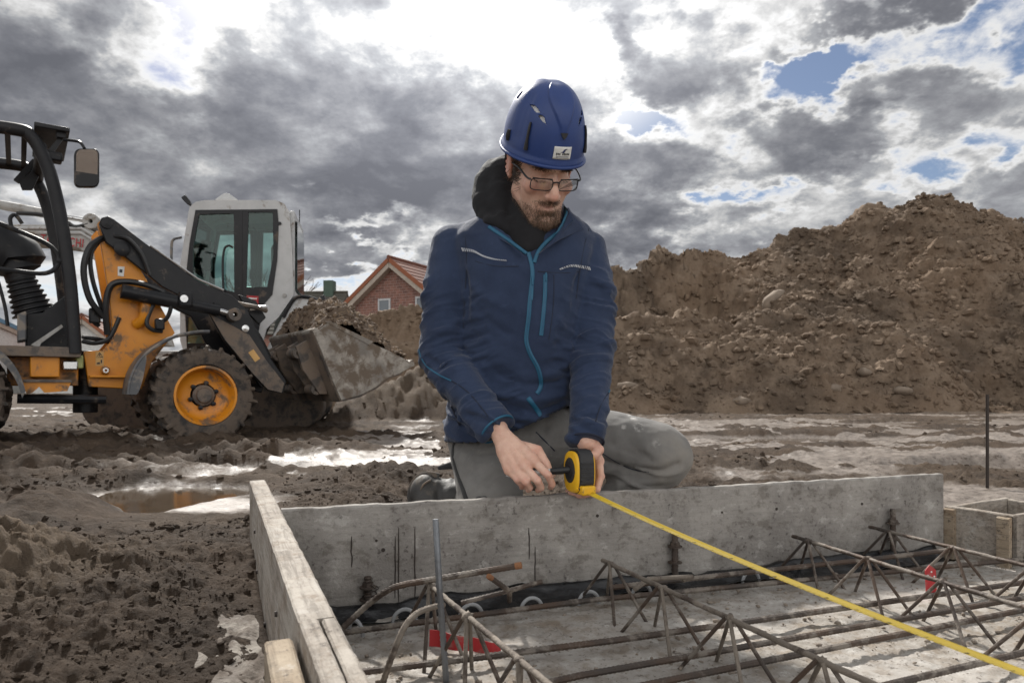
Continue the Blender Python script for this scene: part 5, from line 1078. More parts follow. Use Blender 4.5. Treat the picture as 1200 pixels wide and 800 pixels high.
p = P(402, 345, 52); t = house('dark_roofed_house', 'low house with dark tiled roof left of the brick house', (p.x, p.y, 0), R(86), 7, 4.2, p.z, 5.2, M_BRICK, M_DTILE, [], .3)
q = P(420, 343, 51); MB().box((0, 1.0, p.z + .35), (.8, .7, 1.3)).obj('chimney', M_GREEN, t, world=False, sm=False)
p = P(8, 378, 45); t = house('white_house', 'low white building with blue top edge glimpsed under the loader canopy', (p.x - 1, p.y, 0), R(80), 6, 3.9, p.z + .3, 9, M_RENDER, M_BLUE, [], .2)
p = P(97, 372, 46); t = house('small_brick_house', 'small red roofed house glimpsed behind the loader mast', (p.x, p.y, 0), R(20), 6.5, 2.2, p.z, 8, M_RENDER, M_TILE, [], .3)
M_BARK = mat('bare_twigs', (.10, .075, .06), .9)
def bare_tree(x, y, h, label, seed):
    g = random.Random(seed); t = thing('bare_tree', label, 'tree', (x, y, 0), 0, 'bare trees beyond the earth heap'); tr, cr = MB(), MB()
    def grow(p, d, L, r, lv):
        q = p + d * L; m = p.lerp(q, .5) + Vector((g.uniform(-1, 1), g.uniform(-1, 1), 0)) * L * .05; (tr if lv < 2 else cr).tube([p, m, q], [r, r * .85, r * .7], 5 if lv else 8)
        if lv < 5:
            for k in range(3 if lv else 5):
                e = (d + Vector((g.uniform(-1, 1), g.uniform(-1, 1), g.uniform(-.15, .7))) * (.62 if lv else .75)).normalized(); grow(p.lerp(q, g.uniform(.55, 1)), e, L * g.uniform(.55, .8), r * .6, lv + 1)
    grow(Vector((0, 0, 0)), Vector((.03, 0, 1)), h * .36, h * .02, 0); tr.obj('trunk', M_BARK, t, world=False); cr.obj('crown', M_BARK, t, world=False)
p = P(377, 330, 58); bare_tree(p.x, p.y, 9.2, 'leafless tree above the white engine cover of the excavator', 4)
p = P(305, 300, 60); bare_tree(p.x, p.y, 12.2, 'leafless tree seen through the excavator cab windows', 9)
# ---------------------------------------------------------------- the worker
def cloth(name, c1, c2, bscale=900, bump=.5, sheen=.18, extra=None):
    m = bpy.data.materials.new(name); m.use_nodes = True; t = m.node_tree; N = NT(t); b = t.nodes['Principled BSDF']; co = N.n('ShaderNodeTexCoord').outputs['Object']
    n1 = N.noise(co, 6, 8, .65); n2 = N.noise(co, 45, 6, .7); n3 = N.noise(co, bscale, 2, .5)
    c = N.mix(N.mapr(n1, .38, .64, 0, 1), c1, c2); c = N.mix(N.mapr(n2, .60, .78, 0, .35), c, tuple(min(1, x * 1.9 + .02) for x in c1))
    if extra: c = extra(N, c, co)
    N.put(b.inputs['Base Color'], c); b.inputs['Roughness'].default_value = .82; b.inputs['Specular IOR Level'].default_value = .25; b.inputs['Sheen Weight'].default_value = sheen; b.inputs['Sheen Roughness'].default_value = .45
    bp = N.n('ShaderNodeBump'); bp.inputs['Distance'].default_value = .002; bp.inputs['Strength'].default_value = bump; N.put(bp.inputs['Height'], N.math('ADD', N.math('MULTIPLY', n2, 1.4), n3)); t.links.new(bp.outputs[0], b.inputs['Normal'])
    return m
M_NAVY = cloth('navy_softshell', (.028, .044, .090), (.020, .032, .068))
M_TEAL = mat('teal_zip_tape', (.012, .105, .19), .55, col2=(.010, .08, .15), scale=40); M_TEETH = mat('zip_teeth', (.02, .10, .19), .4, .2)
M_REFL = mat('silver_print', (.62, .64, .68), .35, .3); M_SEAM = mat('dark_seam', (.012, .017, .035), .8)
def plaster(N, c, co):
    n = N.noise(co, 26, 7, .75); a = N.n('ShaderNodeAttribute', attribute_name='stain').outputs['Fac']; k = N.math('MULTIPLY', N.mapr(n, .44, .60, 0, 1), a)
    d = N.n('ShaderNodeAttribute', attribute_name='dust').outputs['Fac']; c = N.mix(N.math('MULTIPLY', d, N.mapr(N.noise(co, 9, 6, .6), .35, .65, .2, .9)), c, (.27, .245, .21))
    return N.mix(k, c, (.62, .60, .57))
M_TROU = cloth('grey_work_trousers', (.200, .194, .186), (.138, .134, .129), 700, .4, .12, plaster)
M_TDARK = cloth('dark_trouser_panel', (.035, .034, .034), (.024, .024, .024))
M_HOOD = cloth('black_hood_fabric', (.011, .011, .013), (.016, .016, .018), 700, .35, .05)
M_LEATH = mat('black_leather', (.035, .034, .034), .62, col2=(.062, .058, .052), scale=14, dirt=(.10, .085, .07), dscale=14, damt=.15, bump=.2, bscale=60)
M_SOLE = mat('boot_sole', (.055, .052, .05), .75, dirt=(.15, .115, .085), dscale=12, damt=.5)
M_HAIR = mat('brown_hair', (.050, .030, .018), .55, col2=(.085, .050, .028), scale=60, amt=1)
M_BEARD = mat('beard_hair', (.15, .088, .050), .55, col2=(.075, .045, .028), scale=90, amt=1)
def skin_material():
    m = bpy.data.materials.new('skin'); m.use_nodes = True; t = m.node_tree; N = NT(t); b = t.nodes['Principled BSDF']; co = N.n('ShaderNodeTexCoord').outputs['Object']
    red = N.n('ShaderNodeAttribute', attribute_name='red').outputs['Fac']; brd = N.n('ShaderNodeAttribute', attribute_name='beard').outputs['Fac']; lip = N.n('ShaderNodeAttribute', attribute_name='lip').outputs['Fac']; nail = N.n('ShaderNodeAttribute', attribute_name='nail').outputs['Fac']
    n1 = N.noise(co, 30, 8, .65); n2 = N.noise(co, 160, 5, .7)
    c = N.mix(N.mapr(n1, .36, .66, 0, 1), (.70, .465, .36), (.62, .37, .28)); c = N.mix(N.mapr(n2, .55, .75, 0, .4), c, (.40, .19, .135))
    c = N.mix(N.math('MULTIPLY', red, .6), c, (.50, .18, .135)); c = N.mix(N.math('MULTIPLY', brd, .55), c, (.17, .10, .07)); c = N.mix(N.math('MULTIPLY', lip, .75), c, (.40, .165, .145)); c = N.mix(nail, c, (.62, .45, .39))
    N.put(b.inputs['Base Color'], c); N.put(b.inputs['Roughness'], N.math('ADD', .40, N.math('MULTIPLY', n1, .18))); b.inputs['Specular IOR Level'].default_value = .4
    b.inputs['Subsurface Weight'].default_value = .12; b.inputs['Subsurface Radius'].default_value = (.010, .004, .002); b.inputs['Subsurface Scale'].default_value = 1
    bp = N.n('ShaderNodeBump'); bp.inputs['Distance'].default_value = .0012; bp.inputs['Strength'].default_value = .4; N.put(bp.inputs['Height'], N.noise(co, 320, 4, .7)); t.links.new(bp.outputs[0], b.inputs['Normal'])
    return m
M_SKIN = skin_material()

PERSON = thing('person', 'man in navy jacket and blue helmet kneeling behind the formwork, holding a tape measure', 'person', (P(605, 453, 1.95).x, 1.95, 0))
HC = P(635, 194, 1.78)                                             # head centre, between the ears at eye level
HM = Matrix.Translation(HC) @ Matrix.Rotation(R(20), 4, 'Z') @ Matrix.Rotation(R(34), 4, 'X') @ Matrix.Rotation(R(-4), 4, 'Y'); HI = HM.inverted(); HR = HM.to_3x3()
def H(x, y, z): return HM @ Vector((x, y, z))
SR, ER, WR = P(532, 291, 1.90), P(516, 418, 1.85), P(583, 503, 1.715)
SL, EL, WL = P(687, 293, 1.90), P(695, 408, 1.84), P(687, 517, 1.715)

# hands: joints of every finger in photo pixels with depth
RH = dict(wrist=(582, 502, 1.715), index=[(626, 540, 1.664), (642, 556, 1.640), (647, 567, 1.655), (645, 571, 1.672)], middle=[(615, 547, 1.662), (630, 563, 1.640), (634, 571, 1.656), (630, 574, 1.672)],
          ring=[(605, 551, 1.664), (616, 564, 1.645), (621, 571, 1.660), (619, 574, 1.675)], pinky=[(597, 551, 1.670), (606, 562, 1.655), (611, 568, 1.666), (611, 571, 1.678)], thumb=[(604, 521, 1.700), (630, 527, 1.690), (640, 544, 1.678), (647, 556, 1.672)])
LH = dict(wrist=(687, 515, 1.715), index=[(702, 540, 1.715), (704, 558, 1.700), (700, 573, 1.688), (686, 580, 1.690)], middle=[(699, 546, 1.726), (701, 564, 1.716), (694, 578, 1.706), (678, 580, 1.704)], ring=[(694, 549, 1.736), (694, 568, 1.730), (684, 580, 1.720), (668, 577, 1.712)],
          pinky=[(688, 549, 1.745), (686, 566, 1.742), (677, 576, 1.734), (665, 575, 1.724)], thumb=[(695, 519, 1.712), (702, 527, 1.690), (697, 533, 1.672), (688, 534, 1.662)])
RAD = dict(index=(.0108, .0098, .0088, .0072), middle=(.0110, .0100, .0090, .0074), ring=(.0104, .0094, .0084, .0070), pinky=(.0092, .0082, .0074, .0062), thumb=(.0150, .0122, .0112, .0084))
def hand(mb, D, palm_r):
    W = P(*D['wrist'])
    for k, pts in D.items():
        if k == 'wrist': continue
        q = [P(*p) for p in pts]; r = RAD[k]
        for i in range(3): mb.caps(q[i], q[i + 1], r[i], r[i + 1], 14); 
        for i in range(1, 3): mb.ell(q[i], (r[i] * 1.06,) * 3, None, 12, 8)
        if k == 'thumb': mb.caps(W.lerp(q[0], .35), q[0], .016, r[0], 14)
        else: mb.caps(W, q[0], palm_r, r[0] * 1.22, 14); mb.caps(W.lerp(q[0], .55), q[0], palm_r * .8, r[0] * 1.25, 14)
    a, b = P(*D['index'][0]), P(*D['pinky'][0]); mb.caps(a, b, .0125, .0105, 14); mb.caps(W.lerp(a, .6), W.lerp(b, .6), .0135, .0125, 14)

def build_body():
    mb = MB()
    # head
    mb.ell(H(0, .012, .040), (.074, .094, .088), HR); mb.ell(H(0, -.030, -.035), (.0635, .066, .078), HR); mb.ell(H(0, -.045, -.080), (.050, .045, .038), HR); mb.ell(H(0, -.078, -.104), (.026, .020, .018), HR); mb.ell(H(0, -.055, .035), (.062, .045, .045), HR)
    for s in (-1, 1):
        mb.caps(H(s * .052, .0, -.062), H(s * .026, -.072, -.103), .020, .016); mb.ell(H(s * .040, -.062, -.030), (.024, .022, .024), HR)
        # ears with rim, hollow and lobe
        mb.ell(H(s * .078, .016, -.002), (.007, .017, .030), HR @ Matrix.Rotation(R(14 * s), 3, 'Z') @ Matrix.Rotation(R(-8), 3, 'X'))
        for a in np.linspace(-100, 150, 9): g = R(a); mb.ell(H(s * .083, .018 + .015 * math.cos(g), .0 + .026 * math.sin(g)), (.0042, .0045, .0055), HR, 10, 8)
        mb.ell(H(s * .079, .008, -.030), (.006, .008, .008), HR, 12, 8)
    # nose, laid along the bridge
    mb.caps(H(0, -.094, .004), H(0, -.112, -.036), .0085, .0125, 14); mb.ell(H(0, -.112, -.041), (.0135, .014, .0115), HR); 
    for s in (-1, 1): mb.ell(H(s * .0125, -.102, -.044), (.0085, .011, .0088), HR)
    neck = P(612, 268, 1.875); mb.caps(H(0, .025, -.05), neck, .058, .062, 20)
    # trunk and arms under the clothes
    mb.ell(P(612, 330, 1.91), (.165, .10, .16)); mb.ell(P(608, 430, 1.95), (.125, .075, .16)); mb.ell(P(605, 515, 2.02), (.12, .08, .08))
    for S, E, W in ((SR, ER, WR), (SL, EL, WL)):
        mb.caps(P(612, 300, 1.90), S, .07, .05); mb.caps(S, E, .050, .040); mb.caps(E, W, .040, .026)
    hand(mb, RH, .0215); hand(mb, LH, .0200)
    me = remesh(mb, .0031, 3, .5); v = vco(me); n = vno(me)
    hv = np.array(HI); l = v @ hv[:3, :3].T + hv[:3, 3]; x, y, z = l[:, 0], l[:, 1], l[:, 2]; ax = np.abs(x)
    face = smooth(-.02, -.05, y) * smooth(-.16, -.14, z) * smooth(.20, .16, np.linalg.norm(l, axis=1))
    def gz(cx, cz, sx, sz, sym=True): xx = ax if sym else x; return np.exp(-((xx - cx) / sx) ** 2 - ((z - cz) / sz) ** 2)
    fw = np.zeros(len(v))
    fw += -.0105 * gz(.030, -.002, .017, .011) - .006 * gz(.015, .002, .008, .012) + .0065 * gz(.031, -.005, .0135, .0075) - .0022 * gz(.031, -.0125, .016, .0022) - .0018 * gz(.031, .0045, .015, .0022)
    fw += .0055 * gz(.028, .021, .022, .0065) + .0025 * gz(0, .022, .012, .008) + .004 * gz(.047, -.030, .017, .015) - .002 * gz(.042, -.066, .014, .016)
    fw += .0055 * gz(0, -.0645, .020, .0042) - .0045 * gz(0, -.0705, .0155, .0016) + .0060 * gz(0, -.0765, .017, .0045) - .0045 * gz(0, -.088, .018, .005) + .0045 * gz(0, -.104, .016, .010) - .0018 * gz(0, -.056, .0035, .006) + .002 * gz(.007, -.057, .003, .006)
    f3 = HR @ Vector((0, -1, 0)); v += (fw * face)[:, None] * np.array(f3[:])
    hd = (np.linalg.norm(l, axis=1) < .17) * smooth(.045, .0, y); v += (-.17 * np.clip(-.045 - z, 0, .08) * hd)[:, None] * np.array((HR @ Vector((0, 0, 1)))[:])
    # tendons and creases on the backs of the hands
    hm = ((v[:, 2] < .42) & (v[:, 2] > .18)); v += n * (hm * (.0007 * fbm(v[:, 0] * 90, v[:, 1] * 90, v[:, 2] * 90, 3, 5)))[:, None]
    for D, ps in ((RH, ('index', 'middle', 'ring', 'pinky')),):
        for k in ps:
            a, b = np.array(P(*D['wrist'])), np.array(P(*D[k][0])); d = b - a; t = np.clip(((v - a) @ d) / (d @ d), 0, 1); ds = np.linalg.norm(v - (a + t[:, None] * d) - n * .017, axis=1)
            v += n * (.0016 * np.exp(-(ds / .010) ** 2) * smooth(.30, .6, t) * smooth(1.02, .9, t))[:, None]
            kn = np.array(P(*D[k][0])) ; v += n * (.0018 * np.exp(-(np.linalg.norm(v - kn - n * .010, axis=1) / .009) ** 2))[:, None]
    setco(me, v); me.polygons.foreach_set('use_smooth', [True] * len(me.polygons))
    red = np.clip(.9 * gz(.045, -.032, .022, .018) * face + .9 * gz(0, -.040, .014, .012) * face + .8 * smooth(.070, .079, ax) * (y > -.01) * (z > -.06) * (np.linalg.norm(l, axis=1) < .13) , 0, 1)
    for D in (RH, LH):
        for k in ('index', 'middle', 'ring', 'pinky', 'thumb'):
            for i, w in ((0, .55), (1, .75), (2, .55), (3, .8)): red = np.maximum(red, w * np.exp(-(np.linalg.norm(v - np.array(P(*D[k][i])), axis=1) / .013) ** 2))
    beard = np.clip(smooth(-.062, -.086, z + .35 * np.clip(-.03 - y, 0, .05) * 0 - .25 * np.clip(.055 - ax, 0, 1) * 0) * smooth(.03, .0, y) , 0, 1) * (np.linalg.norm(l, axis=1) < .19)
    beard = np.maximum(beard * (1 - .85 * gz(0, -.0705, .020, .010) * face), .45 * gz(0, -.0585, .022, .0040) * face); beard = np.maximum(beard, .35 * smooth(.056, .066, ax) * smooth(-.015, -.03, z) * smooth(-.035, -.015, y) * (y < .02) * (np.linalg.norm(l, axis=1) < .15))
    lip = .8 * gz(0, -.0715, .0165, .0065) * face
    nail = np.zeros(len(v))
    for p, rad in (((649, 557, 1.664), .0055), ((686.5, 532.5, 1.652), .006)): nail = np.maximum(nail, smooth(1, .7, np.linalg.norm(v - np.array(P(*p)), axis=1) / rad))
    beard = beard * (.55 + .45 * np.exp(-(ax / .036) ** 2))
    attr(me, 'red', red); attr(me, 'beard', beard); attr(me, 'lip', lip); attr(me, 'nail', nail)
    o = link('body', me.copy(), M_SKIN, PERSON)
    return me, l, face, beard
BODY, BL, BFACE, BBEARD = build_body()

def strands(name, m, weight, count, length, down, width, spread=.5, seed=1, comb=None):
    """short hairs as tapered slivers rooted on the skin"""
    g = np.random.default_rng(seed); v, n = vco(BODY), vno(BODY); w = np.clip(weight, 0, 1); idx = g.choice(len(v), count, p=w / w.sum()); p = v[idx] + n[idx] * .0002; hr = np.array(HR)
    cmb = (hr @ np.array(down)).reshape(1, 3) if comb is None else comb[idx]
    d = n[idx] * .55 + cmb + spread * g.normal(size=(count, 3)) * .4; d /= np.linalg.norm(d, axis=1)[:, None]; L = length * (.55 + .9 * g.random((count, 1)))
    sd = np.cross(d, n[idx] + .01); sd /= np.linalg.norm(sd, axis=1)[:, None] + 1e-9; mid = p + d * L * .55 + n[idx] * .001; tip = p + d * L + cmb * L * .25
    V = np.stack([p - sd * width, p + sd * width, mid + sd * width * .8, mid - sd * width * .8, tip], 1).reshape(-1, 3); k = np.arange(count)[:, None] * 5
    f = [tuple(r) for r in (k + [0, 1, 2, 3])] + [tuple(r) for r in (k + [3, 2, 4])]
    return tag(link(name, mesh_np(name, V, f, True), m, PERSON))
def build_hair():
    x, y, z = BL[:, 0], BL[:, 1], BL[:, 2]; ax = np.abs(x); rad = np.linalg.norm(BL, axis=1)
    strands('beard', M_BEARD, np.clip(BBEARD, 0, 1) ** 1.5 * (.5 + 1.5 * np.exp(-((z + .108) / .028) ** 2 - (ax / .034) ** 2)) * (y < .02), 7200, .0075, (0, -.15, -.8), .00036, .8, 2)
    mz = np.exp(-((ax - .010) / .0125) ** 2 - ((z + .0605) / .0036) ** 2) * BFACE; strands('moustache', M_BEARD, mz, 520, .0050, (0, -.2, -.7), .00036, .6, 3)
    eb = np.exp(-((ax - .030) / .014) ** 2 - ((z - .0205 + .12 * np.clip(ax - .035, 0, 1)) / .0032) ** 2) * BFACE; strands('eyebrows', M_HAIR, eb, 900, .0065, (.0, .1, .25), .0004, .6, 4)
    el = np.exp(-((ax - .031) / .011) ** 2 - ((z + .0125) / .0012) ** 2) * BFACE; strands('eyelashes', M_HAIR, el, 260, .006, (0, -.8, -.5), .0003, .25, 5)
    hw = smooth(.055, .066, ax + .6 * np.clip(y, 0, 1)) * smooth(-.045, -.01, y) * smooth(-.055 , -.02, z + .4 * np.clip(y - .03, 0, 1)) * smooth(.10, .06, z) * (rad < .14) * (1 - smooth(.079, .083, ax)); hw *= (1 - np.exp(-(((y - .016) / .022) ** 2 + ((z + .002) / .030) ** 2) ** 2) * .9)
    strands('hair', M_HAIR, hw, 5000, .016, (0, .9, -.5), .0006, .5, 6)
build_hair()

# ---------------------------------------------------------------- jacket
def torso_rings():
    rows = [(245, 578, 664, 1.875, .065), (256, 560, 678, 1.885, .085), (266, 542, 690, 1.890, .100), (282, 527, 699, 1.895, .115), (320, 530, 694, 1.895, .128), (370, 536, 686, 1.900, .135), (420, 536, 681, 1.915, .140), (470, 528, 677, 1.94, .147), (500, 523, 672, 1.965, .152), (516, 520, 668, 1.985, .150)]
    out = []
    for py, l, r, d, hd in rows:
        a, b = P(l, py, d), P(r, py, d); c = (a + b) / 2; hw = (b.x - a.x) / 2; ring = []
        for k in range(40):
            g = 2 * math.pi * k / 40; cs, sn = math.cos(g), math.sin(g); e = 2 / 2.4
            ring.append(Vector((c.x + hw * abs(cs) ** e * (1 if cs > 0 else -1), c.y + hd * abs(sn) ** e * (1 if sn > 0 else -1), c.z)))
        out.append(ring)
    return out[::-1]
def fold(v, n, a, b, amp, freq, skew, seed, t0=0., t1=1., rmax=.12, sharp=1.0):
    """creases running across a limb from a to b"""
    a, b = np.array(a), np.array(b); d = b - a; L = np.linalg.norm(d); d = d / L; t = ((v - a) @ d) / L; q = v - a - np.outer(t * L, d); rad = np.linalg.norm(q, axis=1)
    side = np.cross(d, [0, 1, 0]); side /= np.linalg.norm(side); ang = q @ side / .06
    u = t * L * freq / 2.4 + skew * ang + .35 * vnoise(v[:, 0] * 14, v[:, 1] * 14, v[:, 2] * 14, seed); w = 1 - np.abs(vnoise(u, ang * .55 + 3, None, seed) * 1.25 + .45 * vnoise(u * 2.1, ang * 1.1, None, seed + 1)); w = np.clip(w, 0, 1) ** (1.6 * sharp); k = smooth(t0 - .08, t0 + .05, t) * smooth(t1 + .08, t1 - .05, t) * smooth(rmax * 1.25, rmax, rad)
    m = .5 + .5 * vnoise(v[:, 0] * 12 + 7, v[:, 1] * 12, v[:, 2] * 12, seed + 3)
    return n * (amp * (w - .45) * k * np.clip(m * 1.7 - .25, .05, 1.2))[:, None]
def ridge_lines(v, n, lines, seed=0):
    """single creases: polylines (points, amplitude, width) on the cloth, raised or pressed in"""
    out = np.zeros(len(v))
    for pts, amp, wd in lines:
        pts = [np.array(p) for p in pts]; best = np.full(len(v), 9.0)
        for a, b in zip(pts[:-1], pts[1:]):
            d = b - a; t = np.clip(((v - a) @ d) / (d @ d), 0, 1); best = np.minimum(best, np.linalg.norm(v - (a + t[:, None] * d), axis=1))
        out += amp * np.exp(-(best / wd) ** 2)
    return n * out[:, None]
def build_jacket():
    mb = MB(); mb.rings(torso_rings())
    for S, E, W, r in ((SR, ER, WR, (.064, .0655, .061, .050)), (SL, EL, WL, (.055, .058, .058, .047))):
        mb.ell(S + Vector((0, 0, -.005)), (r[0],) * 3); m = S.lerp(E, .5) + Vector((-.004 if S is SR else .010, 0, 0)); mb.caps(S, m, r[0], r[1], 20); mb.caps(m, E, r[1], r[2], 20); mb.ell(E, (r[2] * 1.03,) * 3); k = W.lerp(E, .10); mb.caps(E, E.lerp(k, .6), r[2], r[3] * 1.06, 20)
        mb.tube([E.lerp(k, .5), E.lerp(k, .8), k, W], [r[3] * 1.05, r[3], r[3] * .92, r[3] * .90], 24)
        mb.caps(P(612, 292, 1.90), S, .082, r[0] * .96, 20); mb.caps(P(579 if S is SR else 664, 272, 1.885), S + Vector((0, 0, -.004)), .050, r[0] * .98, 20)
    # stand-up collar
    cr = []
    for k, (py, l, r, d, hd) in enumerate(((276, 566, 680, 1.872, .085), (262, 572, 676, 1.862, .080), (250, 577, 672, 1.855, .074), (240, 579, 667, 1.850, .070))):
        a, b = P(l, py + (0), d), P(r, py, d); c = (a + b) / 2; hw = (b.x - a.x) / 2; cr.append([Vector((c.x + hw * math.cos(g), c.y + hd * math.sin(g), c.z - (.030 * k) * max(0, -math.sin(g)))) for g in np.linspace(0, 2 * math.pi, 33)[:-1]])
    mb.rings(cr)
    me = remesh(mb, .0042, 10, .5); v = vco(me); n = vno(me)
    v += fold(v, n, SR, ER, .0095, 52, .55, 3, .28, 1.05, .13, 1.2) + fold(v, n, ER, WR, .0100, 62, -.6, 5, -.12, .9, .105, 1.2) + fold(v, n, SL, EL, .0090, 54, -.5, 7, .25, 1.05, .105, 1.2) + fold(v, n, EL, WL, .0100, 64, .55, 9, -.1, .92, .10, 1.2)
    setco(me, v); n = vno(me); v += .85 * (fold(v, n, SR, ER, .008, 120, .9, 103, .45, 1.05, .13, 1.0) + fold(v, n, ER, WR, .007, 130, -1.0, 105, -.12, .9, .105, 1.0) + fold(v, n, SL, EL, .007, 120, -.9, 107, .4, 1.05, .105, 1.0) + fold(v, n, EL, WL, .007, 130, 1.0, 109, -.1, .95, .10, 1.0)); setco(me, v); n = vno(me)
    # broad drapes over chest and belly
    tors = (1 - smooth(.07, .05, np.minimum(*[np.linalg.norm(np.cross(v - np.array(a), np.array(b) - np.array(a)), axis=1) / np.linalg.norm(np.array(b) - np.array(a)) for a, b in ((SR, ER), (SL, EL))])))
    v += n * (tors * (.0055 * fbm(v[:, 0] * 7 + v[:, 2] * 3, v[:, 1] * 4, v[:, 2] * 9, 3, 15)))[:, None]
    low = smooth(.48, .36, v[:, 2]); v += n * (tors * low * (.009 * np.clip(1 - np.abs(fbm(v[:, 0] * 5, v[:, 1] * 5, v[:, 2] * 17 + v[:, 0] * 6, 3, 25)) * 2.2, 0, 1) * 1.5))[:, None]
    L = lambda *q: [np.array(P(*a)) for a in q]
    v += ridge_lines(v, n, [(L((548, 300, 1.83), (546, 340, 1.80), (543, 395, 1.80)), -.010, .010), (L((679, 300, 1.83), (676, 345, 1.79), (670, 400, 1.79)), -.010, .010), (L((545, 330, 1.80), (575, 352, 1.77), (600, 360, 1.77)), .004, .012), (L((545, 345, 1.79), (570, 375, 1.77), (596, 392, 1.77)), -.004, .010),
                                (L((672, 350, 1.78), (655, 380, 1.77), (640, 400, 1.77)), .004, .012), (L((640, 440, 1.79), (660, 432, 1.80), (672, 420, 1.81)), .006, .012), (L((585, 440, 1.78), (615, 452, 1.78), (655, 448, 1.80)), -.006, .010), (L((580, 462, 1.79), (615, 470, 1.79), (660, 462, 1.82)), .006, .013), (L((630, 484, 1.80), (655, 474, 1.82)), -.006, .010),
                                (L((498, 418, 1.80), (515, 428, 1.78), (535, 428, 1.79)), -.007, .010), (L((505, 440, 1.80), (525, 440, 1.77), (545, 432, 1.78)), .006, .011)])
    v += n * (.0012 * fbm(v[:, 0] * 28, v[:, 1] * 28, v[:, 2] * 28, 3, 33))[:, None]
    # the hem rises towards the right thigh: cut the cloth along it, sleeves excepted
    px, py = 600 + F * v[:, 0] / v[:, 1], HY - F * (v[:, 2] - CH) / v[:, 1]
    hem = np.interp(px, [519, 545, 575, 609, 641, 664, 690], [517, 520, 517, 504, 489, 477, 470]); inarm = np.zeros(len(v), bool)
    for a, b, r in ((SR, ER, .085), (ER, WR, .072), (SL, EL, .080), (EL, WL, .070)):
        a, b = np.array(a), np.array(b); d = b - a; t = np.clip(((v - a) @ d) / (d @ d), 0, 1); inarm |= np.linalg.norm(v - a - t[:, None] * d, axis=1) < r
    setco(me, v); cut = (py > hem) & ~inarm & (v[:, 1] < 1.98)
    bm = bmesh.new(); bm.from_mesh(me); bm.verts.ensure_lookup_table(); bmesh.ops.delete(bm, geom=[bm.verts[i] for i in np.where(cut)[0]], context='VERTS'); bm.to_mesh(me); bm.free(); v = vco(me)
    setco(me, v); me.polygons.foreach_set('use_smooth', [True] * len(me.polygons))
    o = link('jacket', me.copy(), M_NAVY, PERSON)
    return me, o
JME, JOB = build_jacket()
JT = bvh(JME)
so_ = JOB.modifiers.new('cloth_thickness', 'SOLIDIFY'); so_.thickness = .003; so_.offset = -1
def trace(pts, name, m, r, lift=.001, flat=.45, seg=8, parent=None, dense=4, tree=None):
    """a cord or tape that follows the cloth"""
    tr = tree or JT; q = []
    sp = spline([Vector((a, b, 0)) for a, b in pts], dense)
    for s in sp:
        h = onto(tr, s.x, s.y, lift)
        if h: q.append(h)
    if len(q) < 2: return None
    P_ = [a for a, _ in q]
    for _k in range(2): P_ = [P_[0]] + [(P_[i - 1] + P_[i] * 2 + P_[i + 1]) / 4 for i in range(1, len(P_) - 1)] + [P_[-1]]
    rings = []
    for i, p in enumerate(P_):
        t = (P_[min(i + 1, len(P_) - 1)] - P_[max(i - 1, 0)]).normalized(); nn = q[i][1]; sd = t.cross(nn).normalized(); nn = sd.cross(t)
        rings.append([p + sd * (r * math.cos(g)) + nn * (r * flat * math.sin(g)) for g in np.linspace(0, 2 * math.pi, seg + 1)[:-1]])
    return MB().rings(rings).obj(name, m, parent or JOB, world=True)
zipl = [(619, 296), (623, 310), (624, 325), (621, 350), (619.5, 372), (617, 390), (617, 402), (622, 416), (630, 430), (634, 445), (633, 455), (629, 461)]
zp = trace(zipl, 'zip', M_TEAL, .0052, .0015, .40)
trace([(573, 266), (585, 274), (602, 286), (617, 297)], 'zip', M_TEAL, .0046, .002, .5); trace([(673, 260), (660, 268), (643, 281), (631, 294), (626, 308)], 'zip', M_TEAL, .0046, .002, .5)
trace([(619, 466), (625, 474), (632, 484), (635, 492), (633, 500)], 'zip', M_TEAL, .0062, .0015, .5)
trace([(x + .2, y) for x, y in zipl[2:]], 'zip_teeth', M_TEETH, .0016, .004, .8)
pz = trace([(639, 322), (638.5, 345), (636.5, 370), (634, 393)], 'pocket_zip', M_TEAL, .0052, .0015, .45); trace([(639, 324), (638.5, 345), (636.7, 370), (634.2, 391)], 'zip_teeth', M_TEETH, .0014, .0035, .8)
for px, py in ((624, 327), (639.5, 323)):
    h = onto(JT, px, py, .004)
    if h: MB().caps(h[0] + Vector((0, 0, .004)), h[0] + Vector((0, -.002, -.014)), .0032, .0024, 10).obj('zip_puller', M_TEAL, JOB)
trace([(623.5, 338), (623.3, 346), (622.8, 352)], 'zip_puller', M_TEAL, .0028, .005, .6)
# printed reflective dashes on the chest
def dashes(pts, n):
    sp = spline([Vector((a, b, 0)) for a, b in pts], 12); mb = MB(); got = False
    for i in range(n):
        s = sp[int(i / n * (len(sp) - 1))]; u = 1 - i / n if pts[0][0] < 600 else i / n; hgt = .5 + 1.6 * u
        a, b = onto(JT, s.x - .5, s.y - hgt, .0016), onto(JT, s.x + 1.0, s.y + hgt, .0016)
        if a and b: mb.tube([a[0], b[0]], .0011, 6); got = True
    if got: mb.obj('reflective_print', M_REFL, JOB)
dashes([(542, 292.5), (555, 294.5), (567, 300.5), (580, 304), (594, 305.5)], 24); dashes([(656, 315.5), (668, 311.5), (680, 312.5), (692, 315)], 22)
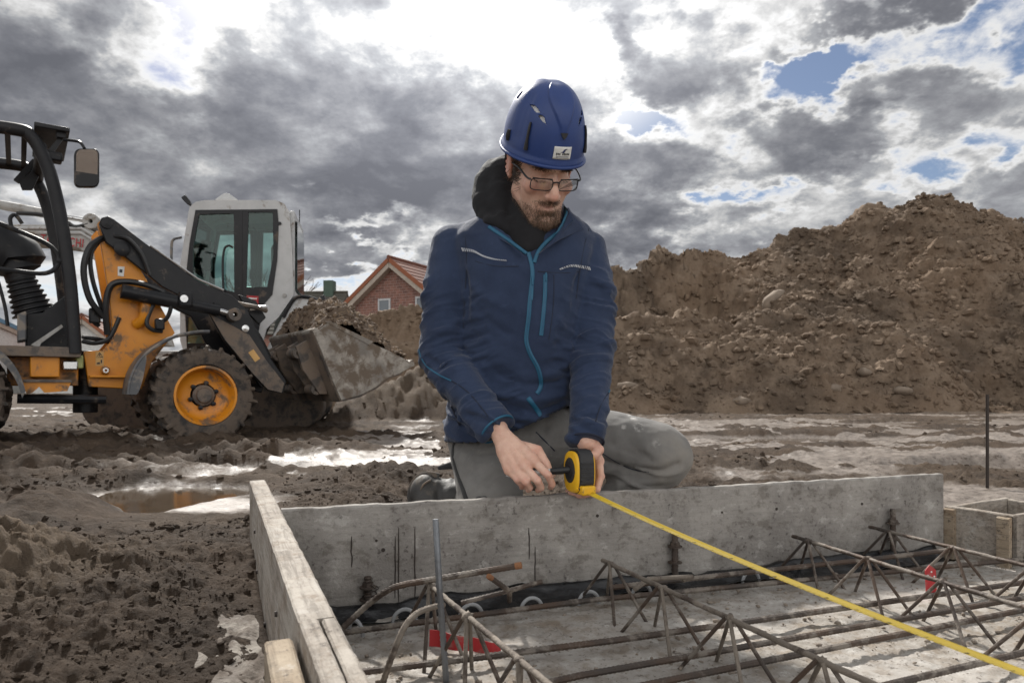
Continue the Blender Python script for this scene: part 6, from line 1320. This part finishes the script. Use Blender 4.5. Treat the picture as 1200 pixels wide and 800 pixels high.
# sleeve piping, seams, cuff edges
trace([(490, 404), (493, 417), (499, 428), (508, 435), (518, 441), (529, 446)], 'sleeve_piping', M_TEAL, .0022, .001, .6); trace([(529, 446), (545, 456), (560, 472), (572, 488)], 'sleeve_seam', M_SEAM, .0014, .0006, .6)
trace([(718, 440), (716, 452), (713, 460)], 'sleeve_piping', M_TEAL, .0022, .001, .6); trace([(713, 460), (704, 474), (698, 494)], 'sleeve_seam', M_SEAM, .0014, .0006, .6)
trace([(544, 262), (546, 285), (547, 310), (545, 345), (543, 385)], 'shoulder_seam', M_SEAM, .0013, .0005, .6); trace([(690, 268), (684, 290), (680, 315), (675, 350)], 'shoulder_seam', M_SEAM, .0013, .0005, .6)
trace([(649, 322), (649, 350), (646, 380), (643, 398)], 'pocket_seam', M_SEAM, .0011, .0005, .6); trace([(557, 306), (580, 312), (608, 312)], 'yoke_seam', M_SEAM, .0011, .0005, .6); trace([(630, 318), (660, 320), (680, 318)], 'yoke_seam', M_SEAM, .0011, .0005, .6)
trace([(529, 475), (534, 488), (539, 498)], 'pocket_zip', M_SEAM, .0030, .001, .6)
def cuff(E, W, r, m):
    d = (W - E).normalized(); x = d.cross(Vector((0, 0, 1))).normalized(); y = d.cross(x); c = W - d * .001
    MB().tube([c + (x * math.cos(g) + y * math.sin(g)) * r for g in np.linspace(0, 2 * math.pi, 33)], .0028, 8, False).obj('cuff_edge', m, JOB)
cuff(ER, WR, .0455, M_TEAL); cuff(EL, WL, .0425, M_SEAM)

trace([(575, 514), (592, 509), (609, 501), (625, 494), (641, 486), (655, 479), (664, 474)], 'hem_seam', M_SEAM, .0022, .0006, .6)
# black hood and neck warmer
def build_hood():
    mb = MB(); nk = P(612, 262, 1.86)
    mb.caps(H(0, .03, -.105), P(616, 285, 1.84), .066, .074, 22); mb.ell(P(622, 276, 1.825), (.060, .055, .026)); mb.ell(P(621, 288, 1.80), (.030, .022, .022))
    pts = [P(*q) for q in ((572, 262, 1.83), (568, 240, 1.86), (571, 215, 1.89), (579, 200, 1.91), (592, 196, 1.93))]
    for a, b, ra, rb in zip(pts[:-1], pts[1:], (.024, .034, .037, .034), (.034, .037, .034, .032)): mb.caps(a, b, ra, rb)
    pr = [P(*q) for q in ((592, 200, 1.93), (620, 210, 1.97), (645, 228, 1.96))]
    for a, b in zip(pr[:-1], pr[1:]): mb.caps(a, b, .036, .034)
    mb.caps(P(588, 262, 1.825), P(617, 284, 1.795), .030, .024); mb.caps(P(588, 232, 1.86), P(586, 262, 1.835), .048, .040); mb.ell(P(598, 235, 1.90), (.085, .06, .085)); mb.caps(P(590, 205, 1.90), P(585, 250, 1.86), .050, .055); mb.ell(P(630, 240, 1.91), (.05, .05, .06))
    for q in ((566, 252), (572, 256), (580, 259), (588, 263), (597, 269), (606, 276), (614, 284), (619, 290), (588, 252), (598, 260), (608, 268), (616, 276)):
        h = onto(JT, *q)
        if h: mb.ell(h[0] - h[1] * .006, (.017, .017, .017), None, 14, 10)
    me = remesh(mb, .0045, 18, .5); v = vco(me); n = vno(me)
    v += n * (.0035 * (1 - np.abs(fbm(v[:, 0] * 7, v[:, 1] * 7, v[:, 2] * 12, 2, 41)) * 1.7) + .0015 * fbm(v[:, 0] * 40, v[:, 1] * 40, v[:, 2] * 40, 2, 45))[:, None]; setco(me, v); me.polygons.foreach_set('use_smooth', [True] * len(me.polygons))
    link('hood', me, M_HOOD, PERSON)
build_hood()
def build_collar():
    # open collar flaps with teal lining
    for pts, lin in ((((672, 259, 1.79), (667, 248, 1.80), (659, 238, 1.82)), 1), (((572, 266, 1.79), (566, 262, 1.82), (560, 252, 1.85)), 0)):
        top = [P(*p) for p in pts]; bot = [P(*p) for p in (((628, 300, 1.755), (652, 283, 1.765), (684, 268, 1.82)) if lin else ((616, 300, 1.755), (592, 283, 1.765), (556, 268, 1.83)))]
        a, b = spline(top, 8), spline(bot, 8); rings = []
        for i in range(len(a)):
            p, q = b[i], a[i]; w = (Vector((0, .005, 0))); m_ = p.lerp(q, .5) + Vector((0, -.006, 0)); rings.append([p, m_, q, q + w, m_ + w, p + w])
        mb = MB().rings(rings); mb.obj('collar', M_NAVY, JOB)
        if lin:
            rings = []
            for i in range(len(a)): p, q = b[i], a[i]; m_ = p.lerp(q, .5) + Vector((-.004, -.002, .0)); s_ = Vector((-.005, .002, .003)); rings.append([p.lerp(q, .55) + s_ + Vector((0, -.006, 0)), q + s_, q + s_ + Vector((0, .003, 0)), p.lerp(q, .55) + s_ + Vector((0, -.001, 0))])
            MB().rings(rings).obj('collar_lining', M_TEAL, JOB)
build_collar()

# ---------------------------------------------------------------- trousers and boots
HR_, KR, AR = P(567, 518, 1.99), P(580, 628, 1.79), P(548, 578, 2.0)
HL_, KL, AL = P(640, 512, 2.06), P(769, 533, 1.945), P(690, 640, 2.03)
def build_trousers():
    mb = MB(); mb.ell(P(606, 510, 2.01), (.185, .15, .115)); mb.caps(HR_, KR, .108, .078, 26); mb.caps(KR, AR, .074, .054, 22); mb.ell(KR, (.08, .08, .08))
    mid = HL_.lerp(KL, .5) + Vector((0, 0, .012)); mb.caps(HL_, mid, .108, .096, 26); mb.caps(mid, KL, .100, .093, 26); mb.ell(KL + Vector((.004, 0, -.004)), (.097, .090, .091)); mb.caps(KL + Vector((-.015, .01, -.03)), AL, .084, .064, 24)
    me = remesh(mb, .0055, 6, .5); v = vco(me); n = vno(me)
    v += fold(v, n, HR_, KR, .008, 40, .8, 51, .05, .7, .15, 1.3) + fold(v, n, HL_, KL, .007, 34, -.9, 55, .05, .75, .15, 1.3) + fold(v, n, KL, AL, .010, 50, .5, 57, -.05, 1, .12, 1.3)
    tb = bvh(me)
    def L(*q):
        o = []
        for a in q:
            h = onto(tb, a[0], a[1]); o.append(np.array(h[0] if h else P(*a)))
        return o
    v += ridge_lines(v, n, [(L((700, 560, 1.76), (735, 551, 1.72), (765, 553, 1.70), (795, 545, 1.72)), -.010, .011), (L((703, 540, 1.76), (722, 546, 1.73), (740, 548, 1.71)), -.008, .010), (L((705, 574, 1.78), (740, 566, 1.73), (775, 564, 1.72)), .006, .012), (L((706, 552, 1.76), (728, 557, 1.73)), .006, .009), (L((716, 520, 1.74), (740, 530, 1.71), (760, 535, 1.70)), -.004, .010),
                              (L((535, 520, 1.88), (560, 530, 1.84), (600, 530, 1.83)), -.005, .010), (L((530, 535, 1.86), (560, 545, 1.83), (590, 545, 1.82)), .004, .010), (L((640, 500, 1.87), (630, 530, 1.84), (640, 560, 1.84)), -.008, .012)])
    v += n * (.0012 * fbm(v[:, 0] * 26, v[:, 1] * 26, v[:, 2] * 26, 3, 61) + .003 * fbm(v[:, 0] * 8, v[:, 1] * 8, v[:, 2] * 8, 2, 63))[:, None]; setco(me, v); me.polygons.foreach_set('use_smooth', [True] * len(me.polygons))
    st = np.zeros(len(v))
    for (px, py, d, r, w) in ((742, 488, 1.735, .022, 1), (748, 500, 1.72, .018, .9), (731, 500, 1.73, .008, .9), (578, 566, 1.80, .006, 1), (600, 580, 1.80, .006, 1), (668, 505, 1.82, .01, .4), (770, 520, 1.70, .02, .35), (625, 582, 1.80, .005, 1)): st = np.maximum(st, w * smooth(1, .3, np.linalg.norm((v - L((px, py, d))[0]) * [1, .6, 1], axis=1) / r))
    attr(me, 'stain', st); attr(me, 'dust', np.clip(.75 * np.exp(-(np.linalg.norm(v - L((798, 545, 1.9))[0], axis=1) / .10) ** 2) + .25 * smooth(.30, .15, v[:, 2]), 0, 1))
    o = link('trousers', me.copy(), M_TROU, PERSON); tr = bvh(me)
    trace([(533, 516), (530, 530), (534, 550), (542, 572), (548, 590)], 'dark_side_stripe', M_TDARK, .0075, .0005, .3, parent=o, tree=tr)
    trace([(628, 506), (640, 518), (650, 528)], 'pocket_seam', M_SEAM, .0018, .0005, .6, parent=o, tree=tr); trace([(706, 531), (724, 542), (742, 550), (760, 553)], 'knee_seam', M_SEAM, .0014, .0005, .6, parent=o, tree=tr)
    q = P(566, 584, 1.78); 
    h = onto(tr, 566, 584, .001)
    if h: v2, f2 = lumps(np.array([h[0]]), [.012], True, .5, .4, 3); link('mud_spot', mesh_np('mud_spot', v2, f2), M_TDARK, o)
    v2 = MB(); v2.tube([P(514, 548, 1.99), P(528, 545, 1.98), P(545, 548, 1.97)], [.006, .011, .012], 10); v2.obj('knee_strap', M_TDARK, o)
build_trousers()
def build_boots():
    mb = MB(); a, b = P(548, 583, 1.99), P(502, 577, 2.0); mb.caps(a, b, .052, .046, 20); mb.ell(P(499, 577, 2.0), (.046, .05, .054)); mb.caps(P(556, 580, 1.99), P(530, 585, 1.98), .056, .05, 20); mb.ell(P(505, 588, 1.98), (.05, .05, .05))
    me = remesh(mb, .005, 6, .5); v = vco(me); n = vno(me); v += fold(v, n, a, b, .007, 70, .3, 81, 0, .75, .09, 1.4); setco(me, v); me.polygons.foreach_set('use_smooth', [True] * len(me.polygons)); o = link('boot', me, M_LEATH, PERSON)
    q = [P(*p) for p in ((484, 592, 2.0), (482.5, 580, 2.0), (485, 569, 2.0), (491, 561, 2.0), (502, 557.5, 2.0), (514, 560, 2.0))]; MB().tube(spline(q, 5), .0085, 10, True, 1.6).obj('boot_sole', M_SOLE, o)
    q = [P(*p) for p in ((494, 592, 1.955), (492, 580, 1.955), (496, 568, 1.955), (505, 562, 1.957))]; MB().tube(spline(q, 5), .0028, 8).obj('boot_welt', M_SOLE, o)
    mb = MB(); a, b = P(700, 640, 1.93), P(735, 655, 1.82); mb.caps(a, b, .055, .045, 18); link('boot', remesh(mb, .006, 4), M_LEATH, PERSON)
build_boots()

# ---------------------------------------------------------------- helmet
M_HELM = mat('blue_helmet_plastic', (.021, .050, .185), .47, col2=(.018, .042, .155), scale=9, amt=.7, bump=.05, bscale=250, spec=.45)
M_LINER = mat('white_liner', (.80, .80, .80), .6, amt=.1)
M_HBLK = mat('black_clip', (.015, .015, .017), .5)
def helm_pt(a, t, off=0.0):
    """a: heading round the head (0 = brow), t: 0 crown .. 1 rim"""
    th = t * R(99); cx, cy, cz = 0, .012, .064; rx, ry, rz = .0975 + off, .130 + off, .137 + off
    sth = math.sin(th) ** .90; x = rx * sth * math.sin(a); y = -ry * sth * math.cos(a); z = rz * math.cos(th)
    f = math.cos(a)
    z -= (.010 - .022 * (f < 0) * f * f) * max(0, t - .55) / .45 * 1.0 if True else 0
    b = 0
    # raised centre panel that narrows to a point over the brow, and a dip on the crown
    wdt = .52 * (1 - smooth(.25, .74, t)) + .02; sidx = math.atan2(abs(x), max(1e-6, abs(y) + (.05 if f > 0 else .05)))
    b += .0048 * float(smooth(wdt + .10, wdt, abs(a))) * float(smooth(.80, .62, t)) * float(smooth(.02, .2, t))
    b -= .0035 * float(smooth(.026, .0, abs(x))) * float(smooth(.50, .30, t)) 
    b += .004 * float(smooth(.93, .985, t))
    # side panel recess
    b -= .003 * float(smooth(.25, .05, abs(abs(a) - 1.15))) * float(smooth(.30, .45, t)) * float(smooth(.92, .8, t))
    n = Vector((x / rx ** 2, y / ry ** 2, (rz * math.cos(th)) / rz ** 2)).normalized(); return Vector((cx + x, cy + y, cz + z)) + n * b
def at_of(px, py):
    """heading and height on the shell of the point a photo pixel shows"""
    best = (9, 0, 0)
    for c0, c1, dd, n_ in ((0, .55, 1.6, 50), (None, None, .06, 14)):
        _, a0, t0 = best
        if c0 is None: aa, tt = np.linspace(a0 - dd, a0 + dd, n_), np.linspace(t0 - dd * .5, t0 + dd * .5, n_)
        else: aa, tt = np.linspace(-dd, dd, n_), np.linspace(.1, .99, n_)
        best = (9e9, 0, 0)
        for a in aa:
            for t in tt:
                p = HM @ helm_pt(a, t)
                d = (600 + F * p.x / p.y - px) ** 2 + (HY - F * (p.z - CH) / p.y - py) ** 2 + (p.y - 1.7) * .01
                if d < best[0]: best = (d, a, t)
    return best[1], best[2]
VENTS = [[at_of(*q) for q in poly] for poly in ([(620.5, 122.5), (626, 123), (630.5, 127), (633.5, 132.5), (627, 131.5)], [(630, 134.5), (635.5, 135), (638.5, 139), (640, 145.5), (635, 142)])]
def in_vent(a, t):
    for poly in VENTS:
        for s in (-1, 1):
            x, y = s * a, t; c = False; n = len(poly)
            for i in range(n):
                (x0, y0), (x1, y1) = poly[i], poly[(i + 1) % n]
                if (y0 > y) != (y1 > y) and x < (x1 - x0) * (y - y0) / (y1 - y0) + x0: c = not c
            if c: return True
    for (a0, t0, la, lt) in ((1.75, .47, .10, .05), (2.25, .5, .10, .06)):
        if abs(abs(a) - a0) < la and abs(t - t0) < lt: return True
    return False
def build_helmet():
    na, nt = 320, 180; v = []; f = []
    for j in range(nt + 1):
        for i in range(na): v.append(HM @ helm_pt(2 * math.pi * i / na - math.pi, max(.004, j / nt)))
    for j in range(nt):
        for i in range(na):
            a = 2 * math.pi * (i + .5) / na - math.pi; t = (j + .5) / nt
            if not in_vent(a, t): f.append((j * na + i, (j + 1) * na + i, (j + 1) * na + (i + 1) % na, j * na + (i + 1) % na))
    f.append(tuple(range(na)))
    me = mesh_np('helmet', [tuple(p) for p in v], f); bm = bmesh.new(); bm.from_mesh(me); bmesh.ops.recalc_face_normals(bm, faces=bm.faces); loose = [q for q in bm.verts if not q.link_faces]; bmesh.ops.delete(bm, geom=loose, context='VERTS'); bm.to_mesh(me); bm.free(); me.polygons.foreach_set('use_smooth', [True] * len(me.polygons))
    o = link('helmet', me, M_HELM, PERSON); s = o.modifiers.new('shell', 'SOLIDIFY'); s.thickness = .0035; s.offset = -1
    # rim lip
    MB().tube([HM @ helm_pt(g, 1.0, .0012) for g in np.linspace(-math.pi, math.pi, 121)], .0042, 10, False).obj('rim', M_HELM, o)
    # white liner seen through the vents
    v = []; f = []; na, nt = 60, 30
    for j in range(nt + 1):
        for i in range(na): v.append(tuple(HM @ helm_pt(2 * math.pi * i / na, max(.01, j / nt * .90), -.008)))
    f = [(j * na + i, (j + 1) * na + i, (j + 1) * na + (i + 1) % na, j * na + (i + 1) % na) for j in range(nt) for i in range(na)] + [tuple(range(na))]; link('liner', mesh_np('liner', v, f), M_LINER, o)
    HT = bvh(me)
    def patch(name, cs, m, lift, nx=10, ny=6, parent=o, th=.0006):
        """thin sticker laid on the shell; corners given as (heading, t)"""
        v = []; 
        for j in range(ny + 1):
            for i in range(nx + 1):
                u, w = i / nx, j / ny; a = (cs[0][0] * (1 - u) + cs[1][0] * u) * (1 - w) + (cs[3][0] * (1 - u) + cs[2][0] * u) * w; t = (cs[0][1] * (1 - u) + cs[1][1] * u) * (1 - w) + (cs[3][1] * (1 - u) + cs[2][1] * u) * w; v.append(tuple(HM @ helm_pt(a, t, lift)))
        f = [(j * (nx + 1) + i, (j + 1) * (nx + 1) + i, (j + 1) * (nx + 1) + i + 1, j * (nx + 1) + i + 1) for j in range(ny) for i in range(nx)]
        q = link(name, mesh_np(name, v, f), m, parent); sm_ = q.modifiers.new('t', 'SOLIDIFY'); sm_.thickness = th; sm_.offset = 1; return q
    A0, A1, T0, T1 = -.205, .245, .815, .925
    st = patch('sticker', [(A0, T0), (A1, T0), (A1 - .01, T1), (A0 - .01, T1)], M_STK, .0012)
    def sx(u): return A0 + (A1 - A0) * u
    def sy(w): return T0 + (T1 - T0) * w
    g = random.Random(3)
    for k in range(9):
        if k in (3,): continue
        u = .13 + k * .085; patch('sticker_letter', [(sx(u), sy(.50)), (sx(u + .05), sy(.50)), (sx(u + .05), sy(.64)), (sx(u), sy(.64))], M_INK, .0024, 1, 1, o)
    M_GR = mat('grey_print', (.42, .42, .44), .5)
    for w in (.73, .85): patch('sticker_line', [(sx(.15), sy(w)), (sx(.86), sy(w)), (sx(.86), sy(w + .05)), (sx(.15), sy(w + .05))], M_GR, .0024, 6, 1, o)
    M_BIRD = mat('emblem_blue', (.02, .03, .12), .5)
    for quad in ([(.36, .44), (.50, .36), (.58, .48), (.44, .46)], [(.46, .38), (.56, .20), (.64, .24), (.56, .46)], [(.56, .20), (.70, .15), (.72, .19), (.62, .27)]): patch('emblem', [(sx(u), sy(w)) for u, w in quad], M_BIRD, .0024, 4, 2, o)
    # small raised badge over the brow, headlamp clips at the sides
    bd = [HM @ helm_pt(a, t, .002) for a, t in ((-.10, .70), (.10, .70), (.05, .735), (0, .755), (-.05, .735))]; MB().prism(bd, (HR @ Vector((0, -.003, .001)))).obj('badge', M_HBLK, o)
    for s in (-1, 1):
        q = [HM @ helm_pt(s * .86, t, .002) for t in np.linspace(.66, .90, 7)]; MB().tube(q, [.004, .0055, .006, .0055, .0065, .0085, .009], 8, True, .6).obj('lamp_clip', M_HBLK, o)
        q = [HM @ helm_pt(s * 1.45, t, .001) for t in np.linspace(.80, .90, 4)]; MB().tube(q, [.006, .008, .008, .005], 8, True, .6).obj('lamp_clip', M_HBLK, o)
        q = [HM @ helm_pt(s * g_, .99, -.008) + HR @ Vector((0, 0, -.006)) for g_ in np.linspace(1.3, 2.9, 14)]; MB().tube(q, .007, 8, True, .5).obj('cradle', M_HBLK, o)
        MB().tube(spline([HM @ helm_pt(s * 1.75, 1.0, -.010), H(s * .086, .035, .01), H(s * .083, .04, -.02)], 5), .003, 6, True, .5).obj('helmet_strap', M_HBLK, o)
build_helmet()
# glasses
M_FRAME = mat('black_glasses_frame', (.012, .013, .016), .3); M_LENS = glass_material('lens', (.93, .94, .94), .35)
def build_glasses():
    fr = MB(); lens = []
    for s in (-1, 1):
        pts = []; n = 40
        for k in range(n):
            g = 2 * math.pi * k / n; e = 2 / 4.2; cs, sn = math.cos(g), math.sin(g); u = .0265 * abs(cs) ** e * (1 if cs > 0 else -1); w = .0145 * abs(sn) ** e * (1 if sn > 0 else -1)
            xx = .0345 * s + u; pts.append(H(xx, -.1115 + .9 * xx * xx * 3.2 - .10 * (w), -.013 + w - .03 * abs(u) * (1 if u * s > 0 else 0)))
        fr.tube(pts + pts[:2], .0013, 8, False); lens.append(pts)
    o = fr.obj('glasses', M_FRAME, PERSON)
    for s in (-1, 1):
        top = [H(.0345 * s + u, -.1115 + 2.88 * (.0345 * s + u) ** 2 - .0014, .0015) for u in np.linspace(-.024, .024, 12)]; MB().tube(top, .0018, 8, True, .8).obj('brow_bar', M_FRAME, o)
        tm = spline([H(s * .0610, -.1008, -.003), H(s * .070, -.092, -.001), H(s * .0755, -.05, .006), H(s * .0785, .0, .004), H(s * .0800, .015, .004)], 6); MB().tube(tm, .0019, 8, True, 1.3).obj('temple', M_FRAME, o)
    MB().tube(spline([H(-.0085, -.1125, -.007), H(0, -.1165, -.004), H(.0085, -.1125, -.007)], 6), .0019, 8).obj('bridge', M_FRAME, o)
    for p in lens: MB().prism(p, HR @ Vector((0, .0012, 0))).obj('lens', M_LENS, o, sm=False)
build_glasses()

# ---------------------------------------------------------------- tape measure, blade, marker
M_TY = mat('yellow_tape_case', (.78, .44, .012), .42, col2=(.70, .37, .01), scale=20, amt=.5, dirt=(.16, .12, .08), dscale=40, damt=.12); M_TB = mat('black_rubber_grip', (.018, .018, .020), .6, col2=(.035, .034, .033), scale=40, bump=.2, bscale=300)
M_BLADE = mat('yellow_blade', (.76, .53, .03), .42, col2=(.70, .48, .025), scale=30, amt=.4, coat=.2)
def build_tape():
    d = Vector((.40, -.917, 0)).normalized(); C0 = P(679, 552, 1.668); s = Vector((d.y, -d.x, 0))        # s: towards the side the picture shows
    if s.x > 0: s = -s
    M = Matrix((d, -s, Vector((0, 0, 1)))).transposed(); t = thing('tape_measure', 'yellow and black pocket tape measure held in the left hand', 'tape measure', C0 + Vector((0, 0, -.05)))
    def q(x, y, z): return C0 + M @ Vector((x, y, z))
    def outline(k):
        o = []
        for g in np.linspace(0, 2 * math.pi, 49)[:-1]:
            c, n_ = math.cos(g), math.sin(g); e = 2 / 3.0; o.append((.037 * k * abs(c) ** e * (1 if c > 0 else -1), .050 * k * abs(n_) ** e * (1 if n_ > 0 else -1)))
        return [(x + (.006 if z < -.035 and x > 0 else 0), z) for x, z in o]
    def body(k, y0, y1, name, m, ch=.006, parent=t, bev=True):
        rings = [[q(x, y, z) for x, z in outline(kk)] for kk, y in ((k * .86, y0), (k * .96, y0 + ch * .4), (k, y0 + ch), (k, y1 - ch), (k * .96, y1 - ch * .4), (k * .86, y1))]; return MB().rings(rings).obj(name, m, parent)
    body(1.0, -.0225, .0225, 'case', M_TB)
    # yellow side shells with a black centre boss
    sh = body(.97, -.025, -.014, 'side_shell', M_TY, .005); body(.97, .014, .025, 'side_shell', M_TY, .005)
    def disc(r, y, h, name, m, rz=1.25): 
        rings = [[q(r * kk * math.cos(g), yy, .004 + r * rz * kk * math.sin(g)) for g in np.linspace(0, 2 * math.pi, 37)[:-1]] for kk, yy in ((1, y), (1, y - h), (.9, y - h * 1.3))]; return MB().rings(rings).obj(name, m, t)
    disc(.0235, -.0240, .003, 'centre_boss', M_TB); disc(.016, -.0273, .002, 'boss_cap', M_HBLK)
    body(.0, 0, .01, 'x', M_TB) if False else None
    # rubber band over the top and front, yellow mouth at the bottom
    MB().box(q(.033, 0, -.040), (.030, .036, .022), M).obj('blade_mouth', M_TY, t, bevel=.004)
    fr = [[q(x, y, z) for y in (-.018, .018)] for x, z in ((.0385, -.026), (.040, 0), (.039, .022), (.034, .042), (.022, .0515), (0, .0535), (-.02, .051))]
    rings = [[a, b, b - (b - C0) * .06, a - (a - C0) * .06] for a, b in fr]; MB().rings(rings).obj('rubber_grip', M_TB, t, bevel=.001)
    for k in range(5): z = -.018 + k * .010; MB().box(q(.0402, 0, z), (.003, .031, .003), M).obj('grip_rib', M_TB, t)
    # blade: runs out over the slab, slightly arched across its width
    a = q(.050, 0, -.046); b = P(1300, 828, .66); n = 60; Wd = .0076; rows = []; side = None
    for i in range(n + 1):
        u = i / n; p = a.lerp(b, u) + Vector((0, 0, -.010 * 4 * u * (1 - u))); tt = (b - a).normalized(); sd = tt.cross(Vector((0, 0, 1))).normalized(); up = sd.cross(tt); rl = R(-14 + 10 * u); sd, up = sd * math.cos(rl) + up * math.sin(rl), up * math.cos(rl) - sd * math.sin(rl)
        rows.append([p + sd * (Wd * w) + up * (.0018 * (w * w)) for w in np.linspace(-1, 1, 9)])
    v = [tuple(p) for r in rows for p in r]; f = [(i * 9 + j, (i + 1) * 9 + j, (i + 1) * 9 + j + 1, i * 9 + j + 1) for i in range(n) for j in range(8)]
    bl = link('blade', mesh_np('blade', v, np.array(f)), M_BLADE, t); so = bl.modifiers.new('t', 'SOLIDIFY'); so.thickness = .0003
    # graduation marks
    mb = MB(); Lb = (b - a).length; cm = int(Lb * 100)
    for k in range(3, cm):
        u = k / (Lb * 100); i = min(int(u * n), n - 1); r0, r1 = rows[i], rows[i + 1]; fr_ = u * n - i
        ww = .0005 if k % 10 else .0012; e = 3 if k % 5 else 5
        for jj, kk in ((8, 8 - (2 if k % 5 else 4)),):
            pa, pb = r0[jj].lerp(r1[jj], fr_), r0[kk].lerp(r1[kk], fr_); tt = (b - a).normalized() * ww; lf = Vector((0, 0, .0006)); mb.add([pa - tt + lf, pa + tt + lf, pb + tt + lf, pb - tt + lf], [(0, 1, 2, 3)])
    mb.obj('graduation', M_INK, bl)
    # marker pen in the right hand
    t2 = thing('marker_pen', 'white marker pen with black cap held in the right hand', 'marker pen', P(625, 556, 1.67)); A, B = P(593, 557, 1.678), P(668, 550, 1.655); dd = (B - A)
    MB().tube([A, A.lerp(B, .06), A.lerp(B, .12), A.lerp(B, .74)], [.0015, .0045, .0062, .0066], 14).obj('barrel', M_STK, t2); MB().tube([A.lerp(B, .70), A.lerp(B, .72), A.lerp(B, .97), B], [.0074, .0080, .0078, .0066], 14).obj('cap', M_HBLK, t2)
build_tape()
